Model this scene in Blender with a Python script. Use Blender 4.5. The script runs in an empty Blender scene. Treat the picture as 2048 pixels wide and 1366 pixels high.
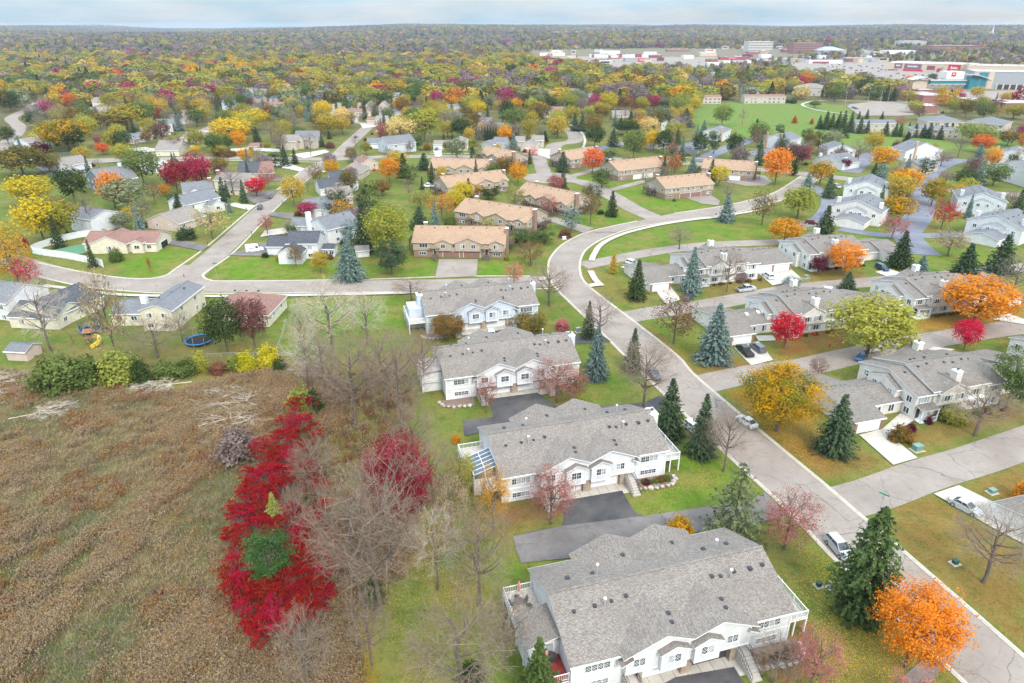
import bpy, bmesh, math, random
import numpy as np
from mathutils import Vector, Matrix
from mathutils.geometry import tessellate_polygon
random.seed(7); rng = np.random.default_rng(7)
S = bpy.context.scene; C = S.collection
# ---------------------------------------------------------------- camera, sky, sun, exposure
F = 1370.0; CX = 1024.0; CY = 683.0; H = 68.0
PITCH = math.atan((683 - 48) / F); CP, SP = math.cos(PITCH), math.sin(PITCH)
cd = bpy.data.cameras.new('camera'); cam = bpy.data.objects.new('camera', cd); C.objects.link(cam)
cam.location = (0, 0, H); cam.rotation_euler = (math.pi / 2 - PITCH, 0, 0)
cd.sensor_width = 36; cd.lens = F / 2048 * 36; cd.clip_start = 1; cd.clip_end = 30000
S.camera = cam
SUN_EL, SUN_AZ = math.radians(44), math.radians(158)      # azimuth clockwise from +Y
w = bpy.data.worlds.new('World'); S.world = w; w.use_nodes = True
nt = w.node_tree; N = nt.nodes; L = nt.links; N.clear()
wo = N.new('ShaderNodeOutputWorld'); bg = N.new('ShaderNodeBackground'); L.new(bg.outputs[0], wo.inputs[0])
sky = N.new('ShaderNodeTexSky'); sky.sky_type = 'NISHITA'; sky.sun_disc = False
sky.sun_elevation = SUN_EL; sky.sun_rotation = SUN_AZ; sky.air_density = 1.0; sky.dust_density = 1.5; sky.ozone_density = 2.0
tc = N.new('ShaderNodeTexCoord'); mp = N.new('ShaderNodeCombineXYZ'); sp_ = N.new('ShaderNodeSeparateXYZ'); L.new(tc.outputs['Generated'], sp_.inputs[0])   # a flat cloud layer overhead
za = N.new('ShaderNodeMath'); za.operation = 'MAXIMUM'; za.inputs[1].default_value = 0; L.new(sp_.outputs[2], za.inputs[0])
zb = N.new('ShaderNodeMath'); zb.operation = 'ADD'; zb.inputs[1].default_value = .2; L.new(za.outputs[0], zb.inputs[0])
for k_ in (0, 1):
    dv = N.new('ShaderNodeMath'); dv.operation = 'DIVIDE'; L.new(sp_.outputs[k_], dv.inputs[0]); L.new(zb.outputs[0], dv.inputs[1]); L.new(dv.outputs[0], mp.inputs[k_])
n1 = N.new('ShaderNodeTexNoise'); n1.inputs['Scale'].default_value = 1.3; n1.inputs['Detail'].default_value = 7; n1.inputs['Roughness'].default_value = .55
L.new(mp.outputs[0], n1.inputs['Vector'])
r1 = N.new('ShaderNodeMapRange'); r1.inputs[1].default_value = .36; r1.inputs[2].default_value = .66; r1.inputs[3].default_value = .75; r1.inputs[4].default_value = 1.0
L.new(n1.outputs[0], r1.inputs[0])
n2 = N.new('ShaderNodeTexNoise'); n2.inputs['Scale'].default_value = 1.1; n2.inputs['Detail'].default_value = 4
L.new(mp.outputs[0], n2.inputs['Vector'])
cr = N.new('ShaderNodeValToRGB'); cr.color_ramp.elements[0].position = .32; cr.color_ramp.elements[1].position = .68
cr.color_ramp.elements[0].color = (3.7, 5.5, 6.9, 1); cr.color_ramp.elements[1].color = (6.9, 6.9, 7.0, 1)
L.new(n2.outputs[0], cr.inputs[0])
mx = N.new('ShaderNodeMixRGB'); L.new(r1.outputs[0], mx.inputs[0]); L.new(sky.outputs[0], mx.inputs[1]); L.new(cr.outputs[0], mx.inputs[2])
ov = N.new('ShaderNodeMapRange'); L.new(za.outputs[0], ov.inputs[0])          # an overcast sky is brighter overhead than at the horizon
for k_, v_ in zip((1, 2, 3, 4), (0.0, .75, .64, 2.1)): ov.inputs[k_].default_value = v_
vm_ = N.new('ShaderNodeVectorMath'); vm_.operation = 'SCALE'; L.new(mx.outputs[0], vm_.inputs[0]); L.new(ov.outputs[0], vm_.inputs['Scale']); L.new(vm_.outputs[0], bg.inputs[0]); bg.inputs[1].default_value = 0.095
sd = bpy.data.lights.new('sun', 'SUN'); sd.energy = 1.5; sd.angle = math.radians(14); sd.color = (1, .92, .80)
so = bpy.data.objects.new('sun', sd); C.objects.link(so)
sdir = Vector((math.sin(SUN_AZ) * math.cos(SUN_EL), math.cos(SUN_AZ) * math.cos(SUN_EL), math.sin(SUN_EL)))
so.rotation_euler = sdir.to_track_quat('Z', 'Y').to_euler(); so.location = (0, -100, 300)
V = S.view_settings; V.view_transform = 'Standard'; V.look = 'None'; V.gamma = 1; V.use_curve_mapping = False; V.exposure = 1.06
S.render.engine = 'CYCLES'
S.cycles.max_bounces = 5; S.cycles.diffuse_bounces = 2; S.cycles.glossy_bounces = 2; S.cycles.transmission_bounces = 2
S.cycles.transparent_max_bounces = 6; S.cycles.volume_bounces = 0; S.cycles.caustics_reflective = False; S.cycles.caustics_refractive = False
# ---------------------------------------------------------------- picture <-> ground
def G(x, y, z=0.0):
    u = (x - CX) / F; v = (y - CY) / F
    dy = CP - v * SP; dz = -SP - v * CP
    t = (z - H) / dz
    return Vector((u * t, dy * t, z))
def PX(X, Y, Z):
    d = Y * CP - (Z - H) * SP
    return CX + F * X / d, CY - F * ((Z - H) * CP + Y * SP) / d
def depth(X, Y, Z=0): return Y * CP - (Z - H) * SP
def height_at(X, Y, ytop):
    v = (ytop - CY) / F
    return H + Y * (-SP - v * CP) / (CP - v * SP)
# ---------------------------------------------------------------- object helpers
def tag(o, label=None, cat=None, group=None, kind=None):
    if label: o['label'] = label
    if cat: o['category'] = cat
    if group: o['group'] = group
    if kind: o['kind'] = kind
    return o
def empty(name, loc, yaw=0.0, **k):
    o = bpy.data.objects.new(name, None); C.objects.link(o); o.location = loc; o.rotation_euler = (0, 0, yaw)
    o.empty_display_size = .5
    return tag(o, **k)
def link(name, me, parent=None, loc=(0, 0, 0), yaw=0.0, mat=None):
    o = bpy.data.objects.new(name, me); C.objects.link(o); o.location = loc; o.rotation_euler = (0, 0, yaw)
    if parent: o.parent = parent
    return o
def newmesh(name, vs, fs, mats, mi=None, uv=True, smooth=False):
    me = bpy.data.meshes.new(name); me.from_pydata([tuple(v) for v in vs], [], fs)
    for m in mats: me.materials.append(m)
    if mi is not None and len(mats) > 1: me.polygons.foreach_set('material_index', mi)
    if smooth: me.polygons.foreach_set('use_smooth', [True] * len(fs))
    if uv:
        ul = me.uv_layers.new(name='UVMap'); d = np.zeros(len(me.loops) * 2)
        for p in me.polygons:
            n = p.normal
            t = Vector((0, 0, 1)).cross(n)
            t = Vector((1, 0, 0)) if t.length < .05 else t.normalized()
            b = n.cross(t)
            for li in p.loop_indices:
                q = me.vertices[me.loops[li].vertex_index].co
                d[li * 2] = q.dot(t); d[li * 2 + 1] = q.dot(b)
        ul.data.foreach_set('uv', d)
    me.update(); return me
class MB:
    def __init__(s): s.v = []; s.f = []; s.m = []
    def poly(s, pts, m=0):
        i = len(s.v); s.v += [tuple(p) for p in pts]; s.f.append(tuple(range(i, i + len(pts)))); s.m.append(m)
    def hexa(s, b, t, m=0, mt=None):
        i = len(s.v); s.v += [tuple(p) for p in b] + [tuple(p) for p in t]; n = len(b)
        s.f.append(tuple(i + k for k in reversed(range(n)))); s.m.append(m)
        s.f.append(tuple(i + n + k for k in range(n))); s.m.append(m if mt is None else mt)
        for k in range(n):
            s.f.append((i + k, i + (k + 1) % n, i + n + (k + 1) % n, i + n + k)); s.m.append(m)
    def box(s, x0, x1, y0, y1, z0, z1, m=0, mt=None):
        s.hexa([(x0, y0, z0), (x1, y0, z0), (x1, y1, z0), (x0, y1, z0)], [(x0, y0, z1), (x1, y0, z1), (x1, y1, z1), (x0, y1, z1)], m, mt)
    def bar(s, a, b, w, h, m=0):
        a = Vector(a); b = Vector(b); d = (b - a)
        if d.length < 1e-4: return
        d.normalize(); t = Vector((0, 0, 1)).cross(d)
        t = Vector((1, 0, 0)) if t.length < .01 else t.normalized()
        u = d.cross(t) * h / 2; t = t * w / 2
        s.hexa([a - t - u, a + t - u, a + t + u, a - t + u], [b - t - u, b + t - u, b + t + u, b - t + u], m)
    def cyl(s, x, y, z0, z1, r, n=8, m=0, r2=None, mt=None):
        r2 = r if r2 is None else r2
        s.hexa([(x + r * math.cos(6.2832 * k / n), y + r * math.sin(6.2832 * k / n), z0) for k in range(n)],
               [(x + r2 * math.cos(6.2832 * k / n), y + r2 * math.sin(6.2832 * k / n), z1) for k in range(n)], m, mt)
    def prism_y(s, prof, y0, y1, m=0):   # profile (x,z) counter-clockwise seen from -y
        s.hexa([(x, y0, z) for x, z in reversed(prof)], [(x, y1, z) for x, z in reversed(prof)], m)
    def prism_x(s, prof, x0, x1, m=0):   # profile (y,z)
        s.hexa([(x0, y, z) for y, z in reversed(prof)], [(x1, y, z) for y, z in reversed(prof)], m)
    def mesh(s, name, mats, smooth=False): return newmesh(name, s.v, s.f, mats if isinstance(mats, (list, tuple)) else [mats], s.m, smooth=smooth)
    def build(s, name, mats, parent=None, **k): return link(name, s.mesh(name, mats), parent, **k)
# ---------------------------------------------------------------- materials
MC = {}
def srgb(r, g, b):
    return tuple(((c / 255) / 12.92 if c / 255 <= .04045 else ((c / 255 + .055) / 1.055) ** 2.4) for c in (r, g, b))
def nodemat(name):
    m = bpy.data.materials.new(name); m.use_nodes = True; n = m.node_tree.nodes; b = n['Principled BSDF']
    b.inputs['Specular IOR Level'].default_value = .25
    return m, n, m.node_tree.links, b
def mix(n, l, a, b, f, mode='MIX'):
    x = n.new('ShaderNodeMixRGB'); x.blend_type = mode
    for k, v in ((0, f), (1, a), (2, b)):
        if hasattr(v, 'links'): l.new(v, x.inputs[k])
        elif k == 0: x.inputs[0].default_value = v
        else: x.inputs[k].default_value = (*v[:3], 1)
    return x.outputs[0]
def noise(n, l, scale, detail=4, vec=None, rough=.6):
    t = n.new('ShaderNodeTexNoise'); t.inputs['Scale'].default_value = scale; t.inputs['Detail'].default_value = detail; t.inputs['Roughness'].default_value = rough
    if vec is None:
        g = n.new('ShaderNodeNewGeometry'); vec = g.outputs['Position']
    l.new(vec, t.inputs['Vector']); return t.outputs[0]
def rng_(n, l, s, a, b, c, d):
    r = n.new('ShaderNodeMapRange'); l.new(s, r.inputs[0])
    for k, v in zip((1, 2, 3, 4), (a, b, c, d)): r.inputs[k].default_value = v
    return r.outputs[0]
def paint(key, col, rough=.6, var=.12, scale=1.2, metal=0):
    if key in MC: return MC[key]
    m, n, l, b = nodemat(key)
    t = noise(n, l, scale, 5)
    c = mix(n, l, [x * (1 - var) for x in col], [min(1, x * (1 + var)) for x in col], rng_(n, l, t, .3, .7, 0, 1))
    l.new(c, b.inputs['Base Color']); b.inputs['Roughness'].default_value = rough; b.inputs['Metallic'].default_value = metal
    MC[key] = m; return m
def siding(key, col):
    if key in MC: return MC[key]
    m, n, l, b = nodemat(key)
    uv = n.new('ShaderNodeUVMap'); sx = n.new('ShaderNodeSeparateXYZ'); l.new(uv.outputs[0], sx.inputs[0])
    f = n.new('ShaderNodeMath'); f.operation = 'FRACT'; d = n.new('ShaderNodeMath'); d.operation = 'DIVIDE'; d.inputs[1].default_value = .22
    l.new(sx.outputs[1], d.inputs[0]); l.new(d.outputs[0], f.inputs[0])
    bp = n.new('ShaderNodeBump'); bp.inputs['Strength'].default_value = .5; bp.inputs['Distance'].default_value = .03
    l.new(f.outputs[0], bp.inputs['Height']); l.new(bp.outputs[0], b.inputs['Normal'])
    t = noise(n, l, .8, 5); t2 = noise(n, l, 6, 3)
    c = mix(n, l, [x * .86 for x in col], col, rng_(n, l, t, .35, .6, 0, 1))
    c = mix(n, l, c, [x * .8 for x in col], rng_(n, l, t2, .5, .8, 0, .5))
    l.new(c, b.inputs['Base Color']); b.inputs['Roughness'].default_value = .6
    MC[key] = m; return m
def shingle(key, ca, cb, size=.55):
    if key in MC: return MC[key]
    m, n, l, b = nodemat(key)
    uv = n.new('ShaderNodeUVMap')
    br = n.new('ShaderNodeTexBrick'); l.new(uv.outputs[0], br.inputs['Vector'])
    br.inputs['Scale'].default_value = 1; br.inputs['Brick Width'].default_value = size; br.inputs['Row Height'].default_value = size * .42
    br.inputs['Mortar Size'].default_value = .02; br.inputs['Bias'].default_value = 0
    br.inputs['Color1'].default_value = (*ca, 1); br.inputs['Color2'].default_value = (*cb, 1); br.inputs['Mortar'].default_value = (*[x * .55 for x in ca], 1)
    t = noise(n, l, .25, 6); t2 = noise(n, l, 5, 3)
    c = mix(n, l, br.outputs[0], (1.0, 1.0, 1.0), 0)
    c = mix(n, l, c, [x * .8 for x in ca], rng_(n, l, t, .45, .75, 0, .55))
    c = mix(n, l, c, [min(1, x * 1.25) for x in cb], rng_(n, l, t2, .5, .8, 0, .5))
    l.new(c, b.inputs['Base Color']); b.inputs['Roughness'].default_value = .9
    bp = n.new('ShaderNodeBump'); bp.inputs['Strength'].default_value = .4; bp.inputs['Distance'].default_value = .03
    l.new(br.outputs['Fac'], bp.inputs['Height']); bp.invert = True; l.new(bp.outputs[0], b.inputs['Normal'])
    MC[key] = m; return m
def brickmat(key, ca, cb, mort, bw=.5, bh=.16):
    if key in MC: return MC[key]
    m, n, l, b = nodemat(key)
    uv = n.new('ShaderNodeUVMap'); br = n.new('ShaderNodeTexBrick'); l.new(uv.outputs[0], br.inputs['Vector'])
    br.inputs['Scale'].default_value = 1; br.inputs['Brick Width'].default_value = bw; br.inputs['Row Height'].default_value = bh; br.inputs['Mortar Size'].default_value = .015
    br.inputs['Color1'].default_value = (*ca, 1); br.inputs['Color2'].default_value = (*cb, 1); br.inputs['Mortar'].default_value = (*mort, 1)
    t = noise(n, l, 2.5, 4)
    c = mix(n, l, br.outputs[0], cb, rng_(n, l, t, .4, .7, 0, .5))
    l.new(c, b.inputs['Base Color']); b.inputs['Roughness'].default_value = .85
    MC[key] = m; return m
def asphalt(key, ca, cb, crack=True, cscale=.09):
    if key in MC: return MC[key]
    m, n, l, b = nodemat(key)
    g = n.new('ShaderNodeNewGeometry'); pos = g.outputs['Position']
    c = mix(n, l, ca, cb, rng_(n, l, noise(n, l, .12, 6, pos), .35, .65, 0, 1))
    c = mix(n, l, c, [x * 1.3 for x in cb], rng_(n, l, noise(n, l, 9, 3, pos, .8), .55, .8, 0, .5))
    c = mix(n, l, c, [x * .62 for x in ca], rng_(n, l, noise(n, l, .6, 5, pos), .56, .72, 0, .45))
    if crack:
        ns = n.new('ShaderNodeTexNoise'); ns.inputs['Scale'].default_value = .25; ns.inputs['Detail'].default_value = 4; l.new(pos, ns.inputs['Vector'])
        va = n.new('ShaderNodeVectorMath'); va.operation = 'MULTIPLY_ADD'; l.new(ns.outputs['Color'], va.inputs[0]); va.inputs[1].default_value = (4, 4, 0); l.new(pos, va.inputs[2])
        for sc, wd, st in ((cscale, .0026, .5), (cscale * 2.6, .004, .22)):
            vo = n.new('ShaderNodeTexVoronoi'); vo.feature = 'DISTANCE_TO_EDGE'; vo.inputs['Scale'].default_value = sc; l.new(va.outputs[0], vo.inputs['Vector'])
            c = mix(n, l, c, (.05, .047, .045), rng_(n, l, vo.outputs['Distance'], wd, wd * 2.6, st, 0))
    l.new(c, b.inputs['Base Color']); b.inputs['Roughness'].default_value = .9
    MC[key] = m; return m
def leafmat(key, ca, cb, cc=None, tr=.35):
    if key in MC: return MC[key]
    m = bpy.data.materials.new(key); m.use_nodes = True; n = m.node_tree.nodes; l = m.node_tree.links; n.clear()
    o = n.new('ShaderNodeOutputMaterial'); at = n.new('ShaderNodeAttribute'); at.attribute_name = 'cv'
    oi = n.new('ShaderNodeObjectInfo')
    c = mix(n, l, ca, cb, at.outputs['Fac'])
    if cc:
        g = n.new('ShaderNodeTexCoord')
        c = mix(n, l, c, cc, rng_(n, l, noise(n, l, .35, 3, g.outputs['Object']), .41, .55, 0, .9))
    hs = n.new('ShaderNodeHueSaturation'); l.new(c, hs.inputs['Color']); hs.inputs['Saturation'].default_value = 1.04
    l.new(rng_(n, l, oi.outputs['Random'], 0, 1, .488, .512), hs.inputs['Hue']); l.new(rng_(n, l, oi.outputs['Random'], 0, 1, 1.15, .82), hs.inputs['Value'])
    d = n.new('ShaderNodeBsdfDiffuse'); t = n.new('ShaderNodeBsdfTranslucent'); x = n.new('ShaderNodeMixShader'); x.inputs[0].default_value = tr
    l.new(hs.outputs[0], d.inputs[0]); l.new(hs.outputs[0], t.inputs[0]); l.new(d.outputs[0], x.inputs[1]); l.new(t.outputs[0], x.inputs[2]); l.new(x.outputs[0], o.inputs[0])
    MC[key] = m; return m
WHITE = paint('white_trim', (.78, .79, .80), .5, .05)
GARAGE = paint('white_garage_door_paint', (.74, .75, .76), .45, .06)
CONC = paint('pale_concrete', (.46, .42, .37), .85, .16, .5)
CONC2 = paint('kerb_concrete', (.46, .41, .35), .9, .14, .8)
DARK = paint('dark_metal', (.05, .05, .06), .5, .1)
GREYMET = paint('galvanised_metal', (.35, .35, .37), .45, .1)
BARK = paint('grey_brown_bark', (.145, .115, .098), .95, .35, 1.5)
BARKP = paint('pale_bark', (.38, .34, .29), .95, .25, 1.5)
TWIG = paint('brown_twigs', (.24, .18, .135), .95, .3, .8)
TWIGP = paint('pale_tan_twigs', (.46, .40, .32), .95, .2, .8)
TWIGR = paint('purple_grey_twigs', (.25, .185, .15), .95, .25, .8)
GLASS, _n, _l, _b = nodemat('window_glass')
_b.inputs['Base Color'].default_value = (.045, .055, .07, 1); _b.inputs['Roughness'].default_value = .12; _b.inputs['Specular IOR Level'].default_value = .6
BLIND = paint('glass_with_pale_blinds', (.34, .36, .38), .25, .3, 1.4)
STONE = brickmat('ledge_stone', (.30, .21, .15), (.42, .34, .27), (.2, .17, .14), .55, .2)
REDBRICK = brickmat('red_brick', (.26, .10, .07), (.33, .15, .10), (.25, .2, .17), .4, .14)
ROOF_GREY = shingle('grey_shingles', (.185, .16, .14), (.34, .30, .27), .32)
ROOF_GREY2 = shingle('warm_grey_shingles', (.17, .148, .13), (.255, .228, .205))
ROOF_TAN = shingle('tan_shingles', (.33, .215, .14), (.44, .30, .205))
ROOF_BLUE = shingle('blue_grey_shingles', (.155, .16, .175), (.22, .225, .24))
ROOF_DARK = shingle('charcoal_shingles', (.062, .066, .08), (.115, .12, .14))
ROOF_BROWN = shingle('brown_shingles', (.23, .125, .10), (.31, .185, .155))
ROOF_MID = shingle('taupe_shingles', (.225, .195, .175), (.31, .275, .25))
ASPH = asphalt('old_asphalt', (.245, .203, .175), (.31, .265, .232))
ASPHB = asphalt('blue_grey_asphalt', (.145, .15, .185), (.20, .205, .24), False)
ASPHD = asphalt('fresh_black_asphalt', (.045, .045, .052), (.12, .11, .105), True, .16)
ASPHM = asphalt('worn_dark_asphalt', (.12, .108, .105), (.205, .185, .175), True, .12)
# ---------------------------------------------------------------- terrain
def terrain(X, Y):
    X = np.asarray(X, float); Y = np.asarray(Y, float)
    r = np.hypot(X, Y)
    t = np.clip((r - 1500) / 4200, 0, 1); t = t * t * (3 - 2 * t)
    hh = 24 + 9 * np.sin(X / 900 + 1.0) + 7 * np.sin(X / 430 + Y / 1500) + 5 * np.sin(X / 230 + 2 + Y / 700)
    hh = hh + 14 * np.exp(-((X - 2900) / 500) ** 2) + 8 * np.exp(-((X + 600) / 900) ** 2) - 9 * np.exp(-((X + 3300) / 1300) ** 2)
    hh = hh + 34 * (fbm(X / 900 + 7, Y / 1500, 3, 4) - .5)
    mid = np.clip((r - 1750) / 900, 0, 1) * (6 + 5 * np.sin(X / 310 + Y / 420) + 4 * np.sin(X / 170 - Y / 380 + 1))
    return t * hh + mid
def vnoise(x, y, seed=0):
    xi = np.floor(x).astype(np.int64); yi = np.floor(y).astype(np.int64); xf = x - xi; yf = y - yi; xf = xf * xf * (3 - 2 * xf); yf = yf * yf * (3 - 2 * yf)
    def h(a, b):
        n = (a * 374761393 + b * 668265263 + seed * 974634777) & 0x7fffffff; n = ((n ^ (n >> 13)) * 1274126177) & 0x7fffffff; return ((n ^ (n >> 16)) & 0xffff) / 65535.0
    return (h(xi, yi) * (1 - xf) + h(xi + 1, yi) * xf) * (1 - yf) + (h(xi, yi + 1) * (1 - xf) + h(xi + 1, yi + 1) * xf) * yf
def fbm(x, y, seed=0, o=5):
    s = 0.0; a = .5; t = 0.0
    for k in range(o): s = s + a * vnoise(x * 2 ** k, y * 2 ** k, seed + k); t += a; a *= .55
    return s / t
def inpoly(x, y, P):
    r = np.zeros(x.shape, bool); n = len(P)
    for i in range(n):
        x0, y0 = P[i]; x1, y1 = P[(i + 1) % n]
        if y0 == y1: continue
        c = ((y0 > y) != (y1 > y)) & (x < (x1 - x0) * (y - y0) / (y1 - y0) + x0)
        r ^= c
    return r
LAWN = np.array((.125, .165, .045)); BRIGHT = np.array((.115, .205, .035)); LITTER = np.array((.235, .13, .06)); LITO = np.array((.34, .185, .062))
YELLOWISH = np.array((.17, .185, .06)); FIELD = np.array((.215, .17, .085)); WOODF = np.array((.16, .125, .065)); MULCH = np.array((.2, .11, .065)); PARK = np.array((.13, .225, .06)); FARG = np.array((.10, .095, .05))
POLYC = [   # colour of the ground by area: (colour, strength, outline in the photograph)
 (FIELD, 1, [(-900, 730), (0, 738), (180, 768), (330, 792), (450, 765), (600, 735), (690, 770), (690, 850), (600, 900), (600, 1050), (700, 1180), (730, 1500), (-900, 1500)]),
 (WOODF, .8, [(600, 700), (740, 640), (870, 660), (830, 760), (820, 860), (850, 960), (830, 1100), (740, 1230), (690, 1180), (600, 900), (640, 830), (560, 740)]),
 (WOODF, .7, [(60, 690), (600, 690), (600, 745), (330, 792), (60, 760)]),
 (BRIGHT, 1, [(408, 557), (465, 515), (540, 515), (700, 530), (722, 558)]), (BRIGHT, .9, [(250, 556), (330, 557), (408, 503), (320, 500), (240, 515)]),
 (BRIGHT, .75, [(560, 600), (820, 597), (830, 690), (640, 730), (560, 700)]), (BRIGHT, .8, [(820, 515), (880, 520), (862, 555), (720, 556), (740, 530)]), (BRIGHT, .9, [(952, 550), (955, 522), (1060, 505), (1085, 545)]),
 (BRIGHT, 1, [(1206, 388), (1290, 373), (1420, 385), (1415, 415), (1345, 427), (1250, 402)]), (BRIGHT, .9, [(1085, 420), (1240, 420), (1284, 438), (1180, 462)]), (BRIGHT, .9, [(1145, 355), (1260, 345), (1285, 362), (1200, 378)]),
 (BRIGHT, 1, [(1070, 310), (1075, 285), (1130, 285), (1128, 307)]), (BRIGHT, .6, [(1187, 523), (1203, 490), (1330, 450), (1470, 428), (1560, 440), (1600, 470), (1480, 490), (1260, 520)]),
 (BRIGHT, .5, [(1190, 545), (1240, 540), (1300, 590), (1230, 600)]), (BRIGHT, .7, [(1280, 642), (1390, 640), (1400, 690), (1360, 700)]), (BRIGHT, .6, [(1690, 452), (1810, 470), (1840, 480), (2048, 520), (2048, 580), (1850, 555), (1770, 530)]),
 (PARK, 1, [(1385, 205), (1650, 205), (1650, 225), (1760, 240), (2048, 270), (2048, 300), (1850, 300), (1700, 295), (1500, 275), (1390, 260)]),
 (np.array((.22, .19, .17)), .9, [(1060, 98), (1900, 94), (2100, 110), (2100, 210), (1850, 205), (1760, 178), (1600, 154), (1330, 150), (1180, 143), (1060, 127)]),
 (PARK, .9, [(1580, 206), (1780, 212), (1860, 215), (1870, 235), (1650, 225)]),
 (BRIGHT, .5, [(1090, 800), (1150, 810), (1290, 785), (1290, 750), (1200, 740)]), (BRIGHT, .6, [(1255, 1000), (1290, 1030), (1430, 1005), (1480, 950), (1370, 880), (1340, 960)]),
 (BRIGHT, .6, [(1140, 1110), (980, 1180), (900, 1150), (1030, 1130)]), (YELLOWISH, .75, [(1600, 1110), (1680, 1120), (1860, 1290), (1870, 1366), (1640, 1366), (1620, 1200)]), (BRIGHT, .45, [(1530, 1050), (1620, 1080), (1690, 1150), (1640, 1180)]),
 (LITTER, .6, [(1272, 645), (1300, 650), (1390, 735), (1500, 720), (1540, 745), (1400, 755)]), (LITTER, .75, [(1420, 730), (1440, 690), (1500, 735), (1390, 745)]),
 (LITO, .9, [(1825, 640), (2048, 600), (2048, 640), (1830, 668)]), (LITTER, .8, [(1550, 700), (1600, 660), (1690, 650), (1695, 695), (1560, 718)]),
 (LITO, .75, [(1448, 785), (1560, 765), (1640, 830), (1640, 950), (1570, 895)]), (LITTER, .7, [(1575, 900), (1640, 870), (1785, 925), (1650, 958)]),
 (LITTER, .75, [(1835, 905), (1790, 875), (1960, 830), (2048, 800), (2048, 840)]), (LITTER, .55, [(1400, 560), (1700, 535), (1740, 555), (1420, 600)]), (LITTER, .5, [(1200, 545), (1300, 590), (1310, 608), (1225, 605)]),
 (LITTER, .7, [(1780, 1015), (1860, 990), (2048, 1100), (2048, 1300), (1800, 1090)]), (LITTER, .8, [(1925, 968), (2048, 930), (2048, 1030)]), (LITTER, .5, [(1530, 480), (1560, 490), (1330, 505), (1340, 490)]),
 (LITO, .6, [(700, 1170), (735, 1170), (765, 1366), (765, 1450), (720, 1450), (725, 1300)]), (LITO, .45, [(840, 1020), (900, 1030), (880, 1130), (760, 1130), (760, 1050)]),
 (YELLOWISH, .8, [(745, 1150), (860, 1130), (960, 1150), (960, 1450), (780, 1450)]), (LITTER, .7, [(1180, 520), (1165, 545), (1205, 595), (1215, 590), (1190, 545), (1195, 520)]), (YELLOWISH, .8, [(330, 500), (440, 460), (470, 455), (410, 498)]),
 (YELLOWISH, .8, [(70, 525), (90, 500), (230, 530), (200, 548)]), (LITTER, .5, [(940, 990), (1040, 1000), (1110, 1030), (1030, 1075), (940, 1080)]), (FARG, .5, [(560, 620), (640, 620), (640, 700), (600, 720)]),
 (MULCH, .9, [(1000, 1015), (1075, 995), (1110, 1010), (1110, 1035), (1020, 1050)]), (MULCH, .9, [(1500, 1300), (1555, 1280), (1620, 1240), (1650, 1300), (1600, 1366), (1510, 1345)]),
]
def fieldmix(X, Y):
    a = 1.08; U = X * math.cos(a) + Y * math.sin(a); W = -X * math.sin(a) + Y * math.cos(a)
    n1 = .72 * fbm(U / 17 + 3, W / 9, 11, 5) + .28 * fbm(U / 4.5, W / 2.2, 31, 4); n2 = fbm(U / 20, W / 12 + 9, 23, 5)
    b = np.clip((n1 - .505) / .05, 0, 1); g = np.clip((n2 - .52) / .07, 0, 1) * (1 - .7 * b); return b, g, n2
def ground_colour(x, y, X, Y):
    n = x.shape; col = np.broadcast_to(LAWN, n + (3,)).copy()
    far = np.clip((np.hypot(X, Y) - 380) / 250, 0, 1)[..., None]; col = col * (1 - far) + FARG * far
    j = 7 * np.sin(X * .9 + Y * .4) + 5 * np.sin(Y * 1.3 - X * .5)
    sc = np.clip((y - 100) / 700, .1, 1)
    for c, s, P in POLYC:
        xs = x + j * sc; ys = y + j * sc * .4
        m = inpoly(xs, ys, P).astype(float) * s
        for dx, dy in ((6, 2), (-6, -2), (3, -4), (-3, 4)): m += inpoly(xs + dx * sc, ys + dy * sc, P) * s
        m = (m / 5)[..., None]; col = col * (1 - m) + c * m
    fm = inpoly(x, y, POLYC[0][2]).astype(float)
    b, g_, st = fieldmix(X, Y)
    fc = np.array((.40, .345, .20)) * (1 - b[..., None]) + np.array((.19, .135, .085)) * b[..., None]
    fc = fc * (1 - g_[..., None]) + np.array((.215, .24, .095)) * g_[..., None]
    col = np.where(fm[..., None] > 0, fc, col)
    return col, fm
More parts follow.
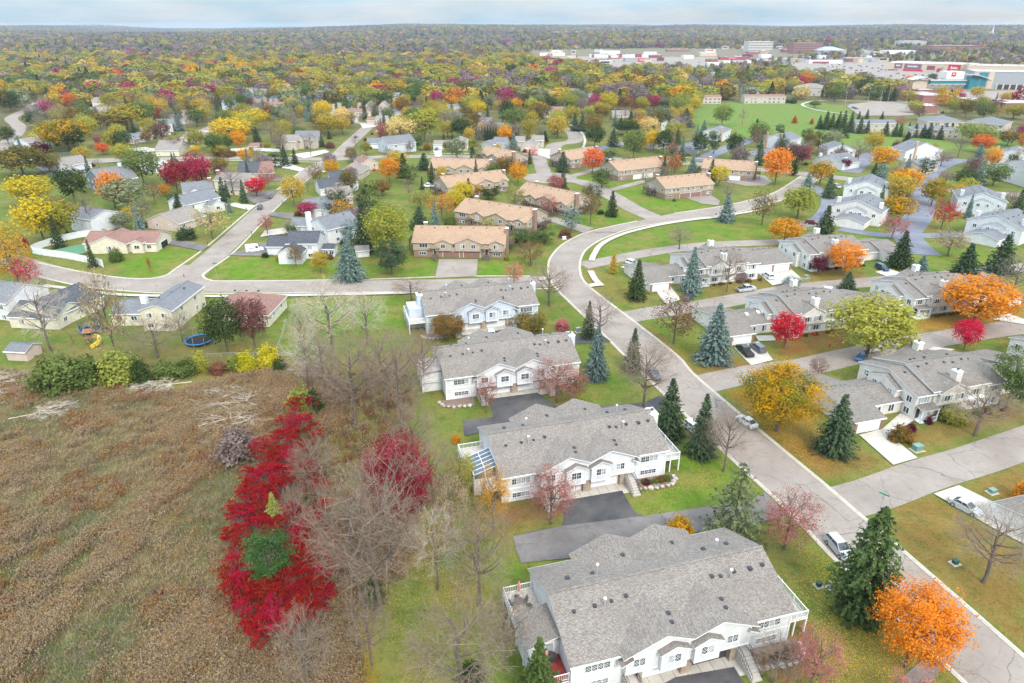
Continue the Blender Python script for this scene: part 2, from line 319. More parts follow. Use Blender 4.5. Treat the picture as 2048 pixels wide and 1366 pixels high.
def build_ground():
    na, nr = 420, 430
    ang = np.radians(np.linspace(-74, 74, na)); rr = 30 * (9500 / 30) ** (np.linspace(0, 1, nr))
    A, R = np.meshgrid(ang, rr); X = R * np.sin(A); Y = R * np.cos(A) - 45; Z = terrain(X, Y)
    d = np.maximum(Y * CP + (H - Z) * SP, 1); px = CX + F * X / d; py = CY - F * ((Z - H) * CP + Y * SP) / d
    col, fm = ground_colour(px, py, X, Y)
    vs = np.stack([X, Y, Z], -1).reshape(-1, 3)
    # rear apron so the sheet also lies under and behind the camera
    i = np.arange(nr - 1)[:, None] * na + np.arange(na - 1)[None]
    q = np.stack([i, i + 1, i + na + 1, i + na], -1).reshape(-1, 4)[:, ::-1]
    b = len(vs); vs = np.vstack([vs, [(-9000, -2500, 0), (9000, -2500, 0), (0, -60, 0)]])
    faces = [tuple(t) for t in q.tolist()]
    arc = [k for k in range(na)]
    left = [k * na for k in range(nr)]; right = [k * na + na - 1 for k in range(nr)]
    for k in range(na - 1): faces.append((b + 2, arc[k + 1], arc[k]))
    for k in range(nr - 1): faces.append((left[k], left[k + 1], b)); faces.append((right[k + 1], right[k], b + 1))
    faces.append((b, b + 2, left[0])); faces.append((b + 2, b + 1, right[0])); faces.append((b, b + 1, b + 2))
    me = bpy.data.meshes.new('ground'); me.from_pydata(vs.tolist(), [], faces)
    ca = me.color_attributes.new('gcol', 'FLOAT_COLOR', 'POINT')
    cc = np.ones((len(vs), 4)); cc[:b, :3] = col.reshape(-1, 3); cc[b:, :3] = LAWN; ca.data.foreach_set('color', cc.ravel())
    fa = me.attributes.new('fld', 'FLOAT', 'POINT'); ff = np.zeros(len(vs)); ff[:b] = fm.ravel(); fa.data.foreach_set('value', ff)
    m, n, l, bs = nodemat('ground_turf')
    at = n.new('ShaderNodeAttribute'); at.attribute_name = 'gcol'; af = n.new('ShaderNodeAttribute'); af.attribute_name = 'fld'
    g = n.new('ShaderNodeNewGeometry'); pos = g.outputs['Position']; c = at.outputs['Color']
    c = mix(n, l, c, (.23, .185, .075), rng_(n, l, noise(n, l, .10, 8, pos, .65), .44, .62, 0, .72))
    c = mix(n, l, c, (.055, .085, .02), rng_(n, l, noise(n, l, .35, 7, pos, .75), .48, .68, 0, .7))
    c = mix(n, l, c, (.035, .055, .015), rng_(n, l, noise(n, l, 1.7, 5, pos, .8), .50, .72, 0, .7))
    c = mix(n, l, c, (.33, .26, .10), rng_(n, l, noise(n, l, 4.2, 3, pos, .75), .58, .70, 0, .7))
    # the dry field gets its own coarse, matted grain
    f3 = noise(n, l, 1.6, 6, pos, .75); f4 = noise(n, l, .5, 5, pos, .7)
    fc = mix(n, l, at.outputs['Color'], (.09, .07, .04), rng_(n, l, f3, .50, .68, 0, .7)); fc = mix(n, l, fc, (.42, .36, .22), rng_(n, l, f4, .52, .70, 0, .6))
    c = mix(n, l, c, fc, rng_(n, l, af.outputs['Fac'], 0, 1, 0, 1))
    hs = n.new('ShaderNodeHueSaturation'); l.new(c, hs.inputs['Color']); hs.inputs['Saturation'].default_value = 1.14; hs.inputs['Value'].default_value = .93; l.new(hs.outputs[0], bs.inputs['Base Color']); bs.inputs['Roughness'].default_value = .95; bs.inputs['Specular IOR Level'].default_value = .1
    bp = n.new('ShaderNodeBump'); bp.inputs['Strength'].default_value = .6; bp.inputs['Distance'].default_value = .15; l.new(noise(n, l, 2.5, 4, pos), bp.inputs['Height']); l.new(bp.outputs[0], bs.inputs['Normal'])
    me.materials.append(m); o = bpy.data.objects.new('ground', me); C.objects.link(o); tag(o, kind='structure')
build_ground()
# ---------------------------------------------------------------- paved surfaces
def smooth(pts, n=5):
    out = []
    P = [pts[0]] + list(pts) + [pts[-1]]
    for i in range(1, len(P) - 2):
        a, b, c, d = (np.array(P[k][:2], float) for k in (i - 1, i, i + 1, i + 2))
        for k in range(n):
            t = k / n
            out.append(tuple(.5 * ((2 * b) + (c - a) * t + (2 * a - 5 * b + 4 * c - d) * t * t + (3 * b - a - 3 * c + d) * t ** 3)))
    out.append(tuple(pts[-1][:2])); return out
ZL = [0.012]
PAVED = []      # world polygons to keep trees off
def surface(name, pxpoly, mat, z=None, kind='structure', world=False):
    if z is None: ZL[0] += .004; z = ZL[0]
    P = [Vector((p[0], p[1], 0)) if world else G(*p[:2]) for p in pxpoly]
    PAVED.append([(p.x, p.y) for p in P])
    tr = tessellate_polygon([[Vector((p.x, p.y, 0)) for p in P]])
    area = sum((P[i].x * P[(i + 1) % len(P)].y - P[(i + 1) % len(P)].x * P[i].y) for i in range(len(P)))
    fs = []
    for a, b, c in tr:
        cr_ = (P[b] - P[a]).cross(P[c] - P[a]).z
        fs.append((a, b, c) if cr_ > 0 else (a, c, b))
    me = newmesh(name, [(p.x, p.y, z) for p in P], fs, [mat]); return tag(link(name, me), kind=kind)
def ribbon(pxline, width, world=False):
    P = [Vector((p[0], p[1], 0)) if world else G(*p[:2]) for p in pxline]; Lf, Rt = [], []
    for i, p in enumerate(P):
        d = (P[min(i + 1, len(P) - 1)] - P[max(i - 1, 0)]).normalized(); nrm = Vector((-d.y, d.x, 0)) * width / 2
        Lf.append(p + nrm); Rt.append(p - nrm)
    return Lf, Rt
def road_line(name, pxline, width, mat, kerb=False, n=5):
    Lf, Rt = ribbon(smooth(pxline, n), width)
    surface(name, [(p.x, p.y) for p in Lf] + [(p.x, p.y) for p in reversed(Rt)], mat, world=True)
    if kerb: kerb_line([(p.x, p.y) for p in Lf], world=True); kerb_line([(p.x, p.y) for p in Rt], world=True)
def kerb_line(line, world=False, hgt=.11, wid=.16, gut=.42, mat=None):
    mb = MB(); Lf, Rt = ribbon(line, wid, world); Lg, Rg = ribbon(line, wid + gut * 2 * .62, world)
    for i in range(len(Lf) - 1):
        mb.hexa([(p.x, p.y, 0) for p in (Rt[i], Rt[i + 1], Lf[i + 1], Lf[i])], [(p.x, p.y, hgt) for p in (Rt[i], Rt[i + 1], Lf[i + 1], Lf[i])])
        mb.hexa([(p.x, p.y, 0) for p in (Rg[i], Rg[i + 1], Lg[i + 1], Lg[i])], [(p.x, p.y, .07) for p in (Rg[i], Rg[i + 1], Lg[i + 1], Lg[i])])
    return tag(mb.build('kerb', [mat or CONC2]), kind='structure')
ML = [(2060, 1500), (1929, 1366), (1877, 1319), (1830, 1273), (1676, 1125), (1588, 1033), (1519, 968), (1455, 910), (1325, 785), (1242, 704), (1217, 679), (1142, 607), (1114, 579), (1099, 555), (1097, 527), (1106, 508), (1125, 489), (1155, 472), (1183, 462), (1235, 450), (1285, 440), (1340, 428), (1380, 422), (1439, 413), (1500, 400), (1551, 384), (1602, 352)]
MR = [(2200, 1450), (2048, 1313), (1802, 1098), (1724, 1033), (1645, 965), (1570, 903), (1399, 759), (1355, 712), (1267, 642), (1205, 595), (1169, 564), (1160, 540), (1162, 517), (1176, 496), (1210, 476), (1261, 458), (1330, 445), (1436, 431), (1490, 421), (1530, 411), (1564, 400), (1606, 378), (1640, 357)]
sl, sr = smooth(ML), smooth(MR)
surface('main_road', sl + sr[::-1], ASPH)
road_line('street', [(-260, 440), (-120, 480), (-60, 500), (30, 524), (110, 547), (200, 563), (300, 571), (400, 573), (550, 573), (700, 572), (900, 569), (1095, 562)], 9.2, ASPH)
road_line('street', [(362, 566), (400, 535), (442, 499), (484, 460), (529, 417), (592, 365), (624, 338), (668, 316), (700, 286), (722, 266), (742, 248)], 8.6, ASPH, n=4)
surface('street_corner', [(250, 557), (300, 556), (331, 550), (360, 530), (430, 530), (407, 548), (406, 556), (425, 562), (430, 575), (300, 577)], ASPH)
road_line('street', [(-400, 318), (-100, 321), (126, 321), (400, 316), (660, 318), (800, 313), (1107, 315), (1312, 322), (1450, 333), (1600, 347), (1700, 358), (1900, 380), (2060, 391), (2400, 405)], 9.5, ASPH)
road_line('street', [(1103, 312), (1110, 290), (1147, 283), (1150, 270), (1140, 262), (1125, 256)], 10, ASPH)
road_line('street', [(160, 325), (225, 322), (300, 306), (360, 280), (420, 256), (455, 238), (445, 225)], 9, ASPH)
road_line('street', [(-40, 330), (20, 280), (38, 255), (22, 238), (40, 226), (66, 215), (75, 205)], 9, ASPH)
road_line('street', [(745, 250), (690, 240), (640, 225)], 7, ASPH)
road_line('lane', [(1225, 640), (1320, 623), (1408, 611), (1500, 594), (1600, 577), (1750, 563), (1900, 550), (2200, 520)], 7.2, ASPHM if False else ASPH)
road_line('lane', [(1390, 772), (1500, 748), (1611, 733), (1700, 713), (1850, 683), (1950, 666), (2060, 650), (2300, 610)], 7.4, ASPH)
road_line('lane', [(1660, 1012), (1750, 987), (1850, 950), (1950, 920), (2048, 886), (2300, 800)], 7.6, ASPH)
road_line('lane', [(1165, 532), (1300, 505), (1420, 490), (1540, 485), (1660, 478)], 6.5, ASPH)
road_line('court', [(1310, 436), (1268, 418), (1224, 392), (1170, 366), (1110, 357)], 8.6, ASPH)
cc_ = G(1100, 356); surface('court_circle', [(cc_.x + 13 * math.cos(a / 24 * 6.283), cc_.y + 13 * math.sin(a / 24 * 6.283)) for a in range(24)], ASPH, world=True)
road_line('court', [(1090, 352), (1084, 335), (1078, 316)], 7.5, ASPH)
road_line('driveway', [(1120, 360), (1160, 348), (1205, 336), (1240, 328)], 5, ASPH)
road_line('driveway', [(1183, 386), (1220, 380), (1260, 370), (1290, 362)], 4.5, ASPH)
road_line('lane', [(1850, 510), (1812, 470), (1832, 440), (1845, 405), (1835, 385), (1865, 340), (1920, 318)], 10, ASPHB)
road_line('lane', [(1680, 458), (1760, 470), (1830, 472), (1960, 470), (2048, 480)], 6, ASPHB)
road_line('lane', [(1700, 345), (1722, 325), (1745, 305)], 9, ASPHB); road_line('lane', [(1400, 322), (1440, 302), (1500, 280)], 9, ASPHB)
road_line('lane', [(1590, 452), (1640, 440), (1660, 400), (1620, 372)], 7, ASPHB); road_line('lane', [(1180, 302), (1240, 288), (1290, 283)], 8, ASPHB); road_line('lane', [(1480, 322), (1540, 300), (1600, 290), (1640, 280)], 8, ASPHB)
def jag(poly):
    return poly
DW = 'driveway'
surface(DW, [(1118, 1004), (1244, 982), (1259, 1008), (1272, 1027), (1290, 1033), (1415, 1014), (1500, 1002), (1530, 985), (1572, 1028), (1545, 1040), (1441, 1058), (1330, 1076), (1260, 1089), (1140, 1117), (1042, 1127), (1032, 1100), (1026, 1074), (1060, 1064), (1124, 1053), (1128, 1036)], ASPHD)
surface(DW, [(1124, 1053), (1290, 1033), (1415, 1014), (1500, 1002), (1530, 985), (1572, 1028), (1545, 1040), (1441, 1058), (1330, 1076), (1260, 1089), (1140, 1117), (1042, 1127), (1032, 1100), (1026, 1074)], ASPHM)
surface(DW, [(1100, 806), (1120, 818), (1287, 806), (1320, 792), (1338, 798), (1345, 812), (1300, 824), (1180, 840)], ASPHM)
surface(DW, [(1350, 1356), (1468, 1335), (1505, 1395), (1550, 1450), (1250, 1450), (1290, 1390)], ASPHD)
surface(DW, [(978, 799), (1075, 786), (1092, 798), (1120, 818), (1287, 806), (1320, 792), (1338, 798), (1345, 812), (1300, 824), (1180, 840), (1040, 850), (929, 873), (925, 841), (986, 835)], ASPHD)
surface(DW, [(926, 676), (1014, 658), (1050, 682), (1139, 672), (1200, 668), (1222, 684), (1142, 690), (1000, 705), (930, 712)], ASPHD)
surface(DW, [(1861, 1305), (1890, 1330), (1800, 1450), (1700, 1450)], ASPHM)
surface(DW, [(878, 519), (956, 519), (953, 553), (870, 557)], ASPH); surface(DW, [(1360, 392), (1413, 385), (1440, 402), (1437, 411), (1404, 408)], ASPH)
surface(DW, [(1085, 438), (1110, 435), (1188, 457), (1168, 467)], ASPH); surface(DW, [(1500, 350), (1530, 352), (1545, 364), (1530, 372), (1490, 372), (1440, 362), (1445, 350)], ASPH)
surface('concrete_drive', [(1718, 871), (1764, 859), (1835, 917), (1786, 931)], CONC); surface('concrete_drive', [(1764, 859), (1800, 828), (1832, 838), (1800, 862), (1776, 872)], CONC)
surface('concrete_drive', [(1468, 697), (1517, 683), (1546, 721), (1502, 732)], CONC); surface('concrete_drive', [(1517, 683), (1510, 672), (1545, 672), (1553, 682)], CONC)
surface('concrete_drive', [(1310, 580), (1340, 573), (1362, 600), (1332, 612)], CONC); surface('concrete_drive', [(1513, 545), (1580, 537), (1605, 560), (1545, 572)], CONC)
surface('concrete_drive', [(1240, 535), (1260, 530), (1300, 540), (1290, 548)], CONC); surface('concrete_drive', [(1750, 545), (1775, 538), (1810, 549), (1790, 560)], CONC)
surface('concrete_drive', [(1867, 989), (1917, 972), (2048, 1036), (2048, 1090), (1990, 1060)], CONC); surface('concrete_drive', [(1845, 705), (1868, 695), (1910, 700), (1880, 712)], CONC)
surface('concrete_drive', [(1985, 640), (2010, 625), (2048, 640), (2048, 650)], CONC)
surface(DW, [(456, 512), (520, 486), (565, 490), (560, 505), (540, 513)], ASPHM); surface(DW, [(330, 488), (350, 477), (418, 493), (405, 503)], ASPHM); surface(DW, [(450, 410), (470, 406), (512, 412), (500, 422)], CONC); surface(DW, [(480, 392), (520, 384), (560, 380), (540, 400), (510, 408)], ASPHM)
surface(DW, [(500, 360), (520, 352), (590, 356), (580, 364)], ASPHM); surface(DW, [(540, 330), (560, 322), (610, 338), (600, 344)], CONC); surface(DW, [(535, 432), (545, 425), (590, 428), (585, 440)], ASPHM); surface(DW, [(530, 462), (580, 455), (585, 466), (520, 475)], CONC)
surface(DW, [(60, 690)], ASPH) if False else None
surface(DW, [(1100, 300), (1100, 318), (1040, 300), (1050, 292)], CONC); surface(DW, [(866, 300), (884, 300), (884, 313), (870, 314)], CONC); surface(DW, [(720, 248), (746, 244), (752, 254), (726, 258)], CONC)
surface(DW, [(580, 310), (650, 300), (660, 305), (610, 318)], CONC); surface(DW, [(60, 330), (150, 335), (215, 345), (160, 362), (100, 350)], ASPHM); surface(DW, [(232, 300), (290, 295), (320, 300), (300, 306)], CONC)
for q in ([(380, 262), (440, 262), (430, 266)], [(385, 272), (440, 270), (420, 277)], [(370, 285), (410, 282), (400, 288)], [(350, 292), (390, 292), (370, 298)]): surface(DW, q, CONC)
surface('parking_lot', [(1690, 210), (1740, 204), (1870, 204), (1870, 212), (1880, 228), (1800, 232), (1720, 232)], ASPH); surface('parking_lot', [(1560, 128), (1700, 118), (1850, 130), (1900, 145), (1880, 160), (1700, 168), (1600, 150)], ASPH)
surface('parking_lot', [(1060, 104), (1300, 100), (1560, 104), (1620, 116), (1400, 134), (1180, 140), (1060, 120)], ASPH); surface('parking_lot', [(1180, 140), (1300, 134), (1330, 146), (1230, 152)], ASPH); surface('parking_lot', [(1880, 186), (2048, 180), (2048, 206), (1940, 210)], ASPH)
surface('far_road', [(975, 88), (985, 87), (1040, 118), (1026, 122)], ASPH); surface('far_road', [(495, 88), (520, 80), (525, 82), (506, 92)], ASPH)
road_line('sidewalk', [(1183, 523), (1188, 510), (1204, 489), (1246, 469), (1313, 452), (1381, 441), (1436, 435), (1484, 427), (1540, 418)], 1.9, CONC); road_line('sidewalk', [(1181, 543), (1190, 560), (1203, 573)], 1.9, CONC)
surface('sidewalk', [(1176, 570), (1202, 566), (1207, 572), (1180, 576)], CONC)
road_line('sidewalk', [(88, 572), (200, 587), (265, 592), (400, 594), (600, 592), (836, 587)], 1.6, CONC)
road_line('sidewalk', [(120, 327), (400, 322), (650, 326)], 1.3, CONC); road_line('sidewalk', [(1140, 250), (1160, 262), (1170, 280), (1165, 300)], 1.6, CONC); road_line('sidewalk', [(1320, 313), (1480, 324), (1590, 336)], 1.3, CONC); road_line('sidewalk', [(860, 308), (1100, 309)], 1.2, CONC)
road_line('park_path', [(1870, 206), (1720, 203), (1640, 202), (1612, 206), (1606, 212), (1640, 222), (1700, 230)], 2.6, CONC)
road_line('garden_path', [(1088, 556), (1082, 562)], 2, CONC)
kerb_line([p for p in sl if p[1] > 440 and not (1300 < p[0] < 1341 and p[1] < 445)]); kerb_line([p for p in sr])
kerb_line([p for p in sl if p[0] > 1345 and p[1] < 430]); kerb_line(smooth([(1060, 552), (900, 553), (722, 559), (459, 562), (420, 560), (407, 553), (412, 544), (469, 503), (552, 417), (611, 364), (634, 341)]))
kerb_line(smooth([(1098, 577), (840, 583), (400, 587), (252, 582), (150, 570), (60, 548), (0, 532)])); kerb_line(smooth([(73, 525), (176, 546), (249, 556), (300, 557), (331, 551), (352, 537), (410, 496), (500, 420), (572, 366), (608, 338)]))
# ---------------------------------------------------------------- building parts
LM = []            # landmarks: (picture x, y, phrase, half width)
FOOT = []          # building footprints to keep trees off (cx, cy, yaw, hx, hy)
MESH = {}
def cached(key, fn):
    if key not in MESH: MESH[key] = fn()
    return MESH[key]
def win_frame(w, h, style):
    mb = MB(); t = .09
    mb.box(-w / 2 - t, w / 2 + t, -.07, .02, h, h + t); mb.box(-w / 2 - t, w / 2 + t, -.10, .02, -t, 0)
    mb.box(-w / 2 - t, -w / 2, -.07, .02, 0, h); mb.box(w / 2, w / 2 + t, -.07, .02, 0, h)
    n = {'single': 1, 'double': 2, 'quad': 4, 'triple': 3}[style.split('_')[0]]
    for k in range(1, n): x = -w / 2 + w * k / n; mb.box(x - .045, x + .045, -.06, .02, 0, h)
    if 'grid' in style:
        for k in range(n):
            x = -w / 2 + w * (k + .5) / n; mb.box(x - .018, x + .018, -.045, .02, 0, h)
        mb.box(-w / 2, w / 2, -.043, .02, h * .5 - .018, h * .5 + .018)
    if 'diamond' in style:
        for k in range(n):
            x0 = -w / 2 + w * k / n + .05; x1 = x0 + w / n - .1
            for a, b in (((x0, 0), (x1, h * .66)), ((x0, h * .33), (x1, h)), ((x1, 0), (x0, h * .66)), ((x1, h * .33), (x0, h))):
                mb.bar((a[0], -.045, a[1]), (b[0], -.045, b[1]), .03, .03)
    return mb.mesh('window_frame', [WHITE])
def win_pane(w, h, style, blind):
    mb = MB(); n = {'single': 1, 'double': 2, 'quad': 4, 'triple': 3}[style.split('_')[0]]
    for k in range(n):
        x0 = -w / 2 + w * k / n; mb.box(x0, x0 + w / n, -.025 - .001 * k, .01, 0, h, 1 if (blind >> k) & 1 else 0)
    return mb.mesh('pane', [GLASS, BLIND])
FR = {'f': 0, 'r': math.pi / 2, 'b': math.pi, 'l': -math.pi / 2}
def place(o, parent, face, s, off, z):
    # s runs along the wall in house axes; off is the wall's plane
    o.parent = parent; o.rotation_euler = (0, 0, FR[face])
    o.location = (s, off, z) if face in 'fb' else (off, s, z)
    return o
def window(parent, face, s, off, z, w_=1.2, h_=1.15, style='double', sub=True, shutters=None):
    bl = random.choice([0, 0, 1, 2, 3, 0, 1])
    if style.startswith('quad'): bl = random.choice([0, 8, 4, 12, 1, 0, 14])
    fr = cached(('wf', w_, h_, style), lambda: win_frame(w_, h_, style)); pn = cached(('wp', w_, h_, style, bl), lambda: win_pane(w_, h_, style, bl))
    o = place(link('window', fr), parent, face, s, off, z); link('pane', pn, o)
    if shutters:
        sh = cached(('sh', h_, shutters.name), lambda: (lambda m: (m.box(-.2, .2, -.05, .02, 0, h_), m.mesh('shutter', [shutters]))[1])(MB()))
        for k in (-1, 1): link('shutter', sh, o, loc=(k * (w_ / 2 + .32), 0, 0))
    return o
def gdoor_mesh(w_, mat, h_=2.1):
    mb = MB()
    for k in range(4): mb.box(-w_ / 2, w_ / 2, -.03, .03, k * h_ / 4 + .015, (k + 1) * h_ / 4 - .015)
    mb.box(-w_ / 2, w_ / 2, 0, .04, 0, h_)
    for k in range(4):
        for j in range(int(w_ / .62)):
            x = -w_ / 2 + (j + .5) * w_ / int(w_ / .62); mb.box(x - .22, x + .22, -.045, -.03, k * h_ / 4 + .12, (k + 1) * h_ / 4 - .12)
    mb.box(-w_ / 2 - .12, -w_ / 2, -.06, .04, 0, h_ + .12, 1); mb.box(w_ / 2, w_ / 2 + .12, -.06, .04, 0, h_ + .12, 1); mb.box(-w_ / 2, w_ / 2, -.06, .04, h_, h_ + .12, 1)
    return mb.mesh('garage_door', [mat, WHITE])
def gdoor(parent, face, s, off, w_=4.9, mat=None, z=0.02):
    mat = mat or GARAGE
    return place(link('garage_door', cached(('gd', w_, mat.name), lambda: gdoor_mesh(w_, mat))), parent, face, s, off, z)
def door(parent, face, s, off, z, mat=None, lite=True):
    mat = mat or WHITE
    def mk():
        mb = MB(); mb.box(-.48, .48, -.05, .03, 0, 2.05); mb.box(-.58, -.48, -.08, .03, 0, 2.15, 1); mb.box(.48, .58, -.08, .03, 0, 2.15, 1); mb.box(-.48, .48, -.08, .03, 2.05, 2.15, 1)
        return mb.mesh('door', [mat, WHITE])
    def gl():
        mb = MB(); mb.box(-.3, .3, -.065, -.045, .95, 1.85); return mb.mesh('pane', [GLASS])
    o = place(link('door', cached(('dr', mat.name), mk)), parent, face, s, off, z)
    link('pane', cached(('drp',), gl), o); return o
def gable(parent, x0, x1, y0, y1, ze, sl, axis, wall, roof, z0=0, oh=.35, trim=None, walls=True, rake=None, name='roof', fascia=True, ends=True):
    """one gabled volume; ridge along axis; returns (wall object, roof object, ridge z)"""
    trim = trim or WHITE; rake = oh * .8 if rake is None else rake; wo_ = None
    half = ((y1 - y0) if axis == 'x' else (x1 - x0)) / 2; zr = ze + sl * half; th = .16
    if walls:
        mb = MB()
        if axis == 'x': mb.prism_x([(y0, z0), (y1, z0), (y1, ze), ((y0 + y1) / 2, zr), (y0, ze)], x0, x1)
        else: mb.prism_y([(x0, z0), (x1, z0), (x1, ze), ((x0 + x1) / 2, zr), (x0, ze)], y0, y1)
        wo_ = mb.build('wall', [wall], parent)
    mb = MB()
    a0, a1 = (x0, x1) if axis == 'x' else (y0, y1); b0, b1 = (y0, y1) if axis == 'x' else (x0, x1); bm = (b0 + b1) / 2
    for sgn, be in ((-1, b0 - oh), (1, b1 + oh)):
        zE = ze - sl * oh + .03; zR = zr + .03
        def pt(a, b, z): return (a, b, z) if axis == 'x' else (b, a, z)
        A0, A1 = a0 - rake, a1 + rake
        bot = [pt(A0, be, zE), pt(A1, be, zE), pt(A1, bm, zR), pt(A0, bm, zR)]; top = [(p[0], p[1], p[2] + th) for p in bot]
        fl = (sgn > 0) ^ (axis == 'y')
        if fl: bot.reverse(); top.reverse()
        mb.hexa(bot, top, 1, 0)
        if fascia:   # white board just proud of the eave
            e = be + sgn * .03
            q = [pt(A0, e - .03, zE - .1), pt(A1, e - .03, zE - .1), pt(A1, e + .03, zE - .1), pt(A0, e + .03, zE - .1)]
            if axis == 'y': q.reverse()
            mb.hexa(q, [(p[0], p[1], zE + th * .8) for p in q], 1)
    ro = mb.build(name, [roof, trim], parent)
    if abs(A1 - A0) > 5: mb = MB(); mb.bar(pt(A0, bm, zR + th + .01), pt(A1, bm, zR + th + .01), .32, .06); mb.build('ridge_cap', [roof], ro)
    return wo_, ro, zr
def hip(parent, x0, x1, y0, y1, ze, sl, roof, wall=None, z0=0, oh=.4):
    if wall: mb = MB(); mb.box(x0, x1, y0, y1, z0, ze); mb.build('wall', [wall], parent)
    x0 -= oh; x1 += oh; y0 -= oh; y1 += oh; hf = min(x1 - x0, y1 - y0) / 2; zr = ze + sl * hf; mb = MB()
    if x1 - x0 >= y1 - y0: A = (x0 + hf, (y0 + y1) / 2, zr); B = (x1 - hf, (y0 + y1) / 2, zr)
    else: A = ((x0 + x1) / 2, y0 + hf, zr); B = ((x0 + x1) / 2, y1 - hf, zr)
    a, b, c, d = (x0, y0, ze), (x1, y0, ze), (x1, y1, ze), (x0, y1, ze)
    if x1 - x0 >= y1 - y0: mb.poly([a, b, B, A]); mb.poly([b, c, B]); mb.poly([c, d, A, B]); mb.poly([d, a, A])
    else: mb.poly([a, b, A]); mb.poly([b, c, B, A]); mb.poly([c, d, B]); mb.poly([d, a, A, B])
    mb.poly([d, c, b, a], 1)
    for (p, q) in ((a, b), (b, c), (c, d), (d, a)): mb.bar((p[0], p[1], ze - .08), (q[0], q[1], ze - .08), .08, .18, 1)
    mb.build('roof', [roof, WHITE], parent); return zr
def roofz(y, y0, y1, ze, sl): return ze + sl * (min(y - y0, y1 - y)) + .17
def vent_mesh():
    mb = MB(); mb.box(-.22, .22, -.22, .22, -.1, .22); mb.box(-.26, .26, -.26, .26, .22, .27); return mb.mesh('roof_vent', [DARK])
def flue_mesh():
    mb = MB(); mb.cyl(0, 0, -.3, 1.25, .09, 8); mb.cyl(0, 0, 1.25, 1.4, .19, 8, 1); return mb.mesh('flue_pipe', [GREYMET, WHITE])
def vent(parent, x, y, z, s=1): o = link('roof_vent', cached('vent', vent_mesh), parent, (x, y, z)); o.scale = (s, s, s)
def flue(parent, x, y, z): link('flue_pipe', cached('flue', flue_mesh), parent, (x, y, z))
def chimney(parent, x0, x1, y0, y1, z0, z1, mat, cap=True):
    mb = MB(); mb.box(x0, x1, y0, y1, z0, z1); mb.box(x0 - .07, x1 + .07, y0 - .07, y1 + .07, z1, z1 + .1, 1); o = mb.build('chimney', [mat, WHITE], parent)
    if cap:
        mb = MB(); cx, cy = (x0 + x1) / 2, (y0 + y1) / 2; mb.cyl(cx, cy, z1 + .1, z1 + .42, .2, 10, 1); mb.cyl(cx, cy, z1 + .42, z1 + .5, .33, 10, 0); mb.build('chimney_cap', [DARK, GREYMET], o)
    return o
def railing(parent, pts, z, h=1.0, mat=None, name='railing', post=.13, gap=.22):
    mb = MB()
    for (a, b) in zip(pts[:-1], pts[1:]):
        a3 = Vector((a[0], a[1], 0)); b3 = Vector((b[0], b[1], 0)); n = max(1, int((b3 - a3).length / gap))
        mb.bar((a[0], a[1], z + h), (b[0], b[1], z + h), .09, .07); mb.bar((a[0], a[1], z + .12), (b[0], b[1], z + .12), .06, .05)
        for k in range(1, n):
            p = a3.lerp(b3, k / n); mb.box(p.x - .02, p.x + .02, p.y - .02, p.y + .02, z + .12, z + h)
    for p in pts: mb.box(p[0] - post / 2, p[0] + post / 2, p[1] - post / 2, p[1] + post / 2, z, z + h + .12)
    return mb.build(name, [mat or WHITE], parent)
def deck(parent, x0, x1, y0, y1, z, rail, mat, rmat=None, postz=0):
    mb = MB(); n = max(2, int((y1 - y0) / .3))
    mb.box(x0, x1, y0, y1, z - .25, z - .04, 1)
    for k in range(n): mb.box(x0 + .02, x1 - .02, y0 + (y1 - y0) * k / n + .012, y0 + (y1 - y0) * (k + 1) / n - .012, z - .04, z)
    d = mb.build('deck', [mat, rmat or WHITE], parent); railing(d, rail, z, mat=rmat)
    pm_ = cached(('dp', z, postz, (rmat or WHITE).name), lambda: (lambda m: (m.box(-.09, .09, -.09, .09, postz, z - .25), m.mesh('deck_post', [rmat or WHITE]))[1])(MB()))
    for (x, y) in rail: link('deck_post', pm_, d, (x, y, 0))
    return d
def landmark(o, phrase, dx=10, dz=4, hw=40):
    c = o.location + Matrix.Rotation(o.rotation_euler.z, 3, 'Z') @ Vector((dx, 6, dz)); x, y = PX(*c); LM.append((x, y, phrase, hw))
def foot(o, x0, x1, y0, y1):
    c = o.location + Matrix.Rotation(o.rotation_euler.z, 3, 'Z') @ Vector(((x0 + x1) / 2, (y0 + y1) / 2, 0))
    FOOT.append((c.x, c.y, o.rotation_euler.z, (x1 - x0) / 2, (y1 - y0) / 2))
